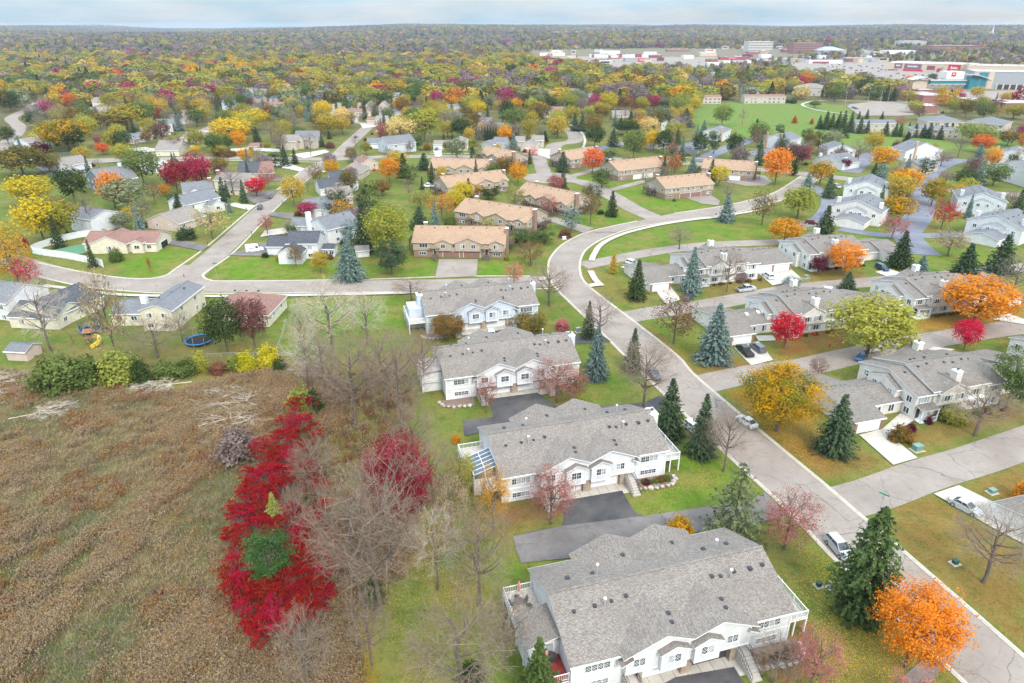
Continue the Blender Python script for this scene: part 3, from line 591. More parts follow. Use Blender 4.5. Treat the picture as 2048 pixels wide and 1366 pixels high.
# ---------------------------------------------------------------- twin homes on the near side (front faces the camera)
def twin_home(loc, yaw, wallmat, label, phrase, style, left=None, right='deck', chim=None, open_garage=False, doormat=False):
    r = empty('twin_home', loc, math.radians(yaw), label=label, cat='house', group='twin homes on the near side of the street')
    W, D, ZE, SL = 28.5, 15.4, 4.95, .43
    gable(r, .35, W - .35, .35, D - .35, ZE, SL, 'x', wallmat, ROOF_GREY, z0=0, oh=.42, rake=.35)
    yv = D - .35
    # carve the recessed garages visually: projecting upper storey in front of them
    for sx, (pk) in ((-1, 10.9), (1, 17.9)):
        for back in (0, 1):
            mb = MB(); xo = pk - 4.5 if sx < 0 else 14.4; xi = 14.4 if sx < 0 else pk + 4.2
            y0, y1 = (-.55, .35) if not back else (D - .35, D + .45)
            z = lambda x: 7.2 - .43 * abs(x - pk) - .02
            mb.prism_y([(xo, 2.35), (xi, 2.35), (xi, z(xi)), (pk, z(pk)), (xo, z(xo))], y0, y1)
            mb.build('projecting_wall', [wallmat], r)
            # roof of the cross gable
            mb = MB(); ya, yb = (-.95, 6.6) if not back else (D - 6.6, D + .95)
            xo2 = pk - 5.0 if sx < 0 else 14.4; xi2 = 14.4 if sx < 0 else pk + 5.0
            for (xa, xb) in ((xo2, pk), (pk, xi2)):
                bt = [(xa, ya, z(xa) + .05), (xb, ya, z(xb) + .05), (xb, yb, z(xb) + .05), (xa, yb, z(xa) + .05)]
                mb.hexa(bt, [(p[0], p[1], p[2] + .15) for p in bt], 1, 0)
            mb.build('gable_roof', [ROOF_GREY, WHITE], r)
            # bay with its own little gable
            bx = 12.0 if sx < 0 else 16.15
            yy0, yy1 = (-1.15, -.5) if not back else (D + .4, D + 1.05)
            mb = MB(); mb.prism_y([(bx - 1.6, 2.2), (bx + 1.6, 2.2), (bx + 1.6, 5.0), (bx, 5.75), (bx - 1.6, 5.0)], yy0, yy1); bay = mb.build('bay', [wallmat], r)
            mb = MB(); ra, rb = (yy0 - .3, yy1) if not back else (yy0, yy1 + .3)
            for (xa, xb) in ((bx - 1.95, bx), (bx, bx + 1.95)):
                zz = lambda x: 5.82 - .47 * abs(x - bx)
                bt = [(xa, ra, zz(xa)), (xb, ra, zz(xb)), (xb, rb, zz(xb)), (xa, rb, zz(xa))]
                mb.hexa(bt, [(p[0], p[1], p[2] + .13) for p in bt], 1, 0)
            mb.build('roof', [ROOF_GREY, WHITE], bay)
            if not back:
                window(bay, 'f', bx, yy0 - .01, 3.35, 1.5, 1.15, 'double' + style)
                mb = MB()
                for x in (bx - 1.55, bx - .95, bx + .95, bx + 1.55): mb.box(x - .06, x + .06, yy0 - .03, yy0 - .002, 2.25, 4.95)
                mb.box(bx - 1.6, bx + 1.6, yy0 - .04, yy0 - .003, 2.2, 2.4); mb.build('trim', [WHITE], bay)
                wx = pk - 2.9 if sx < 0 else pk + 1.8
                window(r, 'f', wx, y0 - .01, 3.35, 1.3, 1.1, 'double' + style)
                mb = MB()
                for x in ([xo + .08, wx - .95, wx + .95, 14.1] if sx < 0 else [14.7, wx - .95, wx + .95, xi - .08]): mb.box(x - .07, x + .07, y0 - .035, y0 - .002, 2.4, 4.9)
                mb.box(xo, xi - (.05 if sx < 0 else 0), y0 - .045, y0 - .003, 2.3, 2.5); mb.build('trim', [WHITE], r)
    # garages, stone piers, aprons
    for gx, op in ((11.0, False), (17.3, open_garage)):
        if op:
            mb = MB(); mb.box(gx - 2.45, gx + 2.45, .2, .34, 0, 2.2); mb.build('garage_opening_shade', [DARK], r)  # dark slab on the wall, painted as the shaded inside of the garage
            mb = MB(); mb.box(gx - 2.45, gx + 2.45, -.1, 1.8, 2.12, 2.2); mb.build('raised_garage_door', [GARAGE], r)
        else: gdoor(r, 'f', gx, .28)
    for (a, b) in ((8.0, 8.55), (13.5, 14.8), (19.8, 20.6)):
        mb = MB(); mb.box(a, b, -.5, .34, 0, 2.34); mb.build('stone_pier', [STONE], r)
    mb = MB()
    for k in range(8): x = 8.2 + k * 1.6; mb.box(x + .02, x + 1.57, -2.6 - .55, .2, .0, .075)
    ap = MB()
    slab = cached('apron', lambda: (lambda m: (m.box(.02, 1.57, -2.6, .2, 0, .075), m.mesh('concrete_slab', [CONC]))[1])(MB()))
    for k in range(8): link('concrete_slab', slab, r, (8.0 + k * 1.6, 0, 0))
    # living-room and basement windows
    for cx in (3.4, 25.2):
        window(r, 'f', cx, .34, 3.2, 2.9, 1.0, 'quad' + style); window(r, 'f', cx, .34, .75, 2.7, .8, 'quad' + style)
        mb = MB(); mb.box(.37 if cx < 9 else 22.6, 6.2 if cx < 9 else W - .37, .30, .345, 2.3, 2.5)
        for x in ((cx - 1.7), (cx + 1.7)): mb.box(x - .06, x + .06, .31, .346, .1, 2.29); mb.box(x - .06, x + .06, .31, .346, 2.51, 4.7)
        mb.build('trim', [WHITE], r)
    for x in (.35, W - .35):
        for y in (.35, D - .35): mb = MB(); mb.box(x - .1, x + .1, y - .1, y + .1, 0, 4.7); mb.build('corner_board', [WHITE], r)
    # entries with their small lean-to roofs, steps and handrails
    for sx, ex in ((-1, 7.2), (1, 21.4)):
        door(r, 'f', ex, .34, 1.45, WHITE)
        mb = MB(); a, b = (ex - 1.6, ex - .1) if sx < 0 else (ex + .2, ex + 1.7)
        lo, hi = (a, b) if sx < 0 else (b, a)
        bt = [(a, -1.05, 4.15 if sx < 0 else 4.85), (b, -1.05, 4.85 if sx < 0 else 4.15), (b, .5, 4.85 if sx < 0 else 4.15), (a, .5, 4.15 if sx < 0 else 4.85)]
        mb.hexa(bt, [(p[0], p[1], p[2] + .15) for p in bt], 1, 0); mb.build('entry_roof', [ROOF_GREY, WHITE], r)
        st = MB(); st.box(ex - .75, ex + .75, -1.3, .33, 0, 1.42)
        for k in range(6): st.box(ex - .7, ex + .7, -1.3 - (k + 1) * .42, -1.3 - k * .42 - .005, 0, 1.42 - (k + 1) * .2)
        so_ = st.build('entry_steps', [CONC], r)
        mb = MB()
        for x in (ex - .7, ex + .7):
            for (p, q) in (((x, .2, 2.35), (x, -1.3, 2.35)), ((x, -1.3, 2.35), (x, -3.8, 1.1)), ((x, .2, 1.6), (x, -1.3, 1.6)), ((x, -1.3, 1.6), (x, -3.8, .4))): mb.bar(p, q, .05, .05)
            for k in range(12): t = k / 11; y = -3.8 * t; zt = 2.35 if y > -1.3 else 2.35 - (-1.3 - y) * .5; mb.bar((x, y, max(.05, zt - .95)), (x, y, zt), .03, .03)
        mb.build('handrail', [DARK], so_)
    # vents and flues on the ridge sides
    for (x, y) in ((2.3, 5.2), (4.9, 5.3), (7.0, 5.4), (8.9, 5.6), (12.6, 1.2), (12.9, 2.6), (19.6, 1.4), (19.9, 2.8), (20.2, 5.6), (21.3, 5.4), (23.2, 5.6), (25.4, 5.5), (27.2, 5.6), (3.4, 10.3), (6.6, 10.2), (21.8, 10.3), (25.2, 10.4), (11.5, 12.2), (18.6, 12.6)):
        zz = roofz(y, .35, D - .35, ZE, SL)
        for pk in (10.9, 17.9): zz = max(zz, 7.2 - .43 * abs(x - pk) + .18 if abs(x - pk) < 4 else 0)
        vent(r, x, y, zz, .75 + .35 * ((x * 7) % 1))
    for (x, y) in ((6.0, 5.0), (22.4, 5.0), (7.2, 10.2), (23.4, 10.0)): flue(r, x, y, roofz(y, .35, D - .35, ZE, SL))
    wood = paint('weathered_deck_boards', (.47, .43, .39), .85, .2, 2.0); red = paint('red_stained_boards', (.22, .035, .03), .7, .2, 2)
    if left == 'covered':
        deck(r, -3.6, .33, 5.6, 14.6, 2.6, [(-3.5, 5.7), (-3.5, 8.7), (-3.5, 11.7), (-3.5, 14.5), (.2, 14.5)], wood)
        mb = MB(); bt = [(-3.7, 3.9, 4.3), (.3, 3.9, 5.3), (.3, 9.0, 5.3), (-3.7, 9.0, 4.3)]; mb.hexa(bt, [(p[0], p[1], p[2] + .15) for p in bt], 1, 0); mb.build('porch_roof', [ROOF_GREY, WHITE], r)
        mb = MB(); mb.box(-3.4, .34, 4.3, 8.7, 0, 4.4); mb.build('porch_wall', [wallmat], r)
        window(r, 'f', -1.4, 4.29, 2.7, 1.9, 1.6, 'double')
        deck(r, -3.3, .33, .6, 4.28, 2.3, [(-3.2, 4.2), (-3.2, .7), (.2, .7)], red)
    elif left == 'sunroom':
        deck(r, -4.0, .33, 8.6, 13.2, 2.5, [(-3.9, 8.7), (-3.9, 11), (-3.9, 13.1), (.2, 13.1)], wood)
        mb = MB(); mb.box(-3.4, .34, 3.4, 8.4, 0, 3.1); mb.build('sunroom_wall', [wallmat], r)
        fr = MB(); gl = MB()
        P = lambda u, v: (-3.4 + 3.7 * u, 3.3 + 5.2 * v, 3.9 + 1.15 * u)
        gl.hexa([P(0, 0), P(1, 0), P(1, 1), P(0, 1)], [(p[0], p[1], p[2] + .05) for p in (P(0, 0), P(1, 0), P(1, 1), P(0, 1))])
        for k in range(6): fr.bar([c + (.07 if i == 2 else 0) for i, c in enumerate(P(0, k / 5))], [c + (.07 if i == 2 else 0) for i, c in enumerate(P(1, k / 5))], .09, .09)
        for u in (0, .5, 1): fr.bar([c + (.07 if i == 2 else 0) for i, c in enumerate(P(u, 0))], [c + (.07 if i == 2 else 0) for i, c in enumerate(P(u, 1))], .09, .09)
        for (x, y) in ((-3.4, 3.3), (-1.6, 3.3), (.2, 3.3), (-3.4, 5), (-3.4, 6.8), (-3.4, 8.4)): fr.box(x - .05, x + .05, y - .05, y + .05, 3.1, 3.9 + (x + 3.4) * .31)
        gl.box(-3.36, .3, 3.32, 3.36, 3.12, 3.85); gl.box(-3.38, -3.34, 3.4, 8.4, 3.12, 3.85)
        sky_glass = paint('pale_blue_skylight_glass', (.10, .14, .18), .3, .25, .6)
        sr_ = gl.build('sunroom_glass', [sky_glass], r); fr.build('sunroom_frame', [WHITE], r)
        mb = MB(); mb.box(-1.9, .3, .8, 3.2, 2.2, 2.45); mb.build('balcony', [wood], r)
    elif left == 'pergola':
        deck(r, -3.8, .33, 4.5, 11.0, 2.4, [(-3.7, 4.6), (-3.7, 7.6), (-3.7, 10.9), (.2, 10.9)], wood)
        mb = MB(); bt = [(-3.9, 4.4, 4.2), (.3, 4.4, 4.7), (.3, 11.0, 4.7), (-3.9, 11.0, 4.2)]; mb.hexa(bt, [(p[0], p[1], p[2] + .1) for p in bt], 0, 0); mb.build('porch_roof', [paint('mossy_flat_roof', (.42, .38, .36), .9, .3, 1)], r)
        mb = MB(); mb.box(-3.6, .34, 4.9, 10.6, 0, 4.2); mb.build('porch_wall', [wallmat], r)
    elif left == 'balcony':
        deck(r, -3.9, .33, 1.2, 10.6, 2.9, [(.2, 1.3), (-3.8, 1.3), (-3.8, 4.3), (-3.8, 7.4), (-3.8, 10.5), (.2, 10.5)], wood)
        mb = MB(); mb.box(-3.2, .34, 5.0, 10.2, 0, 5.0); mb.build('porch_wall', [wallmat], r)
    if right == 'deck':
        deck(r, W - .33, W + 2.6, .7, 8.4, 2.6, [(W - .2, .8), (W + .9, .8), (W + 2.5, .8), (W + 2.5, 3.4), (W + 2.5, 5.9), (W + 2.5, 8.3)], wood)
    if chim:
        for (x, y) in chim: chimney(r, x, x + 1.3, y, y + 2.3, 0, 7.9, wallmat)
    # stone-edged planting bed by the right-hand entry
    stones = [('f', 22.6, -2.6), ] ; k = 0
    stm = [paint('field_stone_%s' % n_, c_, .9, .25, 2) for n_, c_ in (('pink', (.42, .33, .29)), ('tan', (.45, .40, .33)), ('grey', (.36, .35, .34)))]
    sms = []
    for q in range(4):
        bm = bmesh.new(); bmesh.ops.create_icosphere(bm, subdivisions=1, radius=.5)
        for v_ in bm.verts: v_.co = Vector((v_.co.x * random.uniform(.8, 1.2), v_.co.y * random.uniform(.7, 1.0), v_.co.z * random.uniform(.5, .8)))
        me = bpy.data.meshes.new('stone'); bm.to_mesh(me); bm.free(); me.materials.append(stm[q % 3]); sms.append(me)
    path = [(22.6, -2.4), (24.4, -2.7), (26.3, -2.9), (28.2, -2.6), (29.3, -1.5), (29.5, .2)] if doormat != 'left' else [(-1.2, -.6), (-.6, -2.2), (1.2, -3.0), (3.2, -3.2), (5.4, -3.3)]
    bed = MB(); bed.poly([(p[0], p[1], .06) for p in path] + ([(29.0, .3, .06), (22.6, .3, .06)] if doormat != 'left' else [(5.8, .3, .06), (-.5, .3, .06)])); be = bed.build('planting_bed', [paint('bed_mulch', (.21, .15, .12), .95, .35, 2.5)], r)
    for (a, b) in zip(path[:-1], path[1:]):
        n_ = max(1, int(math.hypot(b[0] - a[0], b[1] - a[1]) / .75))
        for j in range(n_):
            t = j / n_; o = link('stone', random.choice(sms), be, (a[0] + (b[0] - a[0]) * t + random.uniform(-.1, .1), a[1] + (b[1] - a[1]) * t + random.uniform(-.1, .1), .22)); o.rotation_euler = (0, 0, random.random() * 6); o.scale = [random.uniform(.75, 1.15)] * 3
    landmark(r, phrase, 14, 5, 160); foot(r, -3, W + 2.5, -2, D + 1); return r
WH_A = siding('white_siding', (.72, .725, .74)); WH_B = siding('pale_blue_siding', (.56, .62, .70)); CREAM = siding('cream_siding', (.70, .665, .60)); CREAM2 = siding('warm_white_siding', (.76, .735, .69))
TANW = siding('tan_siding', (.44, .36, .28)); BEIGE = siding('beige_siding', (.56, .49, .41)); YELW = siding('pale_yellow_siding', (.72, .66, .52)); GREYW = siding('grey_siding', (.42, .44, .47)); BLUEW = siding('slate_blue_siding', (.17, .23, .32)); PINKW = siding('pink_beige_siding', (.60, .48, .42)); LBLUE = siding('light_blue_siding', (.56, .62, .68))
SHUT = paint('blue_grey_shutter_paint', (.33, .38, .43), .6, .1)
a_ = G(*(1000 + 410 * .3418, 1000 + 990 * .3418), 4.8)
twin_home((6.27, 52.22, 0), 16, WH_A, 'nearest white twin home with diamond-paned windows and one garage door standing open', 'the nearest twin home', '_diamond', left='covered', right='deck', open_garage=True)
twin_home((-1.78, 86.13, 0), 15.8, WH_A, 'white twin home with a glass sunroom on its side and a stone-edged flower bed', 'the twin home with the sunroom', '_grid', left='sunroom', right='deck', chim=[(28.2, 6.4)])
twin_home((-13.26, 118.47, 0), 15.6, WH_A, 'white twin home with a mossy flat porch roof and red crabapple at its front', 'the twin home with the flat porch roof', '_grid', left='pergola', right=None, chim=[(28.2, 6.4)], doormat='left')
twin_home((-20.6, 150.44, 0), 16, WH_B, 'pale blue twin home backing on the cross street, white car on its driveway', 'the pale blue twin home', '_grid', left='balcony', right=None, chim=[(-.9, 6.0), (28.2, 6.4)], doormat='left')
# ---------------------------------------------------------------- cream townhouses with garages across the road
def townhouse(loc, yaw, wallmat, label, phrase, west=True, east=True, dbl=False, roof=None, sk=False):
    roof = roof or ROOF_GREY2
    r = empty('townhouse', loc, math.radians(yaw), label=label, cat='townhouse', group='cream townhouses across the main road')
    gable(r, 0.2, 4.2, .3, 15.1, 4.95, .29, 'x', wallmat, roof, rake=.3)
    gable(r, 3.7, 17.0, .3, 15.1, 5.45, .33, 'x', wallmat, roof, rake=.3)
    gable(r, 16.6, 21.0, .3, 15.1, 4.95, .29, 'x', wallmat, roof, rake=.3)
    for bx, by in ((-1.1, 4.2), ):
        gable(r, -1.15, .25, 4.0, 11.3, 4.5, .42, 'x', wallmat, roof, rake=.1, oh=.25)
    gable(r, 21 - .05, 22.2, 4.0, 11.3, 4.5, .42, 'x', wallmat, roof, rake=.1, oh=.25)
    # front and rear cross gables
    for (gx, y0, y1) in ((8.3, -.35, 5.5), (12.6, 9.5, 15.9)):
        gable(r, gx - 3.3, gx + 3.3, y0, y1, 5.2, .5, 'y', wallmat, roof, z0=2.6, rake=.3, name='gable_roof')
    chimney(r, 8.9, 10.3, .8, 2.2, 5, 8.4, wallmat); chimney(r, 12.0, 13.4, 13.2, 14.6, 5, 8.4, wallmat)
    # windows: upper front
    for (x, y) in ((1.9, .29), (6.7, -.36), (9.9, -.36), (14.3, .29), (18.8, .29)): window(r, 'f', x, y, 3.35, 1.3, 1.15, 'double', shutters=SHUT)
    for x in (6.7, 10.2, 14.3, 18.9): window(r, 'f', x, .29, .7, 1.5, 1.2, 'double', shutters=SHUT)
    for y in (1.9, 13.0): window(r, 'l', y, .19, 3.0, 1.1, 1.2, 'double'); window(r, 'l', y, .19, .6, 1.2, 1.2, 'double') if y < 3 else None
    for y in (5.4, 9.4): window(r, 'l', y, -1.16, 3.0, 1.05, 1.2, 'double')
    mb = MB(); bt = [(.3, -1.6, 2.55), (4.4, -1.6, 2.55), (4.4, .3, 3.0), (.3, .3, 3.0)]; mb.hexa(bt, [(p[0], p[1], p[2] + .12) for p in bt], 1, 0); mb.build('porch_roof', [roof, WHITE], r)
    mb = MB()
    for x in (.5, 4.2): mb.box(x - .09, x + .09, -1.5, -1.32, 0, 2.55)
    mb.box(.4, 4.3, -1.5, .3, 0, .15); mb.build('porch', [WHITE], r); railing(r, [(1.8, -1.45), (4.2, -1.45)], .15, .9)
    door(r, 'f', 1.2, .29, .2, paint('charcoal_door', (.06, .06, .07), .5, .1)); door(r, 'f', 3.2, .29, .2)
    mb = MB(); mb.box(4.4, 16.9, -.3, .31, 2.55, 2.75); mb.build('trim', [WHITE], r)
    def garage(x0, x1, cx0, cx1, side, ndoor=1, wy=-1.0):
        gable(r, min(cx0, cx1), max(cx0, cx1), 3.2, 12.4, 2.55, .33, 'x', wallmat, roof, rake=.1)
        gable(r, x0, x1, wy, 16.4, 2.45, .24, 'x', wallmat, roof, rake=.35, oh=.3)
        n = ndoor; 
        for k in range(n):
            cx = x0 + (x1 - x0) * (k + .5) / n; gdoor(r, 'f', cx, wy - .02, 4.7)
        for k in range(n + 1):
            x = x0 + (x1 - x0 - .55) * k / n
            mb = MB(); mb.box(x + .02, x + .53, wy - .12, wy + .3, 0, 2.3); mb.build('brick_pier', [REDBRICK], r)
        for k in range(3 + 2 * n): vent(r, x0 + 1 + k * (x1 - x0 - 2) / (2 + 2 * n), 8.6, 2.45 + .24 * 7.6 + .1, .7)
    if west:
        garage(-14.2, -7.9, -8.0, .2, -1)
        window(r, 'f', -2.2, 3.19, .6, 1.2, 1.4, 'double'); door(r, 'f', -5.0, 3.19, .05)
    if east:
        if dbl: garage(24.2, 36.6, 20.8, 24.4, 1, 2)
        else: garage(29.0, 35.4, 20.8, 29.2, 1)
    if sk:
        for (x, y) in ((-5.5, 6.2), (-2.2, 6.4)):
            mb = MB(); z = 2.55 + .33 * (y - 3.2) + .2; bt = [(x, y, z), (x + .7, y, z), (x + .7, y + 1.0, z + .33), (x, y + 1.0, z + .33)]; mb.hexa(bt, [(p[0], p[1], p[2] + .1) for p in bt]); mb.build('skylight', [WHITE], r)
    for (x, y) in ((6.0, 9.0), (7.2, 9.2), (9.0, 8.6), (9.9, 9.4), (11.5, 6.3), (13.4, 6.0), (14.8, 8.8), (18.3, 7.0), (5.2, 6.2), (2.2, 6.1), (7.6, 6.6), (15.9, 6.4)): vent(r, x, y, roofz(y, .3, 15.1, 5.45 if 3.7 < x < 17 else 4.95, .33 if 3.7 < x < 17 else .29), .8)
    landmark(r, phrase, 8, 5, 120); foot(r, -14, 36, -1, 16); return r
townhouse((75.6, 111.3, 0), 16, CREAM, 'cream townhouse nearest the side street, its garage behind a dark spruce', 'the nearest cream townhouse', east=True)
townhouse((64.0, 149.2, 0), 16, CREAM2, 'cream townhouse with skylights, two dark vehicles on its driveway', 'the townhouse with the skylights', sk=True, east=False)
townhouse((51.9, 184.4, 0), 16, CREAM2, 'cream townhouse half hidden by a tall blue spruce beside the curving road', 'the townhouse by the curving road', dbl=False, east=False)
townhouse((89.6, 198.0, 0), 16, CREAM2, 'cream townhouse with a maroon tree and an orange tree at its front', 'the townhouse with the maroon tree', west=False)
townhouse((101.8, 161.2, 0), 16, CREAM2, 'cream townhouse behind the large orange tree at the picture edge', 'the townhouse behind the big orange tree', west=True)
townhouse((114.4, 123.3, 0), 16, CREAM2, 'cream townhouse mostly cut off by the picture edge beside a leaning pine', 'the cut-off townhouse', west=False, east=False)
townhouse((91.2, 71.6, 0), 16, CREAM2, 'cream townhouse of which only the pale garage roof shows behind a bare tree', 'the townhouse with the pale garage roof', east=False)
# double garage between the second and the fourth
def garage_row(loc, yaw, x, y, n, label):
    r = empty('garage_block', loc, math.radians(yaw), label=label, cat='garage')
    gable(r, 0, x, 0, y, 2.5, .26, 'x', CREAM2, ROOF_GREY2)
    for k in range(n): gdoor(r, 'f', x * (k + .5) / n, -.02, 4.8)
    for k in range(n + 1): mb = MB(); xx = (x - .55) * k / n; mb.box(xx + .02, xx + .53, -.12, .3, 0, 2.3); mb.build('brick_pier', [REDBRICK], r)
    for k in range(7): vent(r, 1 + k * 1.9, y * .56, 2.5 + .26 * y * .44 + .15, .7)
    foot(r, 0, x, 0, y)
g_ = G(1508, 548); garage_row((g_.x, g_.y, 0), 16, 12.6, 16, 2, 'low double garage with two white doors between two cream townhouses')
# ---------------------------------------------------------------- tan twin homes round the court
def tan_home(RLpx, RRpx, label, phrase, length=29, zr=8.3, flip=False, simple=False, door_dark=True, grp='tan twin homes round the court'):
    a = G(*RLpx, zr); b = G(*RRpx, zr); yaw = math.atan2(b.y - a.y, b.x - a.x); c = (a + b) / 2
    ln = min(max((b - a).length, 24), 31)
    ux, uy = math.cos(yaw), math.sin(yaw); hd = 7.6
    o = (c.x - ux * ln / 2 + uy * hd, c.y - uy * ln / 2 - ux * hd, 0)
    r = empty('twin_home', o, yaw, label=label, cat='house', group=grp); roof = ROOF_TAN
    gable(r, 0, ln, 0, 2 * hd, 5.0, .42, 'x', TANW, roof, z0=2.35, trim=paint('tan_trim', (.52, .42, .33), .7, .1), rake=.4)
    mb = MB(); mb.box(.15, ln - .15, .15, 2 * hd - .15, 0, 2.36); mb.build('brick_base', [brickmat('brown_brick', (.22, .13, .095), (.30, .20, .15), (.3, .25, .2), .5, .18)], r)
    s = ln / 29.0; trim = MC['tan_trim']
    if not simple:
        for gx, hw in ((9.6, 2.6), (17.5, 4.2), (26.2, 2.2)):
            gable(r, gx * s - hw, gx * s + hw, -.5, 6, 4.85, .42, 'y', TANW, roof, z0=2.3, rake=.35, name='gable_roof', trim=trim)
            for xx in ((0,) if hw < 3 else (-1.7, 1.7)): window(r, 'f', gx * s + xx, -.51, 3.25, 1.3, 1.25, 'double')
        for ex in (7.0, 23.3):
            gable(r, ex * s - 1.3, ex * s + 1.3, -1.2, 1, 3.6, .5, 'y', TANW, roof, z0=3.3, rake=.25, name='entry_roof', trim=trim)
            door(r, 'f', ex * s, -.02, 1.3, paint('dark_door', (.05, .045, .04), .6, .1))
            st = MB()
            for k in range(5): st.box(ex * s - .9, ex * s + .9, -.5 - (k + 1) * .45, -.5 - k * .45 - .005, 0, 1.1 - k * .2)
            st.build('entry_steps', [paint('dark_steps', (.12, .10, .09), .9, .2)], r)
    else:
        for k in range(6): window(r, 'f', ln * (k + .6) / 6.2, -.02, 3.3, 1.4, 1.1, 'double')
    window(r, 'f', 3.4, -.02, 3.25, 2.6, 1.25, 'triple'); window(r, 'f', 13.3 * s, -.02, 3.3, 1.6, 1.1, 'double')
    for x in (3.0, 26.5 * s): window(r, 'f', x, .13, .8, 2.2, .9, 'triple')
    gm = paint('brown_garage_paint', (.26, .15, .125), .6, .1)
    for gx in (12.0, 18.6): gdoor(r, 'f', gx * s, .12, 5.2, gm if door_dark else GARAGE)
    chb = MC['brown_brick']
    chimney(r, ln + .0, ln + 1.0, 4.0, 5.8, 0, 8.6, chb, False); chimney(r, 2.0, 3.2, 10.0, 11.3, 5, 8.6, chb, False)
    dm = paint('brown_deck_boards', (.11, .075, .055), .8, .2)
    for (x0, x1) in ((ln, ln + 2.8), (-2.8, 0)):
        xx = x1 - .1 if x0 > 0 else x0 + .1; xw = x0 + .15 if x0 > 0 else x1 - .15
        deck(r, x0, x1, 7.4, 13.0, 2.6, [(xw, 7.5), (xx, 7.5), (xx, 12.9), (xw, 12.9)], dm, dm)
    for y in (2.2, 9.0, 12): window(r, 'r', y, ln + .02, 3.2, 1.3, 1.3, 'double'); window(r, 'l', y, -.02, 3.2, 1.3, 1.3, 'double')
    for y in (9.6, 12): window(r, 'r', y, ln + .02, .5, 1.6, 1.6, 'double'); window(r, 'l', y, -.02, .5, 1.6, 1.6, 'double')
    for k in range(7): vent(r, 2 + k * (ln - 4) / 6, 6.6, 5.0 + .42 * 6.6 + .15, .8)
    landmark(r, phrase, ln / 2, 5, 90); foot(r, -3, ln + 3, -1, 16); return r
K = lambda x, y: (800 + x * .3418, 250 + y * .3418)
tan_home(K(95, 588), K(620, 595), 'tan-roofed twin home with a wide concrete drive facing the cross street', 'the nearest tan twin home')
tan_home(K(380, 425), K(815, 490), 'tan-roofed twin home angled behind the one on the cross street', 'the second tan twin home')
tan_home(K(745, 335), K(1055, 398), 'tan-roofed twin home inside the court, a brick chimney on its end', 'the chimneyed tan twin home')
tan_home(K(235, 300), K(585, 262), 'tan-roofed twin home with a white gazebo on its brown deck', 'the tan twin home with the gazebo')
tan_home(K(190, 192), K(530, 200), 'tan-roofed twin home beyond the gazebo, behind a row of spruces', 'the tan twin home beyond the gazebo')
tan_home(K(510, 120), K(685, 155), 'tan-roofed twin home end-on at the head of the court', 'the tan twin home at the court head')
tan_home(K(960, 150), K(1105, 128), 'tan-roofed twin home between a silver spruce and an orange-red tree', 'the tan twin home by the silver spruce', simple=True)
tan_home(K(1225, 212), K(1500, 183), 'tan-roofed twin home with an open dark garage behind a round pine', 'the tan twin home by the round pine', simple=True, door_dark=False)
tan_home(K(1500, 305), K(1780, 280), 'tan-roofed twin home on the green island lawn at the road junction', 'the tan twin home on the island lawn', simple=True)
tan_home(K(1790, 195), K(2075, 212), 'tan-roofed twin home with white garage doors near the orange maples', 'the tan twin home with white garages', simple=True, door_dark=False)
# gazebo on the deck
gz = G(*K(265, 395)); r = empty('gazebo', (gz.x, gz.y, 0), .3, label='small white gazebo roof on the brown deck of a tan twin home', cat='gazebo')
mb = MB(); mb.box(-2, 2, -1.6, 1.6, 0, 2.5); mb.build('platform', [MC['brown_deck_boards']], r)
mb = MB(); 
for x in (-1.6, 1.6):
    for y in (-1.3, 1.3): mb.box(x - .06, x + .06, y - .06, y + .06, 2.5, 4.8)
mb.build('post', [WHITE], r); mb = MB()
for a, b in (((-1.9, -1.6), (1.9, -1.6)), ((1.9, -1.6), (1.9, 1.6)), ((1.9, 1.6), (-1.9, 1.6)), ((-1.9, 1.6), (-1.9, -1.6))): mb.poly([(*a, 4.8), (*b, 4.8), (0, 0, 5.7)])
mb.build('canopy', [WHITE], r)
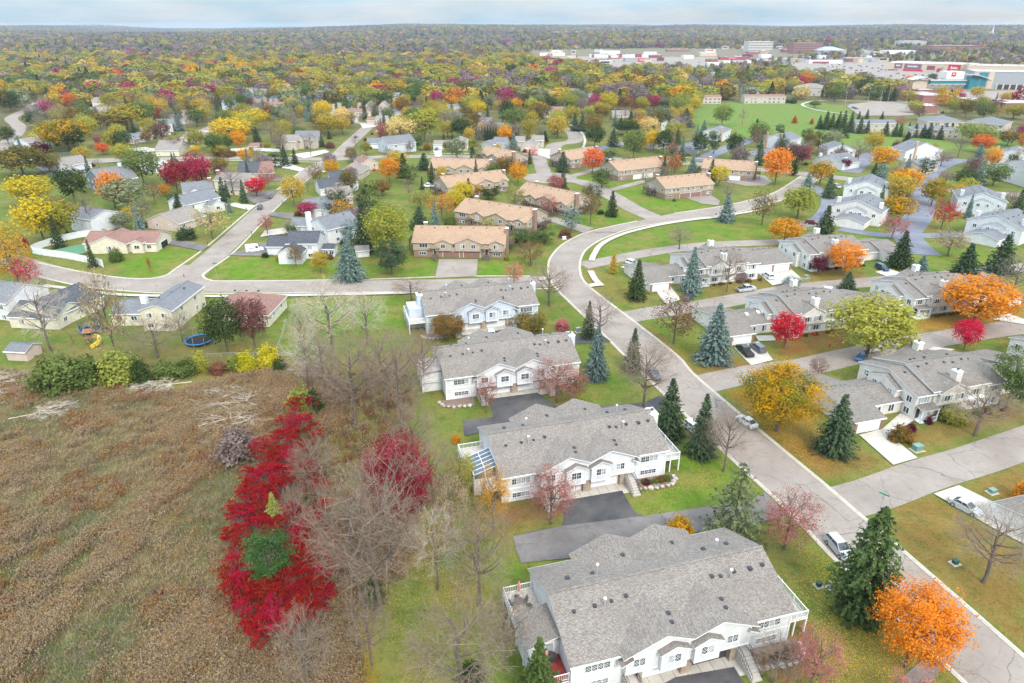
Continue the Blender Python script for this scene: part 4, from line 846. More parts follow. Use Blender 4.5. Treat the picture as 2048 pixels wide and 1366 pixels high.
# ---------------------------------------------------------------- detached houses and grey-roofed rows
def house(FL, FR, ze, D, sl, axis, wall, roof, label, phrase, wings=(), gf=(), gr=False, win=True, chim=None, dark_garage=False, cat='house', name='house', grp=None, z=0, hiproof=False, minlen=None, base=0):
    a = G(*FL, ze + z); b = G(*FR, ze + z); yaw = math.atan2(b.y - a.y, b.x - a.x); ln = (b - a).length
    if minlen: ln = max(ln, minlen)
    r = empty(name, (a.x, a.y, z), yaw, label=label, cat=cat, group=grp)
    if hiproof: zr = hip(r, 0, ln, 0, D, ze, sl, roof, wall)
    else: zr = gable(r, 0, ln, 0, D, ze, sl, axis, wall, roof)[2]
    for wg in wings:
        x0, x1, y0, y1, wz, ws, wa = wg[:7]; x0 *= ln; x1 *= ln
        gable(r, x0, x1, y0, y1, wz, ws, wa, wall, roof, rake=.25, name='gable_roof')
        if win and y0 < 0 and not (len(wg) > 7):
            window(r, 'f', (x0 + x1) / 2, y0 - .01, max(.7, wz - 1.9), 1.5, 1.1, 'double')
    near = a.length < 420
    if win:
        rows = [ze - 1.75] + ([ze - 4.4] if ze > 4.6 else [])
        for zz in rows:
            n = max(2, int(ln / 4.2))
            for k in range(n):
                x = ln * (k + .5) / n
                if any(abs(x - g * ln) < 3.4 for g in gf) and zz < 2.2: continue
                if any(wg[0] * ln - .8 < x < wg[1] * ln + .8 and wg[2] < 0 for wg in wings): continue
                window(r, 'f', x, -.01, max(zz, .4), 1.3, 1.05, 'double')
            for fc, off in (('l', -.01), ('r', ln + .01)):
                if near or ze > 4.6:
                    for y in (D * .28, D * .7):
                        if fc == 'r' and gr and zz < 2.2: continue
                        window(r, fc, y, off, max(zz, .4), 1.1, 1.05, 'double')
    for g in gf: gdoor(r, 'f', g * ln, (min([w_[2] for w_ in wings if w_[0] * ln < g * ln < w_[1] * ln] + [0])) - .02, 4.8, None)
    if gr: gdoor(r, 'r', D / 2, ln + .02, 4.8, paint('open_garage_shade_paint', (.03, .03, .035), .6, .1) if dark_garage else None)  # an open garage is a near-black door, its inner shade put into the colour
    if chim:
        for c_ in chim: x, y, m_ = c_; chimney(r, x * ln - .6, x * ln + .6, y - .8, y + .8, 1, zr + 1.2, m_, False)
    if near:
        for k in range(3): vent(r, ln * (.3 + .2 * k), D * .55 if axis == 'x' else D * (.3 + .2 * k), (ze + sl * D * .45 + .12) if axis == 'x' and not hiproof else zr + .05, .8)
    if phrase: landmark(r, phrase, ln / 2, ze, max(25, abs(FR[0] - FL[0]) * .6))
    foot(r, -1, ln + 1, -1, D + 1); return r, ln
BRKC = paint('tan_chimney_brick', (.50, .33, .24), .9, .15)
HS = [
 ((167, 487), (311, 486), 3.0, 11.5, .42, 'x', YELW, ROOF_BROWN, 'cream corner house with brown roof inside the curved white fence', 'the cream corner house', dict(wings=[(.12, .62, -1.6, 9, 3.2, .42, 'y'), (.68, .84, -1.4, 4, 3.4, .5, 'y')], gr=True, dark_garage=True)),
 ((357, 448), (410, 431), 3.0, 15, .4, 'x', PINKW, ROOF_MID, 'low pink-beige house with taupe roof behind the pale yellow tree', 'the low pink-beige house', dict(gr=True)),
 ((372, 410), (440, 394), 4.6, 11, .5, 'x', WH_A, ROOF_BLUE, 'white house with blue-grey roofs behind a dark fir', 'the white house by the fir', dict(wings=[(.5, .9, -4, 6, 3, .5, 'y')])),
 ((368, 386), (428, 380), 5.0, 11, .55, 'x', WH_A, ROOF_BLUE, 'white house with steep blue-grey gable beside the crimson maples', 'the steep-gabled white house', dict(wings=[(.1, .6, -2, 7, 4.6, .7, 'y')], chim=[(.95, 5, REDBRICK)])),
 ((427, 360), (492, 362), 5.0, 11, .42, 'x', YELW, ROOF_MID, 'pale yellow house with taupe roofs behind two thin spruces', 'the pale yellow house', dict(wings=[(.5, 1.0, -6, 3, 2.7, .42, 'x')], chim=[(.02, 4, REDBRICK)])),
 ((474, 346), (515, 346), 3.4, 12, .7, 'x', WH_A, ROOF_DARK, 'house with steep charcoal roof joined to a brown-roofed wing', 'the charcoal-roofed house', dict(wings=[(.4, .9, -4, 6, 2.8, .6, 'y')])),
 ((518, 347), (548, 345), 3.2, 14, .6, 'x', REDBRICK, ROOF_BROWN, 'brick house with steep brown roof above a small green lawn', 'the brick house', dict()),
 ((137, 432), (180, 440), 5.2, 12, .35, 'x', WH_A, ROOF_BLUE, 'plain white house wall behind the big yellow trees', 'the plain white house', dict(win=False)),
 ((183, 440), (209, 441), 3.0, 7, .2, 'x', WH_A, ROOF_MID, 'small white sunroom building with many windows and flat roof', 'the white sunroom building', dict()),
 ((172, 353), (203, 365), 5.6, 15, .45, 'y', BLUEW, ROOF_BLUE, 'slate-blue gabled house among orange trees', 'the slate-blue house', dict(chim=[(.5, 12, WHITE)])),
 ((94, 329), (131, 333), 3.2, 14, .45, 'y', WH_A, ROOF_MID, 'white gable end beside the broad rust-brown tree', 'the white gable end', dict()),
 ((27, 284), (56, 286), 3.2, 13, .35, 'y', WH_A, ROOF_MID, 'white bungalow with broad taupe gable at the curve of the far road', 'the far-left bungalow', dict(win=False)),
 ((281, 256), (316, 258), 5.0, 10, .35, 'x', YELW, ROOF_MID, 'tan two-storey house in the row of far green lawns, lowest roofline', 'the tan two-storey house', dict()),
 ((312, 249), (345, 248), 5.0, 11, .5, 'x', WH_A, ROOF_BLUE, 'white gabled house with blue-grey roof behind a small blue spruce', 'the white gabled house', dict(wings=[(.6, 1, -2, 5, 5, .5, 'y')])),
 ((335, 236), (376, 238), 3.2, 11, .4, 'x', WH_A, ROOF_MID, 'white house with mauve roof in the row of green lawns', 'the mauve-roofed house', dict(wings=[(.6, 1, -4, 5, 3, .45, 'y')])),
 ((357, 228), (393, 228), 5.0, 10, .4, 'x', WH_A, ROOF_BROWN, 'white house with wide red-brown roof above the far lawns', 'the red-brown roofed house', dict()),
 ((268, 279), (304, 270), 2.8, 12, .35, 'x', BEIGE, ROOF_BLUE, 'low house with long blue-grey roof and parked white car', 'the long low house', dict()),
 ((240, 275), (266, 277), 2.8, 11, .35, 'x', BEIGE, ROOF_BLUE, 'low blue-grey roof half hidden by the olive tree', 'the half-hidden low house', dict(win=False)),
 ((405, 276), (427, 270), 3.0, 14, .4, 'y', YELW, ROOF_MID, 'plain cream gable end beside the tall golden poplar', 'the cream gable end', dict(win=False)),
 ((357, 301), (380, 290), 3.0, 13, .45, 'y', YELW, ROOF_MID, 'brown-roofed gable with white wall behind the rust maple', 'the brown gable', dict(win=False)),
 ((443, 207), (468, 207), 5.5, 10, .5, 'x', LBLUE, ROOF_BLUE, 'pale blue two-storey house with a veranda at the far cul-de-sac', 'the pale blue veranda house', dict()),
 ((470, 208), (482, 206), 3.0, 10, .5, 'x', LBLUE, ROOF_BLUE, 'grey-roofed garage beside the pale blue veranda house', None, dict(win=False)),
 ((558, 212), (598, 211), 3.0, 11, .5, 'x', WH_A, ROOF_BLUE, 'white-trimmed house with long blue roof behind a small red tree', 'the long blue-roofed house', dict(wings=[(.7, 1, -2, 5, 3.4, .7, 'y')])),
 ((561, 283), (592, 283), 5.0, 12, .5, 'x', BEIGE, ROOF_MID, 'beige garage wing with taupe roof beside the large brick-fronted house', 'the beige garage wing', dict(win=False)),
 ((588, 277), (634, 277), 5.6, 12, .6, 'x', BEIGE, ROOF_BLUE, 'large beige house with steep blue-grey gables behind bare purple trees', 'the large gabled house', dict(wings=[(.1, .45, -3, 6, 5.4, .9, 'y'), (.6, .95, -2, 6, 5.4, .9, 'y')])),
 ((497, 293), (517, 293), 2.4, 7, .45, 'x', REDBRICK, ROOF_BROWN, 'small brown barn beside the white fence', 'the small brown barn', dict(name='barn', cat='shed', win=False)),
 ((510, 318), (538, 316), 3.2, 12, .5, 'y', PINKW, ROOF_BLUE, 'house with pale blue-grey gable roof behind the steep roofs', 'the pale gable', dict()),
 ((306, 326), (335, 321), 5.2, 12, .55, 'y', WH_A, ROOF_MID, 'white two-storey gable peeking out behind the green tree', 'the white two-storey gable', dict()),
 ((672, 213), (719, 213), 3.0, 11, .4, 'x', WH_A, ROOF_MID, 'white house with wide grey roof beyond the golden trees', 'the wide grey-roofed house', dict(wings=[(.4, .6, -2, 5, 3, .5, 'y')])),
 ((697, 226), (741, 224), 3.0, 11, .4, 'x', YELW, ROOF_BROWN, 'cream house with brick-red roof and attached garage', 'the red-roofed cream house', dict(wings=[(.68, 1, -1.5, 10, 3.4, .45, 'y')])),
 ((733, 241), (750, 241), 2.8, 10, .4, 'x', PINKW, ROOF_BROWN, 'garage with blue door and brown roof at the cul-de-sac', 'the blue-doored garage', dict(win=False)),
 ((751, 238), (773, 238), 4.8, 10, .35, 'x', YELW, ROOF_MID, 'pale two-storey house beside the blue-doored garage', 'the pale split-level', dict()),
 ((697, 237), (716, 236), 2.6, 9, .35, 'x', PINKW, ROOF_BROWN, 'pinkish garage with brown roof and dark car before it', 'the pinkish garage', dict(gf=(.5,), win=False)),
 ((733, 287), (757, 287), 3.0, 10, .5, 'x', LBLUE, ROOF_BLUE, 'pale blue garage wing next to a round maroon bush', 'the pale blue garage', dict(gf=(.6,), win=False)),
 ((755, 284), (776, 290), 5.2, 18, .55, 'y', LBLUE, ROOF_BLUE, 'pale blue gabled house near the corner of the cross street', 'the pale blue corner house', dict()),
 ((752, 263), (772, 263), 2.6, 7, .2, 'x', REDBRICK, ROOF_TAN, 'small orange-brown roofed building behind the pale blue house', None, dict(win=False, name='shed', cat='shed')),
 ((731, 211), (746, 211), 5.2, 10, .9, 'y', BEIGE, ROOF_MID, 'steep gabled beige house below the broad green tree', 'the steep beige house', dict()),
 ((757, 212), (775, 212), 5.2, 10, .9, 'y', BEIGE, ROOF_MID, 'second steep beige gable next to the dark spruce', None, dict()),
 ((758, 225), (797, 226), 3.0, 11, .4, 'x', WH_A, ROOF_BLUE, 'low white house with grey roof before an orange tree', 'the low white house', dict(wings=[(.5, .8, -2, 5, 3, .5, 'y')])),
 ((663, 225), (686, 224), 3.0, 10, .4, 'x', WH_A, ROOF_BLUE, 'little white house next to the golden tree cluster', 'the little white house', dict()),
 ((898, 215), (920, 214), 3.4, 10, .4, 'x', YELW, ROOF_BLUE, 'small pale house with grey roof next to a magenta tree', 'the small pale house', dict(win=False)),
 ((959, 241), (983, 241), 3.0, 9, .35, 'x', BEIGE, ROOF_BLUE, 'beige house with pale grey roof above the dark hedge', 'the house above the hedge', dict()),
 ((956, 251), (1007, 251), 2.8, 9, .3, 'x', BEIGE, ROOF_MID, 'long low house directly behind the dark hedge', 'the long house behind the hedge', dict(win=False)),
 ((867, 289), (907, 289), 2.8, 9, .38, 'x', YELW, ROOF_MID, 'cream ranch house with white garage on the cross street', 'the cream ranch house', dict(gf=(.2,))),
 ((905, 284), (934, 284), 5.0, 11, .42, 'y', YELW, ROOF_MID, 'cream split-level with a gable facing the cross street', 'the cream split-level', dict()),
 ((963, 288), (990, 291), 3.2, 12, .5, 'y', GREYW, ROOF_BLUE, 'blue-grey gabled house behind the dark hedge corner', 'the blue-grey gabled house', dict()),
 ((985, 285), (1010, 286), 4.2, 10, .5, 'x', GREYW, ROOF_BLUE, 'blue-grey wing with white window beside the blue spruce', None, dict()),
 ((1030, 283), (1050, 283), 4.5, 12, .35, 'x', BEIGE, ROOF_MID, 'taupe house wing with square grey roof by the blue spruce', None, dict(win=False)),
 ((1041, 291), (1071, 292), 3.2, 12, .5, 'y', BEIGE, ROOF_MID, 'taupe gabled garage with grey door beside the striped bright lawn', 'the taupe garage', dict(gf=(.6,))),
 ((1064, 281), (1088, 281), 4.2, 11, .4, 'x', BEIGE, ROOF_MID, 'taupe house with tall white window bay near the bright lawn', 'the taupe house with the bay', dict()),
 ((676, 345), (722, 346), 3.2, 14, .62, 'x', BEIGE, ROOF_MID, 'house with broad steep grey-brown hip roof on the cross street', 'the steep hip-roofed house', dict(hiproof=True, wings=[(0, .5, -3.5, 8, 3, .6, 'y')])),
 ((722, 328), (756, 325), 3.4, 12, .55, 'y', PINKW, ROOF_BROWN, 'pink-beige house with brown gable facing the cross street', 'the pink-beige gable', dict()),
 ((640, 378), (672, 375), 3.2, 11, .55, 'x', WH_A, ROOF_DARK, 'charcoal-roofed garage wing beside the rust-red maple', 'the charcoal garage wing', dict(win=False)),
 ((662, 366), (716, 362), 3.6, 13, .6, 'x', WH_A, ROOF_DARK, 'long charcoal-roofed house behind the golden street tree', 'the long charcoal-roofed house', dict(wings=[(.5, .9, -3, 6, 3.4, .6, 'y')])),
 ((660, 396), (705, 392), 3.2, 12, .5, 'x', PINKW, ROOF_MID, 'pink-brown roofed house between charcoal and grey roofs', 'the pink-brown roofed house', dict(wings=[(.2, .7, -3, 6, 3.2, .5, 'y')])),
 ((629, 420), (672, 412), 3.2, 12, .5, 'x', WH_A, ROOF_BLUE, 'grey-roofed house behind the crimson street tree', 'the grey-roofed house behind crimson', dict(wings=[(.3, .8, -3, 6, 3.2, .5, 'y')])),
 ((580, 452), (618, 452), 2.9, 9, .4, 'x', WH_A, ROOF_BLUE, 'low white garage wing with grey roof by the pink tree', 'the white garage wing', dict(win=False)),
 ((616, 447), (655, 460), 5.2, 13, .5, 'y', WH_A, ROOF_BLUE, 'white two-storey house with broad white chimney and grey roof', 'the white chimney house', dict(chim=[(.12, -.4, WHITE)])),
 ((533, 493), (575, 493), 2.9, 9, .5, 'x', WH_A, ROOF_DARK, 'white garage with charcoal roof behind the white van', 'the charcoal-roofed garage', dict(win=False)),
 ((572, 487), (634, 487), 5.0, 10, .5, 'x', WH_A, ROOF_DARK, 'white corner house with charcoal roofs and a small glazed porch', 'the charcoal-roofed corner house', dict(wings=[(-.12, .62, -5.5, 4, 3.4, .55, 'y')])),
 ((645, 498), (668, 498), 2.6, 5, .35, 'x', WH_A, ROOF_DARK, 'small glazed porch with charcoal roof beside the corner house', None, dict(name='garden_room', cat='porch')),
 ((712, 502), (738, 500), 2.2, 4, .5, 'x', WH_A, ROOF_MID, 'small white garden shed between dark spruces', None, dict(name='shed', cat='shed', win=False)),
 ((108, 634), (204, 592), 3.2, 13, .45, 'x', YELW, ROOF_DARK, 'cream backyard house with charcoal roof and sliding door', 'the charcoal-roofed backyard house', dict()),
 ((16, 633), (112, 637), 3.0, 10, .42, 'x', YELW, ROOF_DARK, 'cream wing with charcoal roof and small concrete patio', 'the cream wing with the patio', dict()),
 ((280, 621), (342, 622), 5.3, 17, .35, 'y', YELW, ROOF_BLUE, 'cream two-storey backyard house with pale grey roof and deck', 'the grey-roofed backyard house', dict()),
 ((221, 628), (281, 627), 3.2, 10, .35, 'x', YELW, ROOF_BLUE, 'low cream wing with grey roof behind the wooden deck', 'the low cream wing', dict(chim=[(.95, 4, WHITE)])),
 ((415, 628), (535, 630), 3.2, 13, .5, 'x', YELW, ROOF_BROWN, 'house with a pinkish-brown hip roof behind the maroon tree', 'the brown hip-roofed house', dict(hiproof=True)),
 ((-40, 600), (12, 607), 4.8, 12, .5, 'x', WH_A, ROOF_BLUE, 'grey-roofed white house cut off by the picture edge', 'the cut-off white house', dict()),
 ((10, 702), (50, 704), 2.3, 4.5, .4, 'x', PINKW, ROOF_BLUE, 'small beige garden shed with grey roof at the field edge', 'the beige garden shed', dict(name='shed', cat='shed', win=False)),
]
for h_ in HS:
    house(*h_[:10], **h_[10])
# rows with grey roofs on the far right: broad gables facing the camera
def row_home(FL, FR, ze, D, label, phrase, wall=CREAM2, gar=True, chim='white', bay=True, win=True, z0=0, sl=.36):
    a = G(*FL, ze); b = G(*FR, ze); yaw = math.atan2(b.y - a.y, b.x - a.x); ln = (b - a).length
    r = empty('townhouse', (a.x, a.y, 0), yaw, label=label, cat='townhouse', group='grey-roofed townhouses on the blue-grey lanes')
    zr = gable(r, 0, ln, 0, D, ze, sl, 'y', wall, ROOF_BLUE)[2]
    if bay:
        gable(r, ln * .32, ln * .72, -1.1, 2, ze - .6, .4, 'y', wall, ROOF_BLUE, name='gable_roof', rake=.2)
        for x in (.42, .6): window(r, 'f', ln * x, -1.12, ze - 2.2, 1.1, 1.1, 'double')
    if win:
        for x in (.16, .86): window(r, 'f', ln * x, -.02, ze - 2.2, 1.1, 1.1, 'double')
    if gar: gable(r, ln * .22, ln * .82, -9, 0, 2.4, .3, 'y', wall, ROOF_BLUE)
    if chim == 'white':
        for x, y in ((.08, 3), (.92, 3)): chimney(r, ln * x - .6, ln * x + .6, y, y + 1.3, ze, ze + 2.6, wall, False)
    elif chim: 
        for x in chim: chimney(r, ln * x - .5, ln * x + .5, -.55, -.02, 0, zr + .9, BRKC, False)
    for k in range(6): vent(r, ln * (.34 if k % 2 else .66), 2 + k * (D - 4) / 6, ze + sl * ln * .34 + .15, .9)
    if phrase: landmark(r, phrase, ln / 2, ze, 60)
    foot(r, -1, ln + 1, -9 if gar else -1, D + 1)
row_home((1689, 372), (1778, 381), 5.4, 16, 'white townhouse with two chimneys above the cream one by the lane', 'the two-chimney white townhouse', WH_A, gar=False)
row_home((1663, 410), (1764, 425), 5.4, 15, 'cream townhouse with a blank garage wall beside the maroon car', 'the townhouse with the blank garage wall')
row_home((1917, 397), (2015, 405), 5.4, 16, 'pale blue-grey townhouse behind the crimson tree', 'the pale blue-grey townhouse', siding('pale_grey_siding', (.58, .62, .66)), gar=False)
row_home((1935, 438), (2046, 460), 5.4, 16, 'white townhouse with a blank white garage end among spruces', 'the white townhouse among spruces', WH_A)
row_home((1626, 317), (1686, 328), 3.2, 14, 'pale garage end with a low gable and one white flue', 'the pale garage end', WH_A, gar=False, win=False, bay=True)
row_home((1655, 299), (1712, 300), 4.6, 14, 'white townhouse with grey roof behind the bare purple tree', 'the white townhouse behind the bare tree', WH_A, gar=False, chim=None, bay=False)
row_home((1797, 327), (1850, 335), 3.4, 14, 'tan-fronted garage end half hidden by conifers', 'the tan garage end', BEIGE, gar=False, win=False, bay=True)
row_home((1812, 303), (1885, 300), 5.2, 12, 'white townhouse with a brick chimney beside the golden trees', 'the white townhouse with the brick chimney', WH_A, gar=False, chim=[.25], bay=False)
row_home((1979, 309), (2075, 318), 5.4, 14, 'white townhouse with two tall tan brick chimneys', 'the townhouse with two brick chimneys', WH_A, gar=False, chim=[.15, .6], bay=False)
row_home((1970, 335), (2070, 365), 3.4, 13, 'white garage block with a long grey roof behind the blue spruce', 'the long white garage block', WH_A, gar=False, chim=None, bay=False, win=False)
row_home((1406, 263), (1447, 266), 5.2, 18, 'white townhouse with a tan chimney overlooking the park', 'the white townhouse by the park', WH_A, gar=False, chim=[.9], bay=False)
row_home((1524, 276), (1576, 282), 5.2, 18, 'white townhouse with two brick chimneys near the blue spruce row', 'the two-chimney townhouse by the park', WH_A, gar=False, chim=[.2, .75], bay=False)
row_home((1323, 246), (1350, 248), 5.2, 14, 'white townhouse with grey roof next to the tall poplar group', 'the white townhouse by the poplars', WH_A, gar=False, chim=None, bay=False)
row_home((1348, 296), (1390, 300), 2.8, 22, 'low garage row with one long pale grey roof', 'the low garage row', GREYW, gar=False, chim=None, bay=False, win=False, sl=.25)
row_home((1478, 306), (1512, 312), 2.8, 22, 'low cream garage row beside the round dark maples', 'the cream garage row', YELW, gar=False, chim=None, bay=False, win=False, sl=.25)
row_home((1283, 283), (1300, 288), 3.0, 14, 'grey garage with a pale gable near the round maples', 'the grey garage', GREYW, gar=False, chim=None, bay=False, win=False)
# apartment blocks beyond the park
def block(FL, FR, ze, D, wall, roof, label, sl=.3, hiproof=False, rows=2):
    z = 0
    a = G(*FL, ze); b = G(*FR, ze); yaw = math.atan2(b.y - a.y, b.x - a.x); ln = (b - a).length
    r = empty('apartment_block', (a.x, a.y, 0), yaw, label=label, cat='apartment block', group='apartment blocks beyond the park')
    if hiproof: hip(r, 0, ln, 0, D, ze, sl, roof, wall)
    else: gable(r, 0, ln, 0, D, ze, sl, 'x', wall, roof)
    n = max(3, int(ln / 4))
    for k in range(n):
        for q in range(rows): window(r, 'f', ln * (k + .5) / n, -.02, .7 + q * 2.7, 1.7, 1.3, 'double')
    foot(r, -1, ln + 1, -1, D + 1); landmark(r, label.split(' with ')[0] if len(label.split(' with ')[0].split()) < 7 else 'an apartment block', ln / 2, ze, 50)
for q in [((1490, 194), (1572, 194), 5.8, 12, BEIGE, ROOF_BROWN, 'long maroon-roofed apartment block with balconies facing the park'), ((1400, 195), (1443, 195), 5.6, 12, PINKW, ROOF_BROWN, 'brown apartment block with a red roof at the park corner'),
          ((1221, 161), (1297, 163), 5.6, 14, CREAM, ROOF_MID, 'pale apartment block with grey roof below the golden willows'), ((1339, 171), (1398, 174), 5.6, 14, BEIGE, ROOF_MID, 'grey-roofed apartment block with a row of bare trees before it'),
          ((1491, 180), (1532, 180), 5.6, 14, GREYW, ROOF_MID, 'dull grey apartment block with purple bare trees around it'), ((1538, 164), (1573, 165), 5.6, 13, CREAM, ROOF_MID, 'small cream apartment block with grey roof among golden trees'),
          ((1712, 247), (1794, 247), 5.8, 12, BEIGE, ROOF_BLUE, 'long blue-grey roofed apartment block with a balcony rail')]: block(*q)
for q in [((1592, 174), (1652, 176), 8.2, 22, BEIGE, ROOF_MID, 'three-storey beige apartment block with hip roof beyond the park'), ((1855, 243), (1930, 245), 5.5, 22, PINKW, ROOF_BLUE, 'hip-roofed brown block behind the row of firs'),
          ((1826, 258), (1921, 260), 5.5, 12, BEIGE, ROOF_BLUE, 'long low block with blue-grey hip roof behind firs'), ((1934, 244), (2010, 250), 5.5, 24, PINKW, ROOF_BLUE, 'wide hip-roofed block with an outside stair at its corner'), ((2020, 262), (2080, 268), 5.5, 16, PINKW, ROOF_BLUE, 'dark-roofed block with balconies cut off by the picture edge')]: block(*q, hiproof=True)
# small far houses showing between the crowns
fm_ = [WH_A, YELW, BEIGE, LBLUE, GREYW, PINKW, CREAM]; fr_ = [ROOF_MID, ROOF_BLUE, ROOF_GREY2, ROOF_BROWN, ROOF_DARK]
for k in range(270):
    x = random.uniform(0, 1480); y = random.uniform(104, 200) if k > 40 else random.uniform(185, 236)
    if k < 41: x = random.choice([random.uniform(780, 1330), random.uniform(0, 250), random.uniform(480, 700)])
    p = G(x, y)
    if (x > 1050 and y < 152) or any(math.hypot(p.x - f[0], p.y - f[1]) < 26 for f in FOOT): continue
    if 1380 < x and y > 196: continue
    yaw = random.choice([0, .3, -.4, .15, -.2, .5]); r = empty('house', (p.x, p.y, 0), yaw, label='small far house showing its roof between autumn crowns', cat='house', group='far houses among the autumn trees')
    ln = random.uniform(12, 19); D = random.uniform(9, 12); ze = random.choice([3.0, 3.2, 5.2]); wm = random.choice(fm_); rm = random.choice(fr_)
    gable(r, 0, ln, 0, D, ze, .42, 'x', wm, rm)
    if random.random() < .6: gable(r, ln * .55, ln * .95, -2.5, 5, ze - .2, .45, 'y', wm, rm, name='gable_roof')
    for q in range(3): window(r, 'f', ln * (.12 + .16 * q), -.02, ze - 1.8, 1.4, 1.1, 'double')
    foot(r, -1, ln + 1, -15, D + 1)
# ---------------------------------------------------------------- shops, offices and school far off
COM = {'beige': paint('beige_render', (.58, .47, .36), .8, .1), 'white': paint('white_render', (.74, .73, .72), .7, .06), 'brick': paint('dull_red_brick', (.30, .14, .12), .9, .15), 'red': paint('shop_red', (.55, .03, .06), .6, .05), 'maroon': paint('maroon_cladding', (.26, .07, .10), .7, .1),
       'grey': paint('grey_cladding', (.34, .35, .38), .6, .1), 'teal': paint('teal_glass', (.03, .20, .24), .2, .25), 'roofw': paint('white_membrane_roof', (.62, .61, .60), .8, .08), 'roofg': paint('gravel_roof', (.42, .38, .36), .9, .1), 'dark': DARK, 'turq': paint('turquoise_sign', (.03, .36, .48), .5, .05), 'conc': paint('precast_concrete', (.52, .50, .48), .8, .08), 'purple': paint('purple_brown_panels', (.22, .11, .15), .7, .1)}
def shop(x0, x1, yb, hgt, D, wall, roof, label, signs=(), yaw=None, name='shop_building', cat='building', rows=0, tilt=0):
    a = G(x0, yb); b = G(x1, yb + tilt); yaw = math.atan2(b.y - a.y, b.x - a.x); ln = (b - a).length
    r = empty(name, (a.x, a.y, float(terrain(a.x, a.y)) - .3), yaw, label=label, cat=cat)
    mb = MB(); mb.box(0, ln, 0, D, 0, hgt); mb.build('wall', [COM[wall]], r)
    mb = MB(); mb.box(-.2, ln + .2, -.2, .3, hgt - .3, hgt + .5); mb.box(-.2, ln + .2, D - .3, D + .2, hgt, hgt + .5); mb.box(-.2, .3, .3, D - .3, hgt, hgt + .5); mb.box(ln - .3, ln + .2, .3, D - .3, hgt, hgt + .5); mb.build('parapet', [COM[wall]], r)
    mb = MB(); mb.box(.3, ln - .3, .3, D - .3, hgt, hgt + .1)
    for k in range(max(2, int(ln / 14))): x = random.uniform(3, ln - 4); y = random.uniform(2, D - 4); mb.box(x, x + 2.2, y, y + 1.8, hgt + .1, hgt + 1.3)
    mb.build('flat_roof', [COM[roof]], r)
    for (s0, s1, z0, z1, c) in signs:
        mb = MB(); mb.box(ln * s0, ln * s1, -.35, -.01, hgt * z0, hgt * z1); sg = mb.build('facade_panel', [COM[c]], r)
        if c in ('red', 'turq', 'purple') and z1 > .6:
            mb = MB(); m0 = ln * (s0 + (s1 - s0) * .22); m1 = ln * (s0 + (s1 - s0) * .78); n = 7
            for k in range(n): x = m0 + (m1 - m0) * k / n; hh = (.34, .2, .26, .2, .3, .2, .24)[k] * hgt * (z1 - z0); zc = hgt * (z0 + (z1 - z0) * .42); mb.box(x, x + (m1 - m0) / n * .72, -.5, -.36, zc, zc + hh)
            mb.build('sign_lettering', [WHITE], sg)
    if rows:
        n = int(ln / 3.5); mb = MB()
        for q in range(rows):
            for k in range(n): x = ln * (k + .2) / n; z = hgt * (q + .35) / rows; mb.box(x, x + ln / n * .6, -.06, .02, z, z + hgt / rows * .42)
        mb.build('window_row', [GLASS], r)
    foot(r, -3, ln + 3, -3, D + 3); return r, ln
shop(1773, 1884, 141, 12, 70, 'beige', 'roofw', 'long beige store with dark purple panels and a red base band', [(.13, .27, .35, .98, 'purple'), (.31, .62, .3, .92, 'purple'), (.3, .66, .02, .27, 'red'), (.72, .86, .3, .8, 'maroon'), (.9, .97, .02, .5, 'red'), (.02, .2, .0, .2, 'maroon')], tilt=4)
shop(1884, 1932, 146, 13, 60, 'beige', 'roofw', 'beige store front with one big red sign panel', [(.2, .72, .15, .98, 'red')], tilt=2)
shop(1932, 2060, 150, 13, 60, 'beige', 'roofg', 'beige mall wing with a pale sign band behind the parking structure', [(.1, .4, .3, .6, 'grey')], tilt=3)
shop(1892, 1928, 158, 9, 20, 'white', 'roofw', 'small white shop with a red corner sign', [(.25, .5, .4, .98, 'red')])
r, ln = shop(1942, 2075, 178, 19, 40, 'grey', 'conc', 'grey meshed parking structure with a teal glass stair tower', [(.07, .2, .05, .95, 'teal'), (.22, .3, .05, 1.0, 'beige'), (.36, .98, .05, .3, 'dark')], name='parking_structure', cat='parking structure', tilt=3)
for k in range(7): mb = MB(); x = ln * (.36 + .1 * k); mb.box(x, x + 1.6, -.7, -.3, 0, 7); mb.build('pillar', [COM['beige']], r)
def skyway():
    a = G(1858, 178); b = G(1928, 178); ln = (b - a).length; r = empty('skyway', (a.x, a.y, 0), math.atan2(b.y - a.y, b.x - a.x), label='elevated walkway with teal glass sides and a curved white roof', cat='walkway')
    mb = MB(); mb.box(0, ln, 0, 5, 5.5, 9); mb.build('glass_wall', [COM['teal']], r); mb = MB(); mb.box(-1, ln + 1, -.6, 5.6, 9, 9.6); mb.box(-1, ln + 1, -.6, 5.6, 5, 5.5); mb.build('roof', [COM['roofw']], r)
    for k in range(5): mb = MB(); x = ln * (k + .5) / 5; mb.box(x, x + .8, 2, 3, 0, 5); mb.build('pillar', [COM['conc']], r)
    for x0, w_, hh in ((-24, 24, 10), (ln, 38, 14)):
        mb = MB(); n = 12
        for k in range(n):
            def zz(t): return (hh + 2.5 * math.sin(t * math.pi)) if x0 < 0 else (hh + 1.5) * math.cos(t * 1.35)
            t0, t1 = k / n, (k + 1) / n; xa, xb = x0 + w_ * t0, x0 + w_ * t1
            bt = [(xa, -6, zz(t0)), (xb, -6, zz(t1)), (xb, 8, zz(t1)), (xa, 8, zz(t0))]; mb.hexa(bt, [(p[0], p[1], p[2] + .6) for p in bt])
        mb.build('curved_roof', [COM['roofw']], r); mb = MB(); mb.box(x0 + 3, x0 + w_ * (.8 if x0 < 0 else .55), -2, 6, 0, hh - .5); mb.build('station_wall', [COM['beige' if x0 < 0 else 'teal']], r)
skyway()
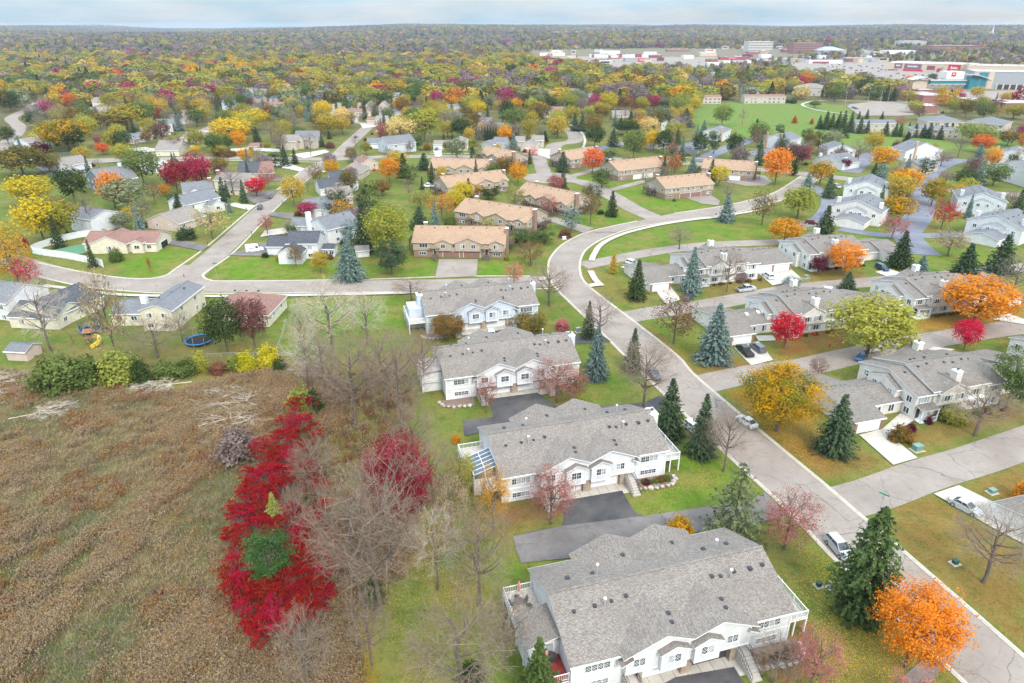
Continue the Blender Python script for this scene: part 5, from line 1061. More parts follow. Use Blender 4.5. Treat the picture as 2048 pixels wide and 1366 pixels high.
for q in [(1767, 1816, 178, 5.5, 20, 'brick', 'roofw', 'low brick building with a red canopy at its end', [(.85, 1, .1, 1.2, 'red')]), (1844, 1900, 207, 7, 45, 'brick', 'roofg', 'brick school wing with a flat roof among golden trees', []), (1952, 2012, 220, 7, 40, 'brick', 'roofg', 'brick school wing with dark square windows', [(.08, .2, .3, .7, 'dark'), (.4, .55, .3, .7, 'dark'), (.62, .7, .3, .7, 'dark')]),
          (1834, 1872, 192, 6, 20, 'brick', 'roofg', 'low brick block just under the walkway station', []), (1847, 1874, 227, 6, 22, 'brick', 'roofw', 'small brick block in front of the school wing', []), (2008, 2090, 224, 7, 30, 'brick', 'roofg', 'brick school end running out of the picture', []),
          (1297, 1380, 141, 6, 38, 'grey', 'roofw', 'wide grey shop with white rooftop units behind bare trees', []), (1250, 1292, 124, 7, 25, 'grey', 'roofg', 'grey shop with a red and white corner sign', [(.6, 1, .1, 1, 'red')]), (1180, 1320, 115, 6, 18, 'white', 'dark', 'long strip mall with maroon end blocks', [(.02, .06, 0, 1, 'maroon'), (.38, .46, 0, 1.2, 'maroon'), (.64, .74, 0, 1.2, 'maroon'), (.88, .98, 0, 1, 'maroon')]),
          (1400, 1433, 113, 8, 30, 'beige', 'roofw', 'beige shop with a white roof edge near the red awning', []), (1417, 1458, 135, 7, 25, 'white', 'roofw', 'white shop with a dark glass corner', [(.5, .95, .2, .7, 'dark')]), (1334, 1378, 105, 6, 22, 'brick', 'roofw', 'low brick shop with a bright white roof far off', []),
          (1618, 1684, 127, 5.5, 15, 'white', 'roofg', 'white strip of shops with maroon awnings', [(.1, .6, .1, .7, 'maroon')]), (1560, 1612, 124, 5.5, 15, 'grey', 'roofw', 'grey strip of shops before the brick office', []), (824, 985, 119, 9, 60, 'beige', 'roofw', 'long beige store with a turquoise sign panel', [(.35, .48, .0, 1.25, 'turq'), (.58, .64, .1, .7, 'turq'), (.82, .95, .1, 1.1, 'white')]),
          (1041, 1073, 124, 6, 25, 'brick', 'roofw', 'low red-brick shop row near the far road', [(.2, .5, .3, 1, 'red')]), (164, 290, 103, 7, 60, 'white', 'roofw', 'long white industrial building at the forest edge', []), (556, 650, 91, 8, 60, 'brick', 'roofw', 'long red-brown school building below the far hill', []),
          (1690, 1760, 122, 6, 16, 'grey', 'roofw', 'grey row of small shops with a red end sign', [(.3, .4, .1, 1, 'red')]), (1080, 1130, 112, 6, 20, 'white', 'roofg', 'white shop row west of the strip mall', [(.3, .5, .2, .9, 'red')]), (1440, 1500, 120, 5.5, 18, 'maroon', 'roofg', 'maroon shop row with bright awnings', [(.2, .6, .4, 1, 'red')]), (1130, 1176, 127, 6, 22, 'brick', 'roofg', 'small brick shop at the edge of the parking', []), (1200, 1240, 108, 6, 22, 'white', 'roofw', 'white shop row far behind the strip mall', [])]: shop(*q)
shop(1585, 1642, 110, 24, 35, 'brick', 'roofg', 'brick office block with dark window bands above the shops', [], rows=5, name='office_building'); shop(1495, 1544, 106, 24, 40, 'conc', 'conc', 'pale office block with a bare concrete colonnade round it', [], rows=4, name='office_building')
r, ln = shop(1634, 1692, 111, 8, 50, 'grey', 'roofg', 'low grey office with a stepped pyramid roof', [], name='office_building'); hip(r, 0, ln, 0, 50, 9, .3, COM['grey'])
shop(1800, 1850, 100, 12, 40, 'conc', 'roofw', 'pale far office with window bands on the wooded slope', [], rows=3, name='office_building'); shop(1860, 1960, 108, 12, 40, 'brick', 'roofg', 'wide red-brick hospital block beyond the stores', [], rows=3, name='office_building'); shop(1975, 2040, 104, 10, 40, 'brick', 'roofw', 'long brick block on the skyline side of the stores', [], rows=2, name='office_building')
shop(1640, 1690, 95, 12, 30, 'conc', 'roofw', 'pale long office roof in the trees behind the brick one', [], rows=2, name='office_building'); shop(1100, 1160, 84, 14, 40, 'conc', 'roofg', 'pale apartment rows high on the wooded slope', [], rows=3, name='office_building'); shop(1770, 1830, 112, 8, 30, 'white', 'roofg', 'white low warehouse between wooded strips', [])
for k in range(58):
    x = random.uniform(1075, 1620) if k < 44 else random.uniform(1620, 1780); yb = random.uniform(99, 133) if k < 44 else random.uniform(108, 128)
    wd_ = random.uniform(8, 26); p = G(x, yb)
    if any(abs(p.x - f[0]) < f[3] + 18 and abs(p.y - f[1]) < f[4] + 14 for f in FOOT): continue
    w_ = random.choice(['white', 'beige', 'brick', 'grey', 'white', 'maroon', 'conc']); shop(x, x + wd_, yb, random.uniform(4.5, 7.5), random.uniform(12, 30), w_, random.choice(['roofw', 'roofg', 'roofw', 'dark']), 'small flat-roofed shop in the crowded far shopping district', [(.1, .8, .45, .95, random.choice(['red', 'white', 'maroon', 'dark']))] if random.random() < .6 else [])[0]['group'] = 'small far shops'
g_ = G(1979, 83); zt = float(terrain(g_.x, g_.y)); r = empty('church', (g_.x, g_.y, zt), 0, label='white church with a tall thin spire on the wooded slope', cat='church')
gable(r, -12, 12, 0, 30, 9, .8, 'y', COM['white'], ROOF_MID); mb = MB(); mb.box(-3, 3, -6, 0, 0, 18); mb.build('tower', [COM['white']], r); mb = MB(); mb.cyl(0, -3, 18, 52, 3, 6, 0, .1); mb.build('spire', [COM['white']], r)
# ---------------------------------------------------------------- vegetation: prototype meshes (nominal height 10 m)
def unit(a): return a / np.maximum(np.linalg.norm(a, axis=-1, keepdims=True), 1e-9)
def rdir(r, n): return unit(r.normal(size=(n, 3)))
def np_mesh(name, V4, cv, mat):
    """V4: (n,4,3) quads"""
    n = len(V4); me = bpy.data.meshes.new(name); me.vertices.add(n * 4); me.vertices.foreach_set('co', V4.reshape(-1).astype(np.float32))
    me.loops.add(n * 4); me.loops.foreach_set('vertex_index', np.arange(n * 4, dtype=np.int32)); me.polygons.add(n)
    me.polygons.foreach_set('loop_start', np.arange(0, n * 4, 4, dtype=np.int32))
    try: me.polygons.foreach_set('loop_total', np.full(n, 4, dtype=np.int32))
    except Exception: pass
    me.update(calc_edges=True)
    a = me.attributes.new('cv', 'FLOAT', 'POINT'); a.data.foreach_set('value', np.repeat(cv, 4).astype(np.float32)); me.materials.append(mat); return me
def leafquads(r, P, size, out=None, up=.35, asp=.7):
    n = len(P); nn = rdir(r, n) * .8 + np.array((0, 0, up))
    if out is not None: nn = nn + out * .9
    nn = unit(nn); t = unit(np.cross(nn, rdir(r, n))); b = np.cross(nn, t); s = size * r.uniform(.6, 1.3, (n, 1)); t = t * s; b = b * s * asp
    return np.stack([P - t * .5, P - b * .5 + t * .1, P + t * .5, P + b * .5 + t * .1], 1)
def ribbons(r, A, B, wa, wb):
    d = unit(B - A); s = unit(np.cross(d, rdir(r, len(A)))); wa = np.broadcast_to(wa, (len(A),))[:, None]; wb = np.broadcast_to(wb, (len(A),))[:, None]
    return np.stack([A - s * wa / 2, A + s * wa / 2, B + s * wb / 2, B - s * wb / 2], 1)
def tubes(segs, n=5):
    q = []
    for A, B, ra, rb in segs:
        A = np.array(A); B = np.array(B); d = unit(B - A); s = unit(np.cross(d, (0.3, .5, .2) if abs(d[2]) > .9 else (0, 0, 1))); t = np.cross(d, s)
        for k in range(n):
            a0, a1 = 6.2832 * k / n, 6.2832 * (k + 1) / n; u0 = s * math.cos(a0) + t * math.sin(a0); u1 = s * math.cos(a1) + t * math.sin(a1)
            q.append([A + u0 * ra, A + u1 * ra, B + u1 * rb, B + u0 * rb])
    return np.array(q)
def skeleton(r, H=10., R=3.8, z0=2.2, nl=13, nb=7, nt=7, ns=0, up=.0, lean=.0):
    zc = (z0 + H) / 2; c = (H - z0) / 2; segs = []; fine = []; tips = []; tout = []
    def env(d, f): return np.array((d[0] * R, d[1] * R, d[2] * c)) * f + np.array((0, 0, zc))
    top = np.array((r.normal() * .3, r.normal() * .3, H * .78)); r0 = .021 * H
    tr = [np.zeros(3), np.array((r.normal() * .08, r.normal() * .08, z0 * .6)), np.array((r.normal() * .15, r.normal() * .15, zc)), top]; rad = [r0, r0 * .82, r0 * .5, r0 * .15]
    for k in range(3): segs.append((tr[k], tr[k + 1], rad[k], rad[k + 1]))
    for i in range(nl):
        ga = i * 2.39996 + r.normal() * .3; zz = -0.75 + 1.6 * ((i + .5) / nl) + r.normal() * .08; zz = max(-.85, min(.92, zz + up * .3)); rh = math.sqrt(max(.05, 1 - zz * zz))
        d = np.array((math.cos(ga) * rh, math.sin(ga) * rh, zz)); E = env(d, r.uniform(.52, .68)); hd = math.hypot(E[0], E[1])
        zs = max(z0 * .55 + .15 * i / nl, min(E[2] - hd * .75, H * .62)); ts = zs / H; S0 = np.array((0, 0, zs)) + (top * [1, 1, 0]) * ts * .5
        M_ = (S0 + E) / 2 + np.array((r.normal() * .15, r.normal() * .15, -.12 * hd + .1)); rl = r0 * r.uniform(.30, .46)
        segs += [(S0, M_, rl, rl * .7), (M_, E, rl * .7, rl * .35)]
        for j in range(nb):
            t = .35 + .65 * (j + .5) / nb; Bs = M_ + (E - M_) * (t * 2 - 1) if t > .5 else S0 + (M_ - S0) * t * 2
            d2 = unit(d + r.normal(size=3) * .55); E2 = env(d2, r.uniform(.78, .97)); E2 = Bs + (E2 - Bs) * min(1, 2.6 / max(.1, np.linalg.norm(E2 - Bs)) + .45)
            Mb = (Bs + E2) / 2 + r.normal(size=3) * .1
            fine += [(Bs, Mb, .075, .055), (Mb, E2, .055, .03)]
            for k in range(nt):
                t3 = .2 + .8 * (k + r.random()) / nt; T = Bs + (E2 - Bs) * t3; dd = unit(unit(E2 - Bs) * .8 + r.normal(size=3) * .75 + np.array((0, 0, .25 + up))); T2 = T + dd * r.uniform(.35, .95) * R / 3.8
                fine.append((T, T2, .032, .02)); tips.append(T2); tout.append(unit(T2 - np.array((0, 0, zc))))
                for q in range(ns):
                    t4 = r.uniform(.2, 1); U = T + (T2 - T) * t4; U2 = U + unit(dd + r.normal(size=3) * .8 + np.array((0, 0, .2))) * r.uniform(.25, .65) * R / 3.8; fine.append((U, U2, .022, .014)); tips.append(U2); tout.append(unit(U2 - np.array((0, 0, zc))))
    return segs, fine, np.array(tips), np.array(tout)
def finemesh(r, fine, name, mat, k=1.0):
    A = np.array([f[0] for f in fine]); B = np.array([f[1] for f in fine]); wa = np.array([f[2] for f in fine]) * k; wb = np.array([f[3] for f in fine]) * k
    return np_mesh(name, ribbons(r, A, B, wa, wb), r.random(len(A)), mat)
BLANK = leafmat('leaf_default', (.2, .2, .05), (.3, .3, .08))
PROTO = {}
def add_proto(key, trunk, crown, twigs=None): PROTO.setdefault(key, []).append((trunk, crown, twigs))
def clumpcv(r, n, per): return np.clip(np.repeat(r.random(n), per) * .75 + r.random(n * per) * .35 - .05, 0, 1)
def make_leafy(seed, key, n, size, R=3.8, z0=1.9, frac=1., twigs=False, spread=.34, H=10., up=0.):
    r = np.random.default_rng(seed); segs, fine, tips, tout = skeleton(r, H, R, z0, 14, 7, 5, 0, up)
    tm = np_mesh('trunk', tubes(segs, 5), np.zeros(len(segs) * 5), BARK)
    idx = r.permutation(len(tips))[:int(len(tips) * frac)]
    if frac >= .9:   # fill gaps low and inside so the crown reads as mass
        ex = rdir(r, 160); ex[:, 2] = np.abs(ex[:, 2]) * np.where(r.random(160) < .75, 1, -1); zc = (z0 + H) / 2; c = (H - z0) / 2
        lump = 1 + .12 * np.sin(ex[:, 0] * 5 + seed) * np.sin(ex[:, 1] * 4 + seed * 2) + .1 * np.sin(ex[:, 2] * 6 + seed)
        pts = np.stack([ex[:, 0] * R, ex[:, 1] * R, ex[:, 2] * c], 1) * (r.uniform(.66, .95, (160, 1)) * lump[:, None]) + np.array((0, 0, zc))
        T = np.vstack([tips[idx], pts]); O = np.vstack([tout[idx], ex])
    else: T = tips[idx]; O = tout[idx]
    per = max(1, int(n / len(T))); P = np.repeat(T, per, 0) + r.normal(size=(len(T) * per, 3)) * spread * np.array((1, 1, .75)); O = np.repeat(O, per, 0)
    cm = np_mesh('crown', leafquads(r, P, size, O), clumpcv(r, len(T), per), BLANK)
    tw = finemesh(r, fine, 'branches', TWIG) if twigs else None
    add_proto(key, tm, cm, tw)
def make_bare(seed, key, R=4.0, z0=1.7, ns=3, nl=14, nb=7, nt=6, up=.25, mat=None):
    r = np.random.default_rng(seed); segs, fine, tips, tout = skeleton(r, 10., R, z0, nl, nb, nt, ns, up)
    add_proto(key, np_mesh('trunk', tubes(segs, 5), np.zeros(len(segs) * 5), BARK), None, finemesh(r, fine, 'branches', mat or TWIG, .52))
def make_spruce(seed, key, n, size, R=2.5, z0=.35, droop=.28, tier=30, loose=.0, pw=1.25):
    r = np.random.default_rng(seed); P = []; O = []; H = 10.; cvs = []
    nbr = 0
    for i in range(tier):
        t = i / tier; z = z0 + (H - z0) * t ** .95; L_ = R * (1 - t ** pw) ** .95 * (1 + .10 * math.sin(i * 2.1) + r.normal() * .05) * (min(1, .6 + 2.4 * t) if pw > 2 else 1) + .14; m = max(5, int(15 * (1 - t) + 5))
        for j in range(m):
            a = 6.2832 * (j + r.random() * .9) / m + i * .7; l = L_ * r.uniform(.62, 1.16 + loose); q = max(4, int(n / (tier * 12) * (.35 + l / R))); s = r.uniform(.15, 1, q) ** .7
            x = s * l; lat = r.normal(size=q) * .2 * (1.1 - s) * R / 2.5; zz = z - droop * x + .10 * x * x / R + r.normal(size=q) * .07
            P.append(np.stack([np.cos(a) * x - np.sin(a) * lat, np.sin(a) * x + np.cos(a) * lat, zz], 1)); O.append(np.stack([np.cos(a) * np.ones(q) * .7, np.sin(a) * np.ones(q) * .7, np.full(q, .5)], 1)); cvs.append(np.clip(r.uniform(0, .75) + (s - .5) * .7 + r.random(q) * .25, 0, 1))
    P = np.vstack(P); O = np.vstack(O); cv = np.concatenate(cvs)
    tm = np_mesh('trunk', tubes([(np.zeros(3), np.array((0, 0, 9.6)), .2, .03)], 6), np.zeros(6), BARK)
    add_proto(key, tm, np_mesh('crown', leafquads(r, P, size, O, .3, .55), cv, BLANK))
def make_pine(seed, key, n, size, R=3.3):
    r = np.random.default_rng(seed); segs, fine, tips, tout = skeleton(r, 10., R, 1.2, 13, 5, 0, 0)
    ends = np.array([f[1] for f in fine]); T = np.vstack([ends, ends + r.normal(size=ends.shape) * .35]); out = unit(T - np.array((0, 0, 4.5)))
    per = max(1, n // len(T)); P = np.repeat(T, per, 0) + r.normal(size=(len(T) * per, 3)) * np.array((.36, .36, .2)); O = np.repeat(out, per, 0)
    add_proto(key, np_mesh('trunk', tubes(segs, 5), np.zeros(len(segs) * 5), BARK), np_mesh('crown', leafquads(r, P, size, O, .6, .5), clumpcv(r, len(T), per), BLANK))
def make_bush(seed, key, n, size, R=5.):
    r = np.random.default_rng(seed); d = rdir(r, 90); d[:, 2] = np.abs(d[:, 2]); c = np.stack([d[:, 0] * R, d[:, 1] * R, d[:, 2] * 9 + .4], 1) * r.uniform(.55, 1, (90, 1)) * np.array((1, 1, 1))
    per = n // 90; P = np.repeat(c, per, 0) + r.normal(size=(90 * per, 3)) * .75; P[:, 2] = np.abs(P[:, 2]); O = np.repeat(d, per, 0)
    sg = [(np.array((0, 0, 0)), c[k] * .8, .12, .04) for k in range(0, 90, 9)]
    add_proto(key, np_mesh('stems', tubes(sg, 3), np.zeros(len(sg) * 3), BARK), np_mesh('foliage', leafquads(r, P, size, O), clumpcv(r, 90, per), BLANK))
def make_sumac(seed, key):
    r = np.random.default_rng(seed); fine = []; P = []; O = []; cvs = []
    for i in range(26):
        a = r.random() * 6.28; rad = r.uniform(.3, 4.6); h = 10 - rad * .45 + r.normal() * .7; base = np.array((r.normal() * .9, r.normal() * .9, 0)); tip = np.array((math.cos(a) * rad, math.sin(a) * rad, h)); m = (base + tip) / 2 + r.normal(size=3) * .5
        fine += [(base, m, .22, .16), (m, tip, .16, .09)]
        for j in range(10):
            b = r.random() * 6.28; l = r.uniform(.8, 1.7); q = 7; s = np.linspace(.15, 1, q); x = s * l; p = np.stack([tip[0] + np.cos(b) * x, tip[1] + np.sin(b) * x, tip[2] + .35 * s * l - .45 * x * x / 1.8 + r.normal(size=q) * .06], 1)
            P.append(p); O.append(np.tile([0, 0, 1.2], (q, 1))); cvs.append(np.clip(r.random() * .8 + r.random(q) * .25, 0, 1))
    P = np.vstack(P); add_proto(key, finemesh(r, fine, 'stems', TWIGR), np_mesh('foliage', leafquads(r, P, .5, np.vstack(O), .9, .4), np.concatenate(cvs), BLANK))
for s in range(4): make_leafy(10 + s, 'leafy', 5600, .34, R=3.8 + .2 * (s % 2), spread=.36); make_leafy(20 + s, 'sparse', 2300, .27, frac=.85, twigs=True, spread=.26, z0=1.6)
for s in range(3): make_leafy(130 + s, 'leafyn', 15000, .2, R=3.9, spread=.33); make_leafy(134 + s, 'sparsen', 5200, .16, frac=.85, twigs=True, spread=.26, z0=1.6)
for s in range(3): make_leafy(30 + s, 'leafym', 2300, .52, spread=.36); make_leafy(40 + s, 'sparsem', 1000, .42, frac=.8, twigs=True, spread=.3)
for s in range(4): make_bare(50 + s, 'bare', R=3.9 + .2 * s, nl=17, nb=8, nt=7, ns=4)
for s in range(2): make_bare(60 + s, 'barem', ns=1)
for s in range(3): make_spruce(70 + s, 'spruce', 6400, .36); make_spruce(80 + s, 'sprucem', 1500, .62, tier=20)
for s in range(2): make_spruce(75 + s, 'loosespruce', 3600, .34, R=3.0, droop=.1, tier=17, loose=.25)
for s in range(2): make_spruce(85 + s, 'dome', 8000, .34, R=2.6, droop=.34, tier=34, pw=2.3)
for s in range(3): make_pine(90 + s, 'pine', 5000, .34)
for s in range(2): make_pine(95 + s, 'pinem', 1600, .56)
for s in range(3): make_bush(100 + s, 'bush', 2300, .85); make_sumac(110 + s, 'sumac')
make_spruce(120, 'column', 1800, .5, R=1.6, droop=-.6, tier=16)
LODM = {'leafy': 'leafym', 'sparse': 'sparsem', 'bare': 'barem', 'spruce': 'sprucem', 'pine': 'pinem', 'loosespruce': 'sprucem'}
for s in range(2): make_bare(64 + s, 'barep', R=4.2, mat=TWIGP, nt=8, ns=5)
for s in range(2): make_bare(66 + s, 'barer', R=4.0, mat=TWIGR, nt=7, ns=3)
LEAF = {
 'gold': ((.38, .27, .04), (.56, .43, .09), None, 'golden'), 'yellow': ((.50, .36, .03), (.68, .52, .07), None, 'yellow'), 'brightyellow': ((.46, .40, .03), (.62, .54, .06), None, 'bright yellow'), 'paley': ((.58, .42, .16), (.74, .58, .28), None, 'pale yellow'),
 'olivey': ((.26, .23, .035), (.40, .35, .07), None, 'olive-yellow'), 'green': ((.085, .13, .035), (.16, .21, .065), None, 'green'), 'dkgreen': ((.035, .06, .018), (.075, .11, .035), None, 'dark green'), 'ltgreen': ((.20, .24, .05), (.34, .36, .09), None, 'light green'),
 'goldgreen': ((.13, .145, .025), (.26, .235, .04), (.60, .31, .03), 'green and gold'), 'yellowgreen': ((.27, .28, .045), (.42, .40, .09), None, 'yellow-green'), 'sage': ((.17, .19, .10), (.28, .30, .17), None, 'sage green'),
 'orange': ((.55, .20, .025), (.74, .34, .06), None, 'orange'), 'redorange': ((.50, .12, .03), (.66, .22, .06), None, 'red-orange'), 'orangegold': ((.56, .26, .025), (.70, .40, .05), None, 'orange-gold'), 'rust': ((.24, .105, .03), (.38, .19, .055), (.13, .11, .035), 'rust-brown'), 'olivrust': ((.22, .15, .035), (.36, .25, .06), (.10, .10, .03), 'olive-brown'),
 'crimson': ((.22, .018, .04), (.42, .05, .08), None, 'crimson'), 'red': ((.42, .02, .028), (.60, .045, .05), None, 'bright red'), 'pink': ((.33, .09, .09), (.50, .20, .18), None, 'pinkish red'), 'salmon': ((.66, .17, .14), (.80, .30, .25), None, 'salmon red'), 'maroon': ((.10, .014, .035), (.17, .03, .06), None, 'maroon'), 'magenta': ((.28, .03, .09), (.42, .08, .16), None, 'magenta'),
 'brown': ((.16, .075, .045), (.25, .13, .08), None, 'brown'), 'tan': ((.36, .27, .17), (.50, .40, .26), None, 'tan'), 'marbrown': ((.13, .055, .05), (.22, .11, .10), None, 'maroon-brown'), 'greybrown': ((.18, .135, .12), (.27, .215, .19), None, 'grey-brown'), 'purple': ((.22, .15, .16), (.32, .23, .24), None, 'purple-grey'),
 'spruce': ((.035, .062, .034), (.085, .125, .065), None, 'dark green'), 'blue': ((.10, .155, .135), (.21, .28, .25), None, 'blue'), 'fir': ((.028, .05, .022), (.07, .10, .04), None, 'deep green'), 'pineg': ((.06, .10, .03), (.13, .18, .06), None, 'fresh green'), 'softpine': ((.08, .105, .05), (.17, .20, .10), None, 'soft grey-green'), 'sumacred': ((.16, .015, .018), (.46, .032, .034), None, 'scarlet'), 'brightgreen': ((.035, .085, .028), (.12, .22, .07), None, 'bright green'),
 'evergreen': ((.045, .08, .028), (.12, .165, .06), None, 'dark green'), 'limepine': ((.26, .30, .06), (.40, .42, .12), None, 'yellowish green')}
def lm(k): a, b, c, _ = LEAF[k]; return leafmat('leaves_' + k, a, b, c, .18 if k in ('spruce', 'fir', 'blue', 'softpine', 'evergreen') else .35)
KNAME = {'leafy': ('maple_tree', 'leafy tree', 'tree'), 'sparse': ('thin_leaved_tree', 'thin-leaved tree', 'tree'), 'bare': ('bare_tree', 'leafless tree', 'tree'), 'barep': ('bare_tree', 'pale leafless tree', 'tree'), 'barer': ('bare_tree', 'purplish leafless tree', 'tree'), 'spruce': ('spruce_tree', 'spruce', 'spruce'), 'dome': ('evergreen_tree', 'dense rounded evergreen', 'evergreen'), 'loosespruce': ('fir_tree', 'loose-limbed fir', 'fir'), 'pine': ('pine_tree', 'pine', 'pine'), 'bush': ('bush', 'bush', 'bush'), 'column': ('columnar_tree', 'narrow columnar tree', 'tree'), 'sumac': ('sumac_shrub', 'sumac', 'shrub')}
SLOTTED = {}
def objmesh(me):
    return me
TREES = []
def put_tree(style, colour, X, Y, h, cr, label, group=None, Z=0.0, name=None):
    key = {'leafy': 'leafyn', 'sparse': 'sparsen'}.get(style, style) if math.hypot(X, Y) < 150 and h > 5 else style
    d = math.hypot(X, Y)
    if d > 235 and style in LODM: key = LODM[style]
    if d > 235 and style in ('barep', 'barer'): key = style
    tr, cm, tw = random.choice(PROTO[key]); nm, _, cat = KNAME[style]
    r = empty(name or nm, (X, Y, Z), random.random() * 6.283, label=label, cat=cat, group=group)
    s = cr / 3.8 if style not in ('dome', 'spruce', 'loosespruce', 'column', 'bush', 'sumac') else cr / {'dome': 2.6, 'spruce': 2.5, 'loosespruce': 3.0, 'column': 1.5, 'bush': 5.2, 'sumac': 5.0}[style]
    r.scale = (s, s, h / 10)
    bushy = style in ('bush', 'sumac')
    if tr: o = link('stems' if bushy else 'trunk', tr, r)
    if tw: o = link('branches', tw, r)
    if cm:
        o = link('foliage' if bushy else 'crown', cm, r); o.material_slots[0].link = 'OBJECT'; o.material_slots[0].material = lm(colour)
    TREES.append((X, Y, cr)); return r
LAB = {}; PEND = []
def tree(style, colour, x, yb, yt, wpx, label=None, group=None):
    p = G(x, yb); dd = depth(p.x, p.y); cr = wpx * dd / F / 2; h = height_at(p.x, p.y, yt); h = max(.8, min(h, 26))
    if style not in ('bare', 'barer', 'barep'): p.x = (x - CX) / F * depth(0, p.y, h * .5)    # x marks the crown's middle
    PEND.append([style, colour, x, yb, yt, wpx, p.x, p.y, h, cr, label, group])
L_, SP_, B_, SR, PN, BU, CO, LS = 'leafy', 'sparse', 'bare', 'spruce', 'pine', 'bush', 'column', 'loosespruce'
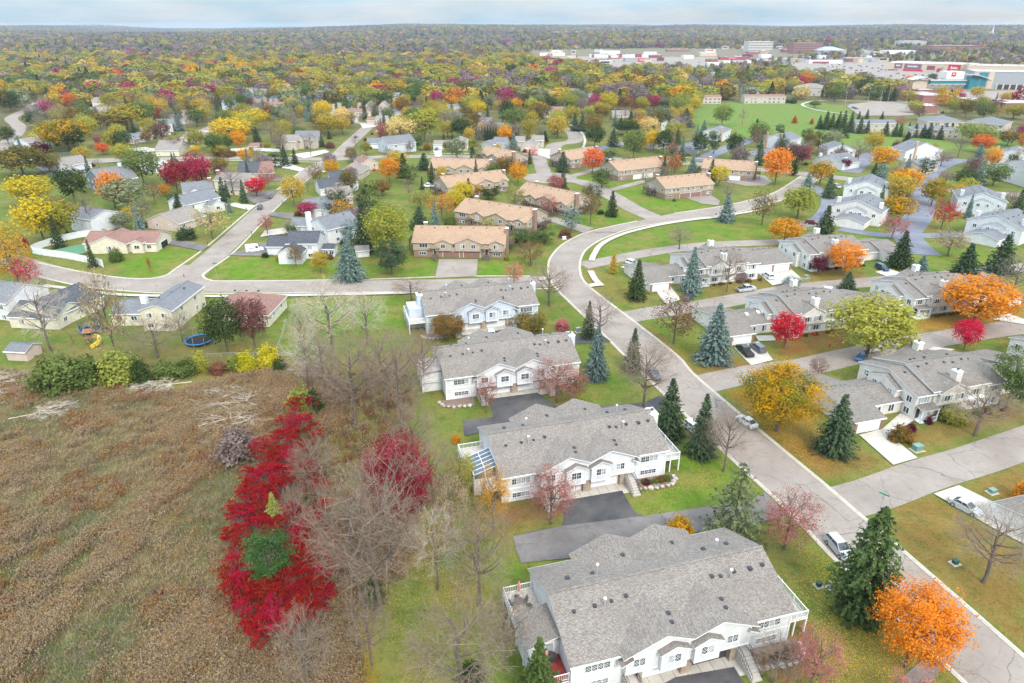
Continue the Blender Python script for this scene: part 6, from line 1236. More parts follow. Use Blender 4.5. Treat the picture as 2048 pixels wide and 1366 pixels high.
TD = [
# right foreground
('dome','evergreen',1742,1228,1012,128),(L_,'orange',1838,1335,1172,158),(SP_,'pink',1580,1098,975,128),(LS,'softpine',1476,1082,922,122),(BU,'goldgreen',1362,1075,1032,56),(B_,'',1965,1165,1015,165),(BU,'orange',2052,1000,955,40),(SR,'pineg',1078,1420,1272,96),(SP_,'pink',1632,1385,1250,110),(B_,'',1545,1368,1275,110),(SP_,'salmon',1820,1440,1335,90),
# wood by the field
(L_,'crimson',798,1075,868,128),('barer','',787,1133,882,200),('bare','',759,1228,965,200),('bare','',720,1205,930,190),('bare','',925,1430,1190,210),('bare','',959,1212,1000,150),('bare','',868,1040,865,120),('bare','',711,856,655,150),('bare','',805,866,650,120),('barer','',655,800,650,100),('bare','',770,810,640,110),('bare','',830,960,800,110),('bare','',745,1330,1180,110),('barep','',875,1180,1010,110),('barep','',620,780,660,90),('bare','',850,780,650,90),
('bare','',640,1000,870,110),('barer','',600,1080,965,80),('bare','',1010,1330,1170,120),('bare','',620,1380,1220,140),
(SP_,'orangegold',985,1062,925,80),(SP_,'yellowgreen',922,1010,895,64),(SP_,'tan',900,1060,955,90),(BU,'yellowgreen',930,975,905,46),(SP_,'pink',1104,1048,930,108),(SP_,'pink',1115,805,718,112),(SP_,'pink',972,826,746,50),(SP_,'brown',1150,800,740,60),
(SR,'blue',1195,758,645,52),('bare','',1286,820,676,122),(SR,'spruce',1268,742,655,42),(SR,'spruce',1342,872,755,70),(SR,'spruce',1408,912,786,62),('bare','',1447,943,800,86),('bare','',1410,905,830,95),
(L_,'rust',894,682,628,74),(L_,'olivrust',1061,670,625,72),('bare','',823,602,553,84),('bare','',1099,612,528,98),(SP_,'salmon',1028,569,523,44),('barer','',1196,692,580,88),(SR,'spruce',1178,676,600,32),(BU,'pink',1125,660,635,28),
# across the road
(CO,'gold',1228,548,497,17),(SR,'fir',1276,598,517,46),(SR,'blue',1386,585,492,46),('bare','',1453,584,495,60),(BU,'purple',1483,562,538,24),(SP_,'brown',1352,688,585,94),(SR,'blue',1434,723,605,76),(L_,'red',1575,697,622,62),(L_,'orange',1694,550,484,74),(L_,'maroon',1639,550,512,34),(L_,'orange',1572,490,436,70),('bare','',1358,499,448,58),(SR,'spruce',1698,580,542,38),(PN,'blue',1584,579,552,46),(LS,'fir',1654,472,409,54),
(L_,'yellowgreen',1745,714,590,158),(SP_,'brown',1638,757,714,42),(L_,'goldgreen',1564,862,735,162),(SR,'spruce',1680,905,787,82),(BU,'yellowgreen',1815,700,672,34),(L_,'red',1936,700,636,54),(PN,'pineg',2035,815,688,110),('bare','',1949,871,765,140),(BU,'yellowgreen',1905,838,808,60),(BU,'maroon',1859,846,831,18),(BU,'rust',1805,882,848,46),(BU,'maroon',1822,862,845,22),(BU,'olivrust',1575,745,722,8),
(L_,'orange',1962,648,552,138),(SR,'fir',1806,534,460,52),(SR,'blue',1845,548,510,36),(SR,'spruce',1936,560,486,62),(SR,'spruce',2010,545,467,66),('barer','',2022,600,503,90),(SP_,'tan',1903,512,456,74),(SP_,'pink',1788,478,431,62),(L_,'goldgreen',1800,442,391,70),(SP_,'red',1890,459,397,58),(BU,'gold',1928,421,404,15),(L_,'goldgreen',1869,412,355,52),(SR,'fir',2045,470,420,40),
(L_,'orange',1555,370,294,60),(SR,'spruce',1521,330,278,25),(SR,'spruce',1564,298,260,28),(PN,'spruce',1615,287,254,28),(CO,'dkgreen',1590,351,310,17),(L_,'magenta',1607,330,293,32),(L_,'olivrust',1612,310,285,30),(L_,'maroon',1692,339,316,22),(L_,'goldgreen',1644,370,320,52),(SR,'blue',1616,388,344,34),(LS,'spruce',1660,396,348,38),(L_,'yellowgreen',1599,437,372,70),(SP_,'olivrust',1529,450,374,64),
(L_,'gold',1749,306,260,40),('barer','',1714,330,273,50),(L_,'orangegold',1768,340,292,56),(SR,'fir',1750,358,324,20),(SR,'blue',1765,364,321,32),(L_,'orangegold',1813,391,332,64),(LS,'blue',1810,399,356,44),(SR,'fir',1816,297,265,26),(PN,'spruce',1853,356,313,38),(SP_,'purple',1885,332,300,44),('barer','',1915,316,262,40),(L_,'redorange',1967,305,268,46),(SR,'blue',1958,338,286,38),(SR,'blue',1958,370,329,30),(L_,'dkgreen',1933,380,337,46),(L_,'green',1992,372,324,54),(SP_,'purple',1893,370,337,36),(L_,'ltgreen',1955,286,244,78),(L_,'olivrust',2019,292,257,44),(L_,'magenta',2042,288,250,24),(SP_,'greybrown',2022,420,377,26),(SR,'spruce',2042,418,378,28),(L_,'orange',2046,300,262,18),
# tan court
(PN,'pineg',1052,489,455,60),(PN,'pineg',1090,486,458,52),(SP_,'rust',1060,532,480,66),(BU,'brown',1130,474,455,28),(SP_,'rust',1183,450,375,46),(SR,'fir',1225,433,380,28),(SP_,'pink',1096,433,386,40),(L_,'orangegold',1036,372,322,36),(SR,'fir',1126,382,338,26),(SR,'spruce',1126,344,302,32),(L_,'redorange',1186,348,294,44),(SP_,'redorange',1345,354,304,48),(PN,'pineg',1205,375,334,52),(SR,'blue',1386,348,310,25),(SR,'fir',1424,368,317,24),(SR,'blue',1455,443,384,38),(L_,'dkgreen',1190,295,250,42),(SR,'spruce',1227,293,256,28),(L_,'dkgreen',1328,308,258,38),(L_,'dkgreen',1401,313,264,34),(L_,'dkgreen',1470,320,263,36),(L_,'green',1268,317,256,46),(SR,'spruce',1306,295,250,28),(PN,'spruce',1430,308,261,28),(L_,'dkgreen',1255,270,238,60),(SR,'spruce',1150,262,225,22),(SR,'spruce',1165,263,228,24),(SR,'spruce',1262,256,222,26),
(SR,'spruce',937,399,355,26),(L_,'orangegold',955,389,365,28),(PN,'dkgreen',978,399,373,46),(SP_,'orange',882,443,382,62),(BU,'crimson',914,401,383,14),(BU,'yellowgreen',845,402,379,40),(SR,'spruce',838,457,413,46),(SR,'blue',1027,302,266,26),(CO,'dkgreen',1090,286,261,16),(SP_,'salmon',1064,318,291,28),
# corner gardens in the middle
(SR,'blue',696,560,470,64),(PN,'spruce',781,548,478,74),(L_,'yellowgreen',772,520,404,90),(SR,'spruce',725,504,396,46),(PN,'pineg',737,443,355,64),(L_,'rust',763,392,359,40),(L_,'orange',778,366,314,44),(SP_,'orangegold',684,449,396,48),(SP_,'rust',590,533,486,36),(L_,'gold',639,545,501,36),(L_,'crimson',614,434,403,44),(SP_,'pink',532,469,425,38),(L_,'gold',585,413,350,50),(SP_,'rust',630,372,322,37),(L_,'red',511,393,352,42),(SR,'spruce',485,407,358,20),(LS,'spruce',444,404,353,30),(SP_,'paley',419,478,407,72),(SR,'fir',806,355,305,32),(PN,'pineg',819,368,325,46),(SR,'spruce',848,340,305,34),(SR,'fir',863,366,322,18),('bare','',819,402,352,32),(SP_,'yellowgreen',840,417,378,46),(PN,'dkgreen',706,320,300,22),(PN,'dkgreen',549,334,302,34),(SR,'spruce',568,334,289,26),(LS,'fir',588,328,296,20),(BU,'maroon',649,478,462,18),(BU,'goldgreen',556,520,507,10),
('barep','',665,705,552,130),('barep','',735,690,568,90),('barep','',610,720,600,60),
# left
(L_,'olivrust',38,352,290,106),(L_,'olivrust',95,345,305,50),(L_,'yellow',60,410,348,90),(L_,'yellow',75,486,390,84),(L_,'olivey',110,481,396,80),(L_,'gold',8,540,440,70),(SP_,'orangegold',20,575,455,84),(BU,'crimson',41,495,466,22),(L_,'dkgreen',141,407,328,60),(L_,'orange',222,417,340,56),(L_,'sage',250,422,355,90),(L_,'green',281,370,296,76),(L_,'crimson',349,387,317,54),(L_,'crimson',390,382,306,60),(SP_,'pink',400,365,300,50),(L_,'orange',329,393,368,28),(L_,'olivrust',436,349,313,46),('bare','',182,460,381,62),(BU,'yellow',264,432,410,48),(L_,'sage',243,460,422,44),('bare','',293,466,425,34),(SR,'fir',356,431,385,34),(BU,'fir',369,478,452,42),(BU,'green',230,522,492,30),
(SP_,'red',53,581,514,58),(SP_,'red',297,541,513,11),('barep','',103,704,550,112),(SP_,'tan',211,742,524,84),(L_,'dkgreen',445,704,596,86),(L_,'marbrown',501,694,593,66),('bare','',316,716,632,112),('bare','',366,684,618,54),(BU,'green',110,780,700,100),(BU,'green',170,772,705,70),(BU,'ltgreen',232,765,695,80),(BU,'dkgreen',278,770,712,44),(BU,'green',330,752,716,56),(BU,'green',372,748,712,50),(BU,'yellowgreen',396,742,698,36),(BU,'ltgreen',470,740,705,36),(BU,'brightyellow',488,740,698,44),(BU,'brightyellow',534,732,686,46),(BU,'dkgreen',560,745,712,30),(BU,'brown',435,745,722,36),(BU,'ltgreen',597,834,764,52),(BU,'dkgreen',622,826,772,44),(BU,'greybrown',474,925,850,80),(SR,'limepine',548,1064,984,50),(PN,'brightgreen',540,1185,1058,108),(BU,'dkgreen',612,1045,1000,70),(BU,'dkgreen',745,1205,1150,50),(BU,'dkgreen',632,960,935,40),(BU,'dkgreen',604,900,860,50),(BU,'orange',912,885,868,18),(BU,'dkgreen',945,1362,1325,50),
# second row across the cross street and far left
(L_,'gold',164,328,292,38),(L_,'redorange',205,310,284,28),(L_,'olivey',224,302,259,40),(L_,'goldgreen',130,302,236,90),(L_,'olivey',95,298,240,50),(L_,'dkgreen',145,304,250,46),(SP_,'brown',352,306,270,36),(SP_,'brown',330,304,285,12),(L_,'olivey',391,302,255,38),(L_,'yellow',390,310,290,22),(L_,'olivrust',228,266,222,54),(L_,'olivey',250,262,205,80),(L_,'green',290,258,200,50),(L_,'crimson',316,246,214,24),(SR,'blue',356,262,228,22),(L_,'rust',152,258,226,50),(L_,'magenta',92,236,200,42),(L_,'dkgreen',72,256,222,44),('barer','',105,246,215,30),(L_,'dkgreen',12,288,250,34),(BU,'brightyellow',65,282,262,18),(BU,'maroon',80,305,280,36),(L_,'dkgreen',15,224,180,50),('bare','',274,300,274,30),
(L_,'yellow',460,286,234,80),(L_,'yellow',500,262,214,66),(L_,'orangegold',478,302,256,30),(SR,'fir',512,285,252,20),('barer','',545,284,240,50),(L_,'gold',570,272,238,28),('barer','',590,270,222,50),(L_,'green',627,252,228,18),(L_,'yellow',644,246,200,40),(L_,'gold',655,272,224,50),(L_,'gold',684,268,230,36),(SR,'fir',643,294,264,14),('barer','',622,300,262,30),(BU,'marbrown',660,296,282,22),(SR,'fir',658,278,262,12),(BU,'rust',450,312,300,50),(BU,'yellow',432,298,288,24),(L_,'olivrust',435,312,296,30),('bare','',622,312,290,18),
(L_,'yellowgreen',848,282,216,72),(L_,'paley',800,288,232,60),(L_,'olivey',895,275,240,44),('barer','',892,262,218,50),(L_,'dkgreen',922,278,232,44),(L_,'rust',945,262,222,36),(L_,'dkgreen',785,302,280,22),('bare','',722,302,284,22),(BU,'maroon',730,283,275,8),(SR,'fir',751,232,208,16),(L_,'ltgreen',735,214,170,56),(L_,'green',765,212,176,50),(L_,'rust',805,232,192,30),(L_,'orangegold',795,224,196,22),(SP_,'marbrown',820,308,280,22),(L_,'yellowgreen',935,222,190,32),(L_,'yellow',955,236,198,40),(L_,'magenta',872,212,180,28),(L_,'green',842,202,160,46),(L_,'crimson',908,206,188,18),(L_,'orange',865,222,200,30),(L_,'yellow',910,196,172,26),(L_,'green',1030,262,212,50),(BU,'yellowgreen',943,292,272,20),(CO,'dkgreen',945,308,293,12),(BU,'rust',854,300,286,18),
(L_,'olivrust',1080,248,204,56),(L_,'gold',1115,276,232,46),(L_,'magenta',1189,228,186,28),(L_,'yellow',1217,226,182,40),(L_,'crimson',1060,196,172,26),('barer','',1080,204,176,46),(L_,'sage',1155,216,176,38),(L_,'yellow',1180,178,155,32),(SP_,'purple',1100,192,176,40),(L_,'magenta',1308,222,188,30),(L_,'olivey',1285,216,192,32),(L_,'orange',1122,188,172,28),(L_,'redorange',1285,256,232,26),(L_,'gold',1278,240,216,28),(SR,'spruce',1316,244,222,20),(L_,'dkgreen',1330,224,200,30),(L_,'ltgreen',1362,232,186,46),(L_,'yellow',1390,224,190,26),(SR,'spruce',1372,254,216,34),(LS,'blue',1408,268,240,24),(L_,'ltgreen',1446,252,206,40),('bare','',1484,250,210,22),(L_,'green',1518,284,242,42),(CO,'redorange',1590,246,230,12),(CO,'redorange',1624,248,236,9),(PN,'spruce',1560,270,246,22),(LS,'spruce',1338,268,230,20),(CO,'dkgreen',1515,246,236,6),(L_,'goldgreen',1270,258,236,30),
(L_,'green',1630,216,200,24),(L_,'olivey',1820,207,178,30),(L_,'yellowgreen',1830,226,200,34),(SR,'fir',1775,203,168,20),(SR,'fir',1788,202,176,18),(L_,'gold',1755,184,160,24),(L_,'olivey',1740,190,166,20),(L_,'dkgreen',1700,182,156,26),(L_,'green',1672,202,172,34),(L_,'gold',1884,198,172,22),(L_,'gold',1912,196,178,18),(L_,'gold',1955,198,172,30),(L_,'magenta',1925,200,184,14),(L_,'redorange',1915,190,176,20),(L_,'orange',1820,166,150,20),(L_,'dkgreen',1865,164,146,20),(L_,'gold',2015,208,182,30),(L_,'yellowgreen',1912,228,196,34),(L_,'green',1935,226,200,28),(L_,'olivey',2030,238,206,46),(SP_,'marbrown',1840,240,214,26),(SP_,'pink',1803,258,230,26),(BU,'fir',1575,206,198,12),(BU,'fir',1587,207,196,14),('barer','',1650,180,158,30),('barer','',1420,180,150,40),('barer','',1450,182,150,40),('barer','',1400,176,150,34),('barer','',1480,184,156,30),
]
for q in [(1654,259,222,24),(1665,260,226,18),(1679,256,222,17),(1690,256,220,17),(1703,265,222,19),(1722,267,233,19),(1736,267,240,15),(1773,272,242,19),(1792,273,245,17),(1802,273,246,15),(1814,296,262,25),(1832,275,246,19),(1848,276,248,17),(1861,277,245,21),(1882,279,250,19),(1892,275,245,17),(1904,268,245,15),(1689,275,253,23),(1676,262,232,18),(1718,248,222,14),(1735,240,218,12),(1765,240,222,10),(1640,258,230,16),(1870,270,246,14),(1818,270,244,15)]:
    TD.append((SR, 'fir', q[0], q[1], q[2], q[3]))
for t in TD: tree(*t)
for k in range(17): tree(CO, 'fir', 832 + k * 0 + 115 + k * 5.6, 281, 253, 9, 'clipped-looking dark evergreen column standing in the tight hedge row', 'hedge of dark evergreen columns')
# sumac thicket at the field's edge
SUM = [(628, 835), (640, 905), (620, 960), (655, 1010), (640, 1080), (690, 1150), (670, 1215), (600, 1290), (520, 1310), (470, 1240), (455, 1160), (470, 1080), (490, 1000), (515, 940), (555, 880), (590, 840)]
k = 0
for i in range(760):
    x = random.uniform(450, 700); y = random.uniform(835, 1310)
    if not bool(inpoly(np.array([x]), np.array([y]), SUM)[0]): continue
    if abs(x - 540) < 55 and 1090 < y < 1190: continue
    if abs(x - 612) < 30 and 1000 < y < 1050: continue
    if any(abs(x - a) < 11 and abs(y - b) < 11 for a, b in [(t[2], t[3]) for t in PEND if t[0] == 'sumac']): continue
    p = G(x, y); h = random.uniform(2.8, 5.6); PEND.append(['sumac', 'sumacred', x, y, y - 30, 40, p.x, p.y, h, random.uniform(1.3, 2.1), 'scarlet sumac shrub in the dense red thicket along the dry field', 'sumac shrubs of the red thicket']); k += 1
# names that point at one tree each
ORD = ['', 'second ', 'third ', 'fourth ', 'fifth ', 'sixth ', 'seventh ', 'eighth ', 'ninth ']
LM += [(560, 1000, 'the dry field edge', 60), (1700, 1180, 'the main road end', 50), (1240, 600, 'the curving road', 40), (400, 560, 'the corner junction', 50), (1500, 240, 'the open park', 100), (1790, 215, 'the small parking lot', 60), (1840, 460, 'the blue-grey lane', 20), (640, 330, 'the far crossroads', 30)]
used = {}
for t in sorted(PEND, key=lambda t: -t[3]):
    style, colour, x, yb, yt, wpx, X, Y, h, cr, label, group = t
    if not label:
        yc = (yb * 2 + yt) / 3; best = min(LM, key=lambda m: math.hypot((m[0] - x), (m[1] - yc) * 1.6)); dx = x - best[0]; dy = yb - best[1]
        hw = best[3]
        if dx < -hw * .45: rel = 'left of'
        elif dx > hw * .45: rel = 'right of'
        elif dy > 0: rel = 'in front of'
        else: rel = 'behind'
        size = 'small ' if h < 5.5 else ('tall ' if h > 12.5 else '')
        col = LEAF[colour][3] + ' ' if colour else ''
        core = size + col + KNAME[style][1] + ' ' + rel + ' ' + best[2]; k = used.get(core, 0); used[core] = k + 1
        label = core if k == 0 else ('%snearest %s' % (ORD[min(k, 8)], core))
        group = None
    t[10] = label; t[11] = group
for t in PEND:
    style, colour, x, yb, yt, wpx, X, Y, h, cr, label, group = t
    put_tree(style, colour or 'brown', X, Y, h, cr, label, group)
# ---------------------------------------------------------------- vehicles
def carpaint(k, c):
    if k in MC: return MC[k]
    m, n, l, b = nodemat(k); b.inputs['Base Color'].default_value = (*c, 1); b.inputs['Roughness'].default_value = .22; b.inputs['Specular IOR Level'].default_value = .5; b.inputs['Coat Weight'].default_value = .5; b.inputs['Coat Roughness'].default_value = .08
    MC[k] = m; return m
TYRE = paint('tyre_rubber', (.02, .02, .02), .9, .1); RIM = paint('alloy_rim', (.45, .45, .46), .35, .1); LAMP = paint('headlamp_glass', (.6, .62, .64), .15, .05); TAIL = paint('tail_lamp_red', (.35, .01, .012), .25, .05)
KIND = {   # length, width, body stations (x, half width, z low, z high), cabin stations (x, half width, z)
 'sedan': (4.7, 1.82, [(-2.35, .72, .42, .72), (-2.2, .86, .26, .93), (-1.3, .91, .2, .98), (.9, .91, .2, .92), (2.0, .86, .24, .78), (2.35, .66, .38, .6)], [(-1.75, .74, .96), (-1.05, .62, 1.4), (.25, .63, 1.43), (1.05, .76, .92)]),
 'suv': (4.7, 1.9, [(-2.32, .8, .45, .95), (-2.25, .92, .32, 1.08), (-1.3, .95, .26, 1.1), (1.0, .95, .26, 1.06), (2.1, .9, .3, .96), (2.35, .74, .42, .75)], [(-2.2, .8, 1.08), (-1.9, .7, 1.64), (.3, .71, 1.68), (1.15, .82, 1.06)]),
 'pickup': (5.7, 2.0, [(-2.85, .9, .5, 1.0), (-2.8, .98, .4, 1.1), (-.9, 1.0, .34, 1.12), (1.4, 1.0, .34, 1.15), (2.7, .95, .38, 1.08), (2.85, .82, .5, .9)], [(-.75, .86, 1.1), (-.6, .76, 1.78), (.85, .76, 1.8), (1.6, .88, 1.14)]),
 'van': (5.6, 2.0, [(-2.8, .96, .42, 2.3), (-2.6, 1.0, .3, 2.42), (-.5, 1.0, .28, 2.45), (1.1, 1.0, .28, 2.3), (1.75, .97, .3, 1.35), (2.75, .8, .4, .95)], None)}
def loft(st, cap=True):
    mb = MB(); n = len(st)
    for i in range(n - 1):
        a, b = st[i], st[i + 1]
        mb.hexa([(a[0], -a[1], a[2]), (b[0], -b[1], b[2]), (b[0], b[1], b[2]), (a[0], a[1], a[2])], [(a[0], -a[1] * .9, a[3]), (b[0], -b[1] * .9, b[3]), (b[0], b[1] * .9, b[3]), (a[0], a[1] * .9, a[3])])
    return mb
def wheel_mesh():
    mb = MB(); n = 14
    mb.hexa([(.33 * math.cos(6.283 * k / n), -.11, .33 * math.sin(6.283 * k / n)) for k in range(n)], [(.33 * math.cos(6.283 * k / n), .11, .33 * math.sin(6.283 * k / n)) for k in range(n)]); return mb.mesh('tyre', [TYRE])
def rim_mesh():
    mb = MB(); n = 10
    mb.hexa([(.2 * math.cos(6.283 * k / n), -.125, .2 * math.sin(6.283 * k / n)) for k in range(n)], [(.2 * math.cos(6.283 * k / n), .125, .2 * math.sin(6.283 * k / n)) for k in range(n)]); return mb.mesh('rim', [RIM])
def vehicle(kind, pk, col, X, Y, yaw, label, group=None, Z=.03, parts=True):
    ln, wd, body, cab = KIND[kind]; m = carpaint(pk, col); nm = {'sedan': 'parked_car', 'suv': 'parked_car', 'pickup': 'pickup_truck', 'van': 'delivery_van'}[kind]
    r = empty(nm, (X, Y, Z), yaw, label=label, cat={'sedan': 'car', 'suv': 'car', 'pickup': 'pickup truck', 'van': 'van'}[kind], group=group)
    link('body', cached(('cb', kind, pk), lambda: loft(body).mesh('body', [m])), r)
    if cab:
        def gl():
            mb = MB(); (a, b, c, d) = cab
            for p, q in ((a, b), (b, c), (c, d)):
                mb.hexa([(p[0], -p[1], a[2] - .06), (q[0], -q[1], a[2] - .06), (q[0], q[1], a[2] - .06), (p[0], p[1], a[2] - .06)], [(p[0], -p[1] * .98, p[2]), (q[0], -q[1] * .98, q[2]), (q[0], q[1] * .98, q[2]), (p[0], p[1] * .98, p[2])])
            return mb.mesh('windows', [GLASS])
        def rf():
            mb = MB(); (a, b, c, d) = cab; mb.hexa([(b[0] - .05, -b[1] - .01, b[2]), (c[0] + .04, -c[1] - .01, c[2]), (c[0] + .04, c[1] + .01, c[2]), (b[0] - .05, b[1] + .01, b[2])], [(b[0], -b[1] + .06, b[2] + .05), (c[0], -c[1] + .06, c[2] + .05), (c[0], c[1] - .06, c[2] + .05), (b[0], b[1] - .06, b[2] + .05)])
            for sy in (-1, 1):
                mb.bar((a[0], sy * a[1], a[2]), (b[0], sy * b[1], b[2]), .07, .07); mb.bar((d[0], sy * d[1], d[2]), (c[0], sy * c[1], c[2]), .07, .06); x = (b[0] + c[0]) / 2; mb.bar((x, sy * (a[1] + .02), a[2]), (x, sy * b[1], b[2]), .07, .05)
            return mb.mesh('roof', [m])
        link('windows', cached(('cg', kind), gl), r); link('roof', cached(('cr', kind, pk), rf), r)
    else:
        def vg():
            mb = MB(); mb.hexa([(1.08, -.93, 1.4), (1.8, -.86, 1.33), (1.8, .86, 1.33), (1.08, .93, 1.4)], [(1.06, -.9, 2.2), (1.18, -.85, 2.2), (1.18, .85, 2.2), (1.06, .9, 2.2)])
            for sy in (-1, 1): mb.box(.3, 1.05, sy * .95 - .04, sy * .95 + .04, 1.35, 2.0)
            return mb.mesh('windows', [GLASS])
        def lg():
            mb = MB()
            for k in range(6): mb.box(-1.7 + k * .24, -1.52 + k * .24, -1.035, -.96, 1.35, 1.5 + .06 * (k % 2))
            return mb.mesh('side_lettering', [COM['teal']])
        link('windows', cached(('cg', kind), vg), r); link('side_lettering', cached(('lg', kind), lg), r)
    if parts:
        for x in (-ln * .31, ln * .31):
            for sy in (-1, 1): w_ = link('wheel', cached('whl', wheel_mesh), r, (x, sy * (wd / 2 - .1), .33)); link('rim', cached('rim', rim_mesh), w_)
        for sy in (-1, 1):
            link('headlight', cached('hl', lambda: (lambda b: (b.box(-.06, .06, -.2, .2, -.08, .08), b.mesh('headlight', [LAMP]))[1])(MB())), r, (ln / 2 - .16, sy * .55, body[-1][3] - .02)); link('tail_light', cached('tl', lambda: (lambda b: (b.box(-.05, .05, -.14, .14, -.1, .1), b.mesh('tail_light', [TAIL]))[1])(MB())), r, (-ln / 2 + .06, sy * .62, body[0][3] - .05))
        if kind == 'pickup': mb = MB(); mb.box(-2.65, -.85, -.82, .82, 1.0, 1.125); mb.build('cargo_bed', [paint('bed_liner', (.03, .03, .03), .9, .1)], r)
    return r
def vpx(kind, pk, col, rear, front, label, group=None):
    a = G(*rear, .5); b = G(*front, .5); c = (a + b) / 2; return vehicle(kind, pk, col, c.x, c.y, math.atan2(b.y - a.y, b.x - a.x), label, group)
WHT = ('car_white', (.75, .76, .78)); BLK = ('car_black', (.012, .014, .02)); SLV = ('car_silver', (.42, .44, .47)); NVY = ('car_navy', (.02, .05, .10)); DGR = ('car_dark_grey', (.09, .10, .12)); RED = ('car_maroon', (.10, .01, .02)); BLU = ('car_blue', (.03, .12, .32))
vpx('sedan', *WHT, (1513, 857), (1474, 830), 'white sedan parked alone on the main road beside the golden maple')
vpx('sedan', *SLV, (1905, 1000), (1958, 1028), 'silver sedan on the concrete drive at the edge of the picture')
vpx('suv', *SLV, (1662, 1078), (1694, 1114), 'silver estate car by the kerb behind the tall dark evergreen')
vpx('suv', *WHT, (1378, 850), (1398, 866), 'white car by the kerb behind spruces, nearer of the parked pair'); vpx('sedan', *DGR, (1402, 868), (1422, 884), 'dark grey car by the kerb half hidden by bare branches')
vpx('suv', *WHT, (981, 665), (985, 678), 'white hatchback on the driveway of the pale blue twin home')
vpx('suv', *DGR, (1300, 742), (1314, 757), 'dark car on the road behind the large bare tree')
vpx('pickup', *BLK, (1502, 714), (1478, 692), 'black pickup truck on the concrete drive beside the big blue spruce'); vpx('suv', *DGR, (1527, 706), (1503, 688), 'dark estate car beside the black pickup on the same drive')
vpx('suv', *WHT, (1546, 559), (1526, 546), 'white estate car with a dark roof before the double garage'); vpx('suv', *NVY, (1752, 531), (1776, 542), 'navy minivan on the drive beside the orange tree')
vpx('suv', *WHT, (1255, 524), (1275, 531), 'white car beside the low garage near the curving road'); vpx('suv', *WHT, (1650, 582), (1672, 585), 'white car whose roof shows above the cream townhouse'); vpx('suv', *NVY, (1372, 600), (1382, 592), 'dark blue car at the edge of the lane by the bare tree')
vpx('sedan', *BLU, (1716, 722), (1728, 706), 'blue car partly hidden under the yellow-green tree'); vpx('sedan', *WHT, (1735, 700), (1760, 694), 'white car behind the blue one under the yellow-green tree')
vpx('pickup', *SLV, (1480, 580), (1504, 577), 'grey utility truck with a loaded bed on the lane')
vpx('van', *WHT, (491, 502), (528, 498), 'white delivery van with side lettering on the dark corner driveway')
vpx('suv', *DGR, (516, 421), (524, 409), 'dark grey car parked on the left kerb of the street, nearer one'); vpx('suv', *DGR, (536, 399), (543, 389), 'dark car parked further up the street kerb by the red tree')
vpx('sedan', *WHT, (567, 335), (581, 335), 'white car under the blue spruce on a driveway'); vpx('sedan', *BLK, (527, 355), (540, 355), 'black car on the brick house driveway'); vpx('pickup', *WHT, (869, 372), (845, 372), 'white pickup truck beside the tan twin home with the gazebo'); vpx('sedan', *WHT, (645, 340), (649, 345), 'white car at the kerb near the far crossroads')
vpx('sedan', *BLK, (709, 277), (713, 271), 'dark car standing in the far street near the cul-de-sac'); vpx('suv', *DGR, (702, 247), (706, 243), 'black car before the pinkish garage'); vpx('sedan', *WHT, (282, 284), (293, 282), 'white car beside the long low house'); vpx('sedan', *BLU, (158, 349), (168, 345), 'blue car on the drive by the slate-blue house'); vpx('suv', *BLU, (871, 301), (876, 297), 'blue car before the cream ranch house garage')
vpx('suv', *RED, (1615, 445), (1632, 447), 'maroon car beside the orange tree on the blue-grey drive'); vpx('suv', *SLV, (1668, 371), (1680, 376), 'pale silver car parked by the two-chimney townhouse'); vpx('sedan', *NVY, (1450, 362), (1457, 356), 'dark blue car before the white garages of the tan home'); vpx('sedan', *BLU, (1578, 303), (1584, 298), 'dark blue car on the lane near the magenta tree'); vpx('sedan', *BLU, (1288, 296), (1290, 289), 'blue car by the grey garage near the round maples')
for k, (x, y, c) in enumerate([(1694, 211, SLV), (1699, 213, WHT), (1704, 215, BLU), (1709, 217, NVY)]): vpx('sedan', *c, (x, y), (x + 6, y + .6), ['silver', 'white', 'mid-blue', 'navy'][k] + ' car in the short row on the small park parking lot', 'cars in the park parking lot')
cols = [WHT, WHT, SLV, DGR, BLK, SLV, NVY, RED]
for k in range(230):   # far car parks, each car a few pixels
    if k < 150: x = random.uniform(1640, 1875); yy = random.uniform(124, 163)
    else: x = random.uniform(1085, 1600); yy = random.uniform(106, 132)
    p = G(x, yy)
    if any(math.hypot(p.x - f[0], p.y - f[1]) < max(f[3], f[4]) + 2 and abs(p.y - f[1]) < f[4] + 3 for f in FOOT): continue
    q = round(p.y / 9) * 9 + random.uniform(-.4, .4); xx = round(p.x / 2.9) * 2.9
    vehicle(random.choice(['sedan', 'suv']), *random.choice(cols), xx, q, math.pi / 2, 'tiny car in the crowded lots before the far stores', 'cars in the far store lots', Z=.25, parts=False)
# ---------------------------------------------------------------- small things
def sign_post(x, y, label, hgt=2.6, colr=(.02, .26, .16), wd=.9):
    p = G(x, y); r = empty('street_sign', (p.x, p.y, 0), random.random(), label=label, cat='sign'); mb = MB(); mb.cyl(0, 0, 0, hgt, .045, 6); mb.build('post', [GREYMET], r)
    mb = MB(); mb.box(-wd / 2, wd / 2, -.02, .02, hgt, hgt + .24); mb.build('sign_panel', [paint('sign_green', colr, .4, .05)], r); mb = MB(); mb.box(-.02, .02, -wd / 2, wd / 2, hgt + .26, hgt + .5); mb.build('sign_panel', [MC['sign_green']], r)
sign_post(434, 555, 'green street sign on a tall post at the corner of the bright lawn', 4.2, wd=1.6); sign_post(1350, 426, 'green street sign on the island lawn'); sign_post(1760, 1020, 'green street sign at the side street mouth behind the dark evergreen', 2.6, wd=1.5); sign_post(1285, 634, 'small green sign at the mouth of the first lane'); sign_post(1068, 534, 'green sign near the salmon tree and the cross street')
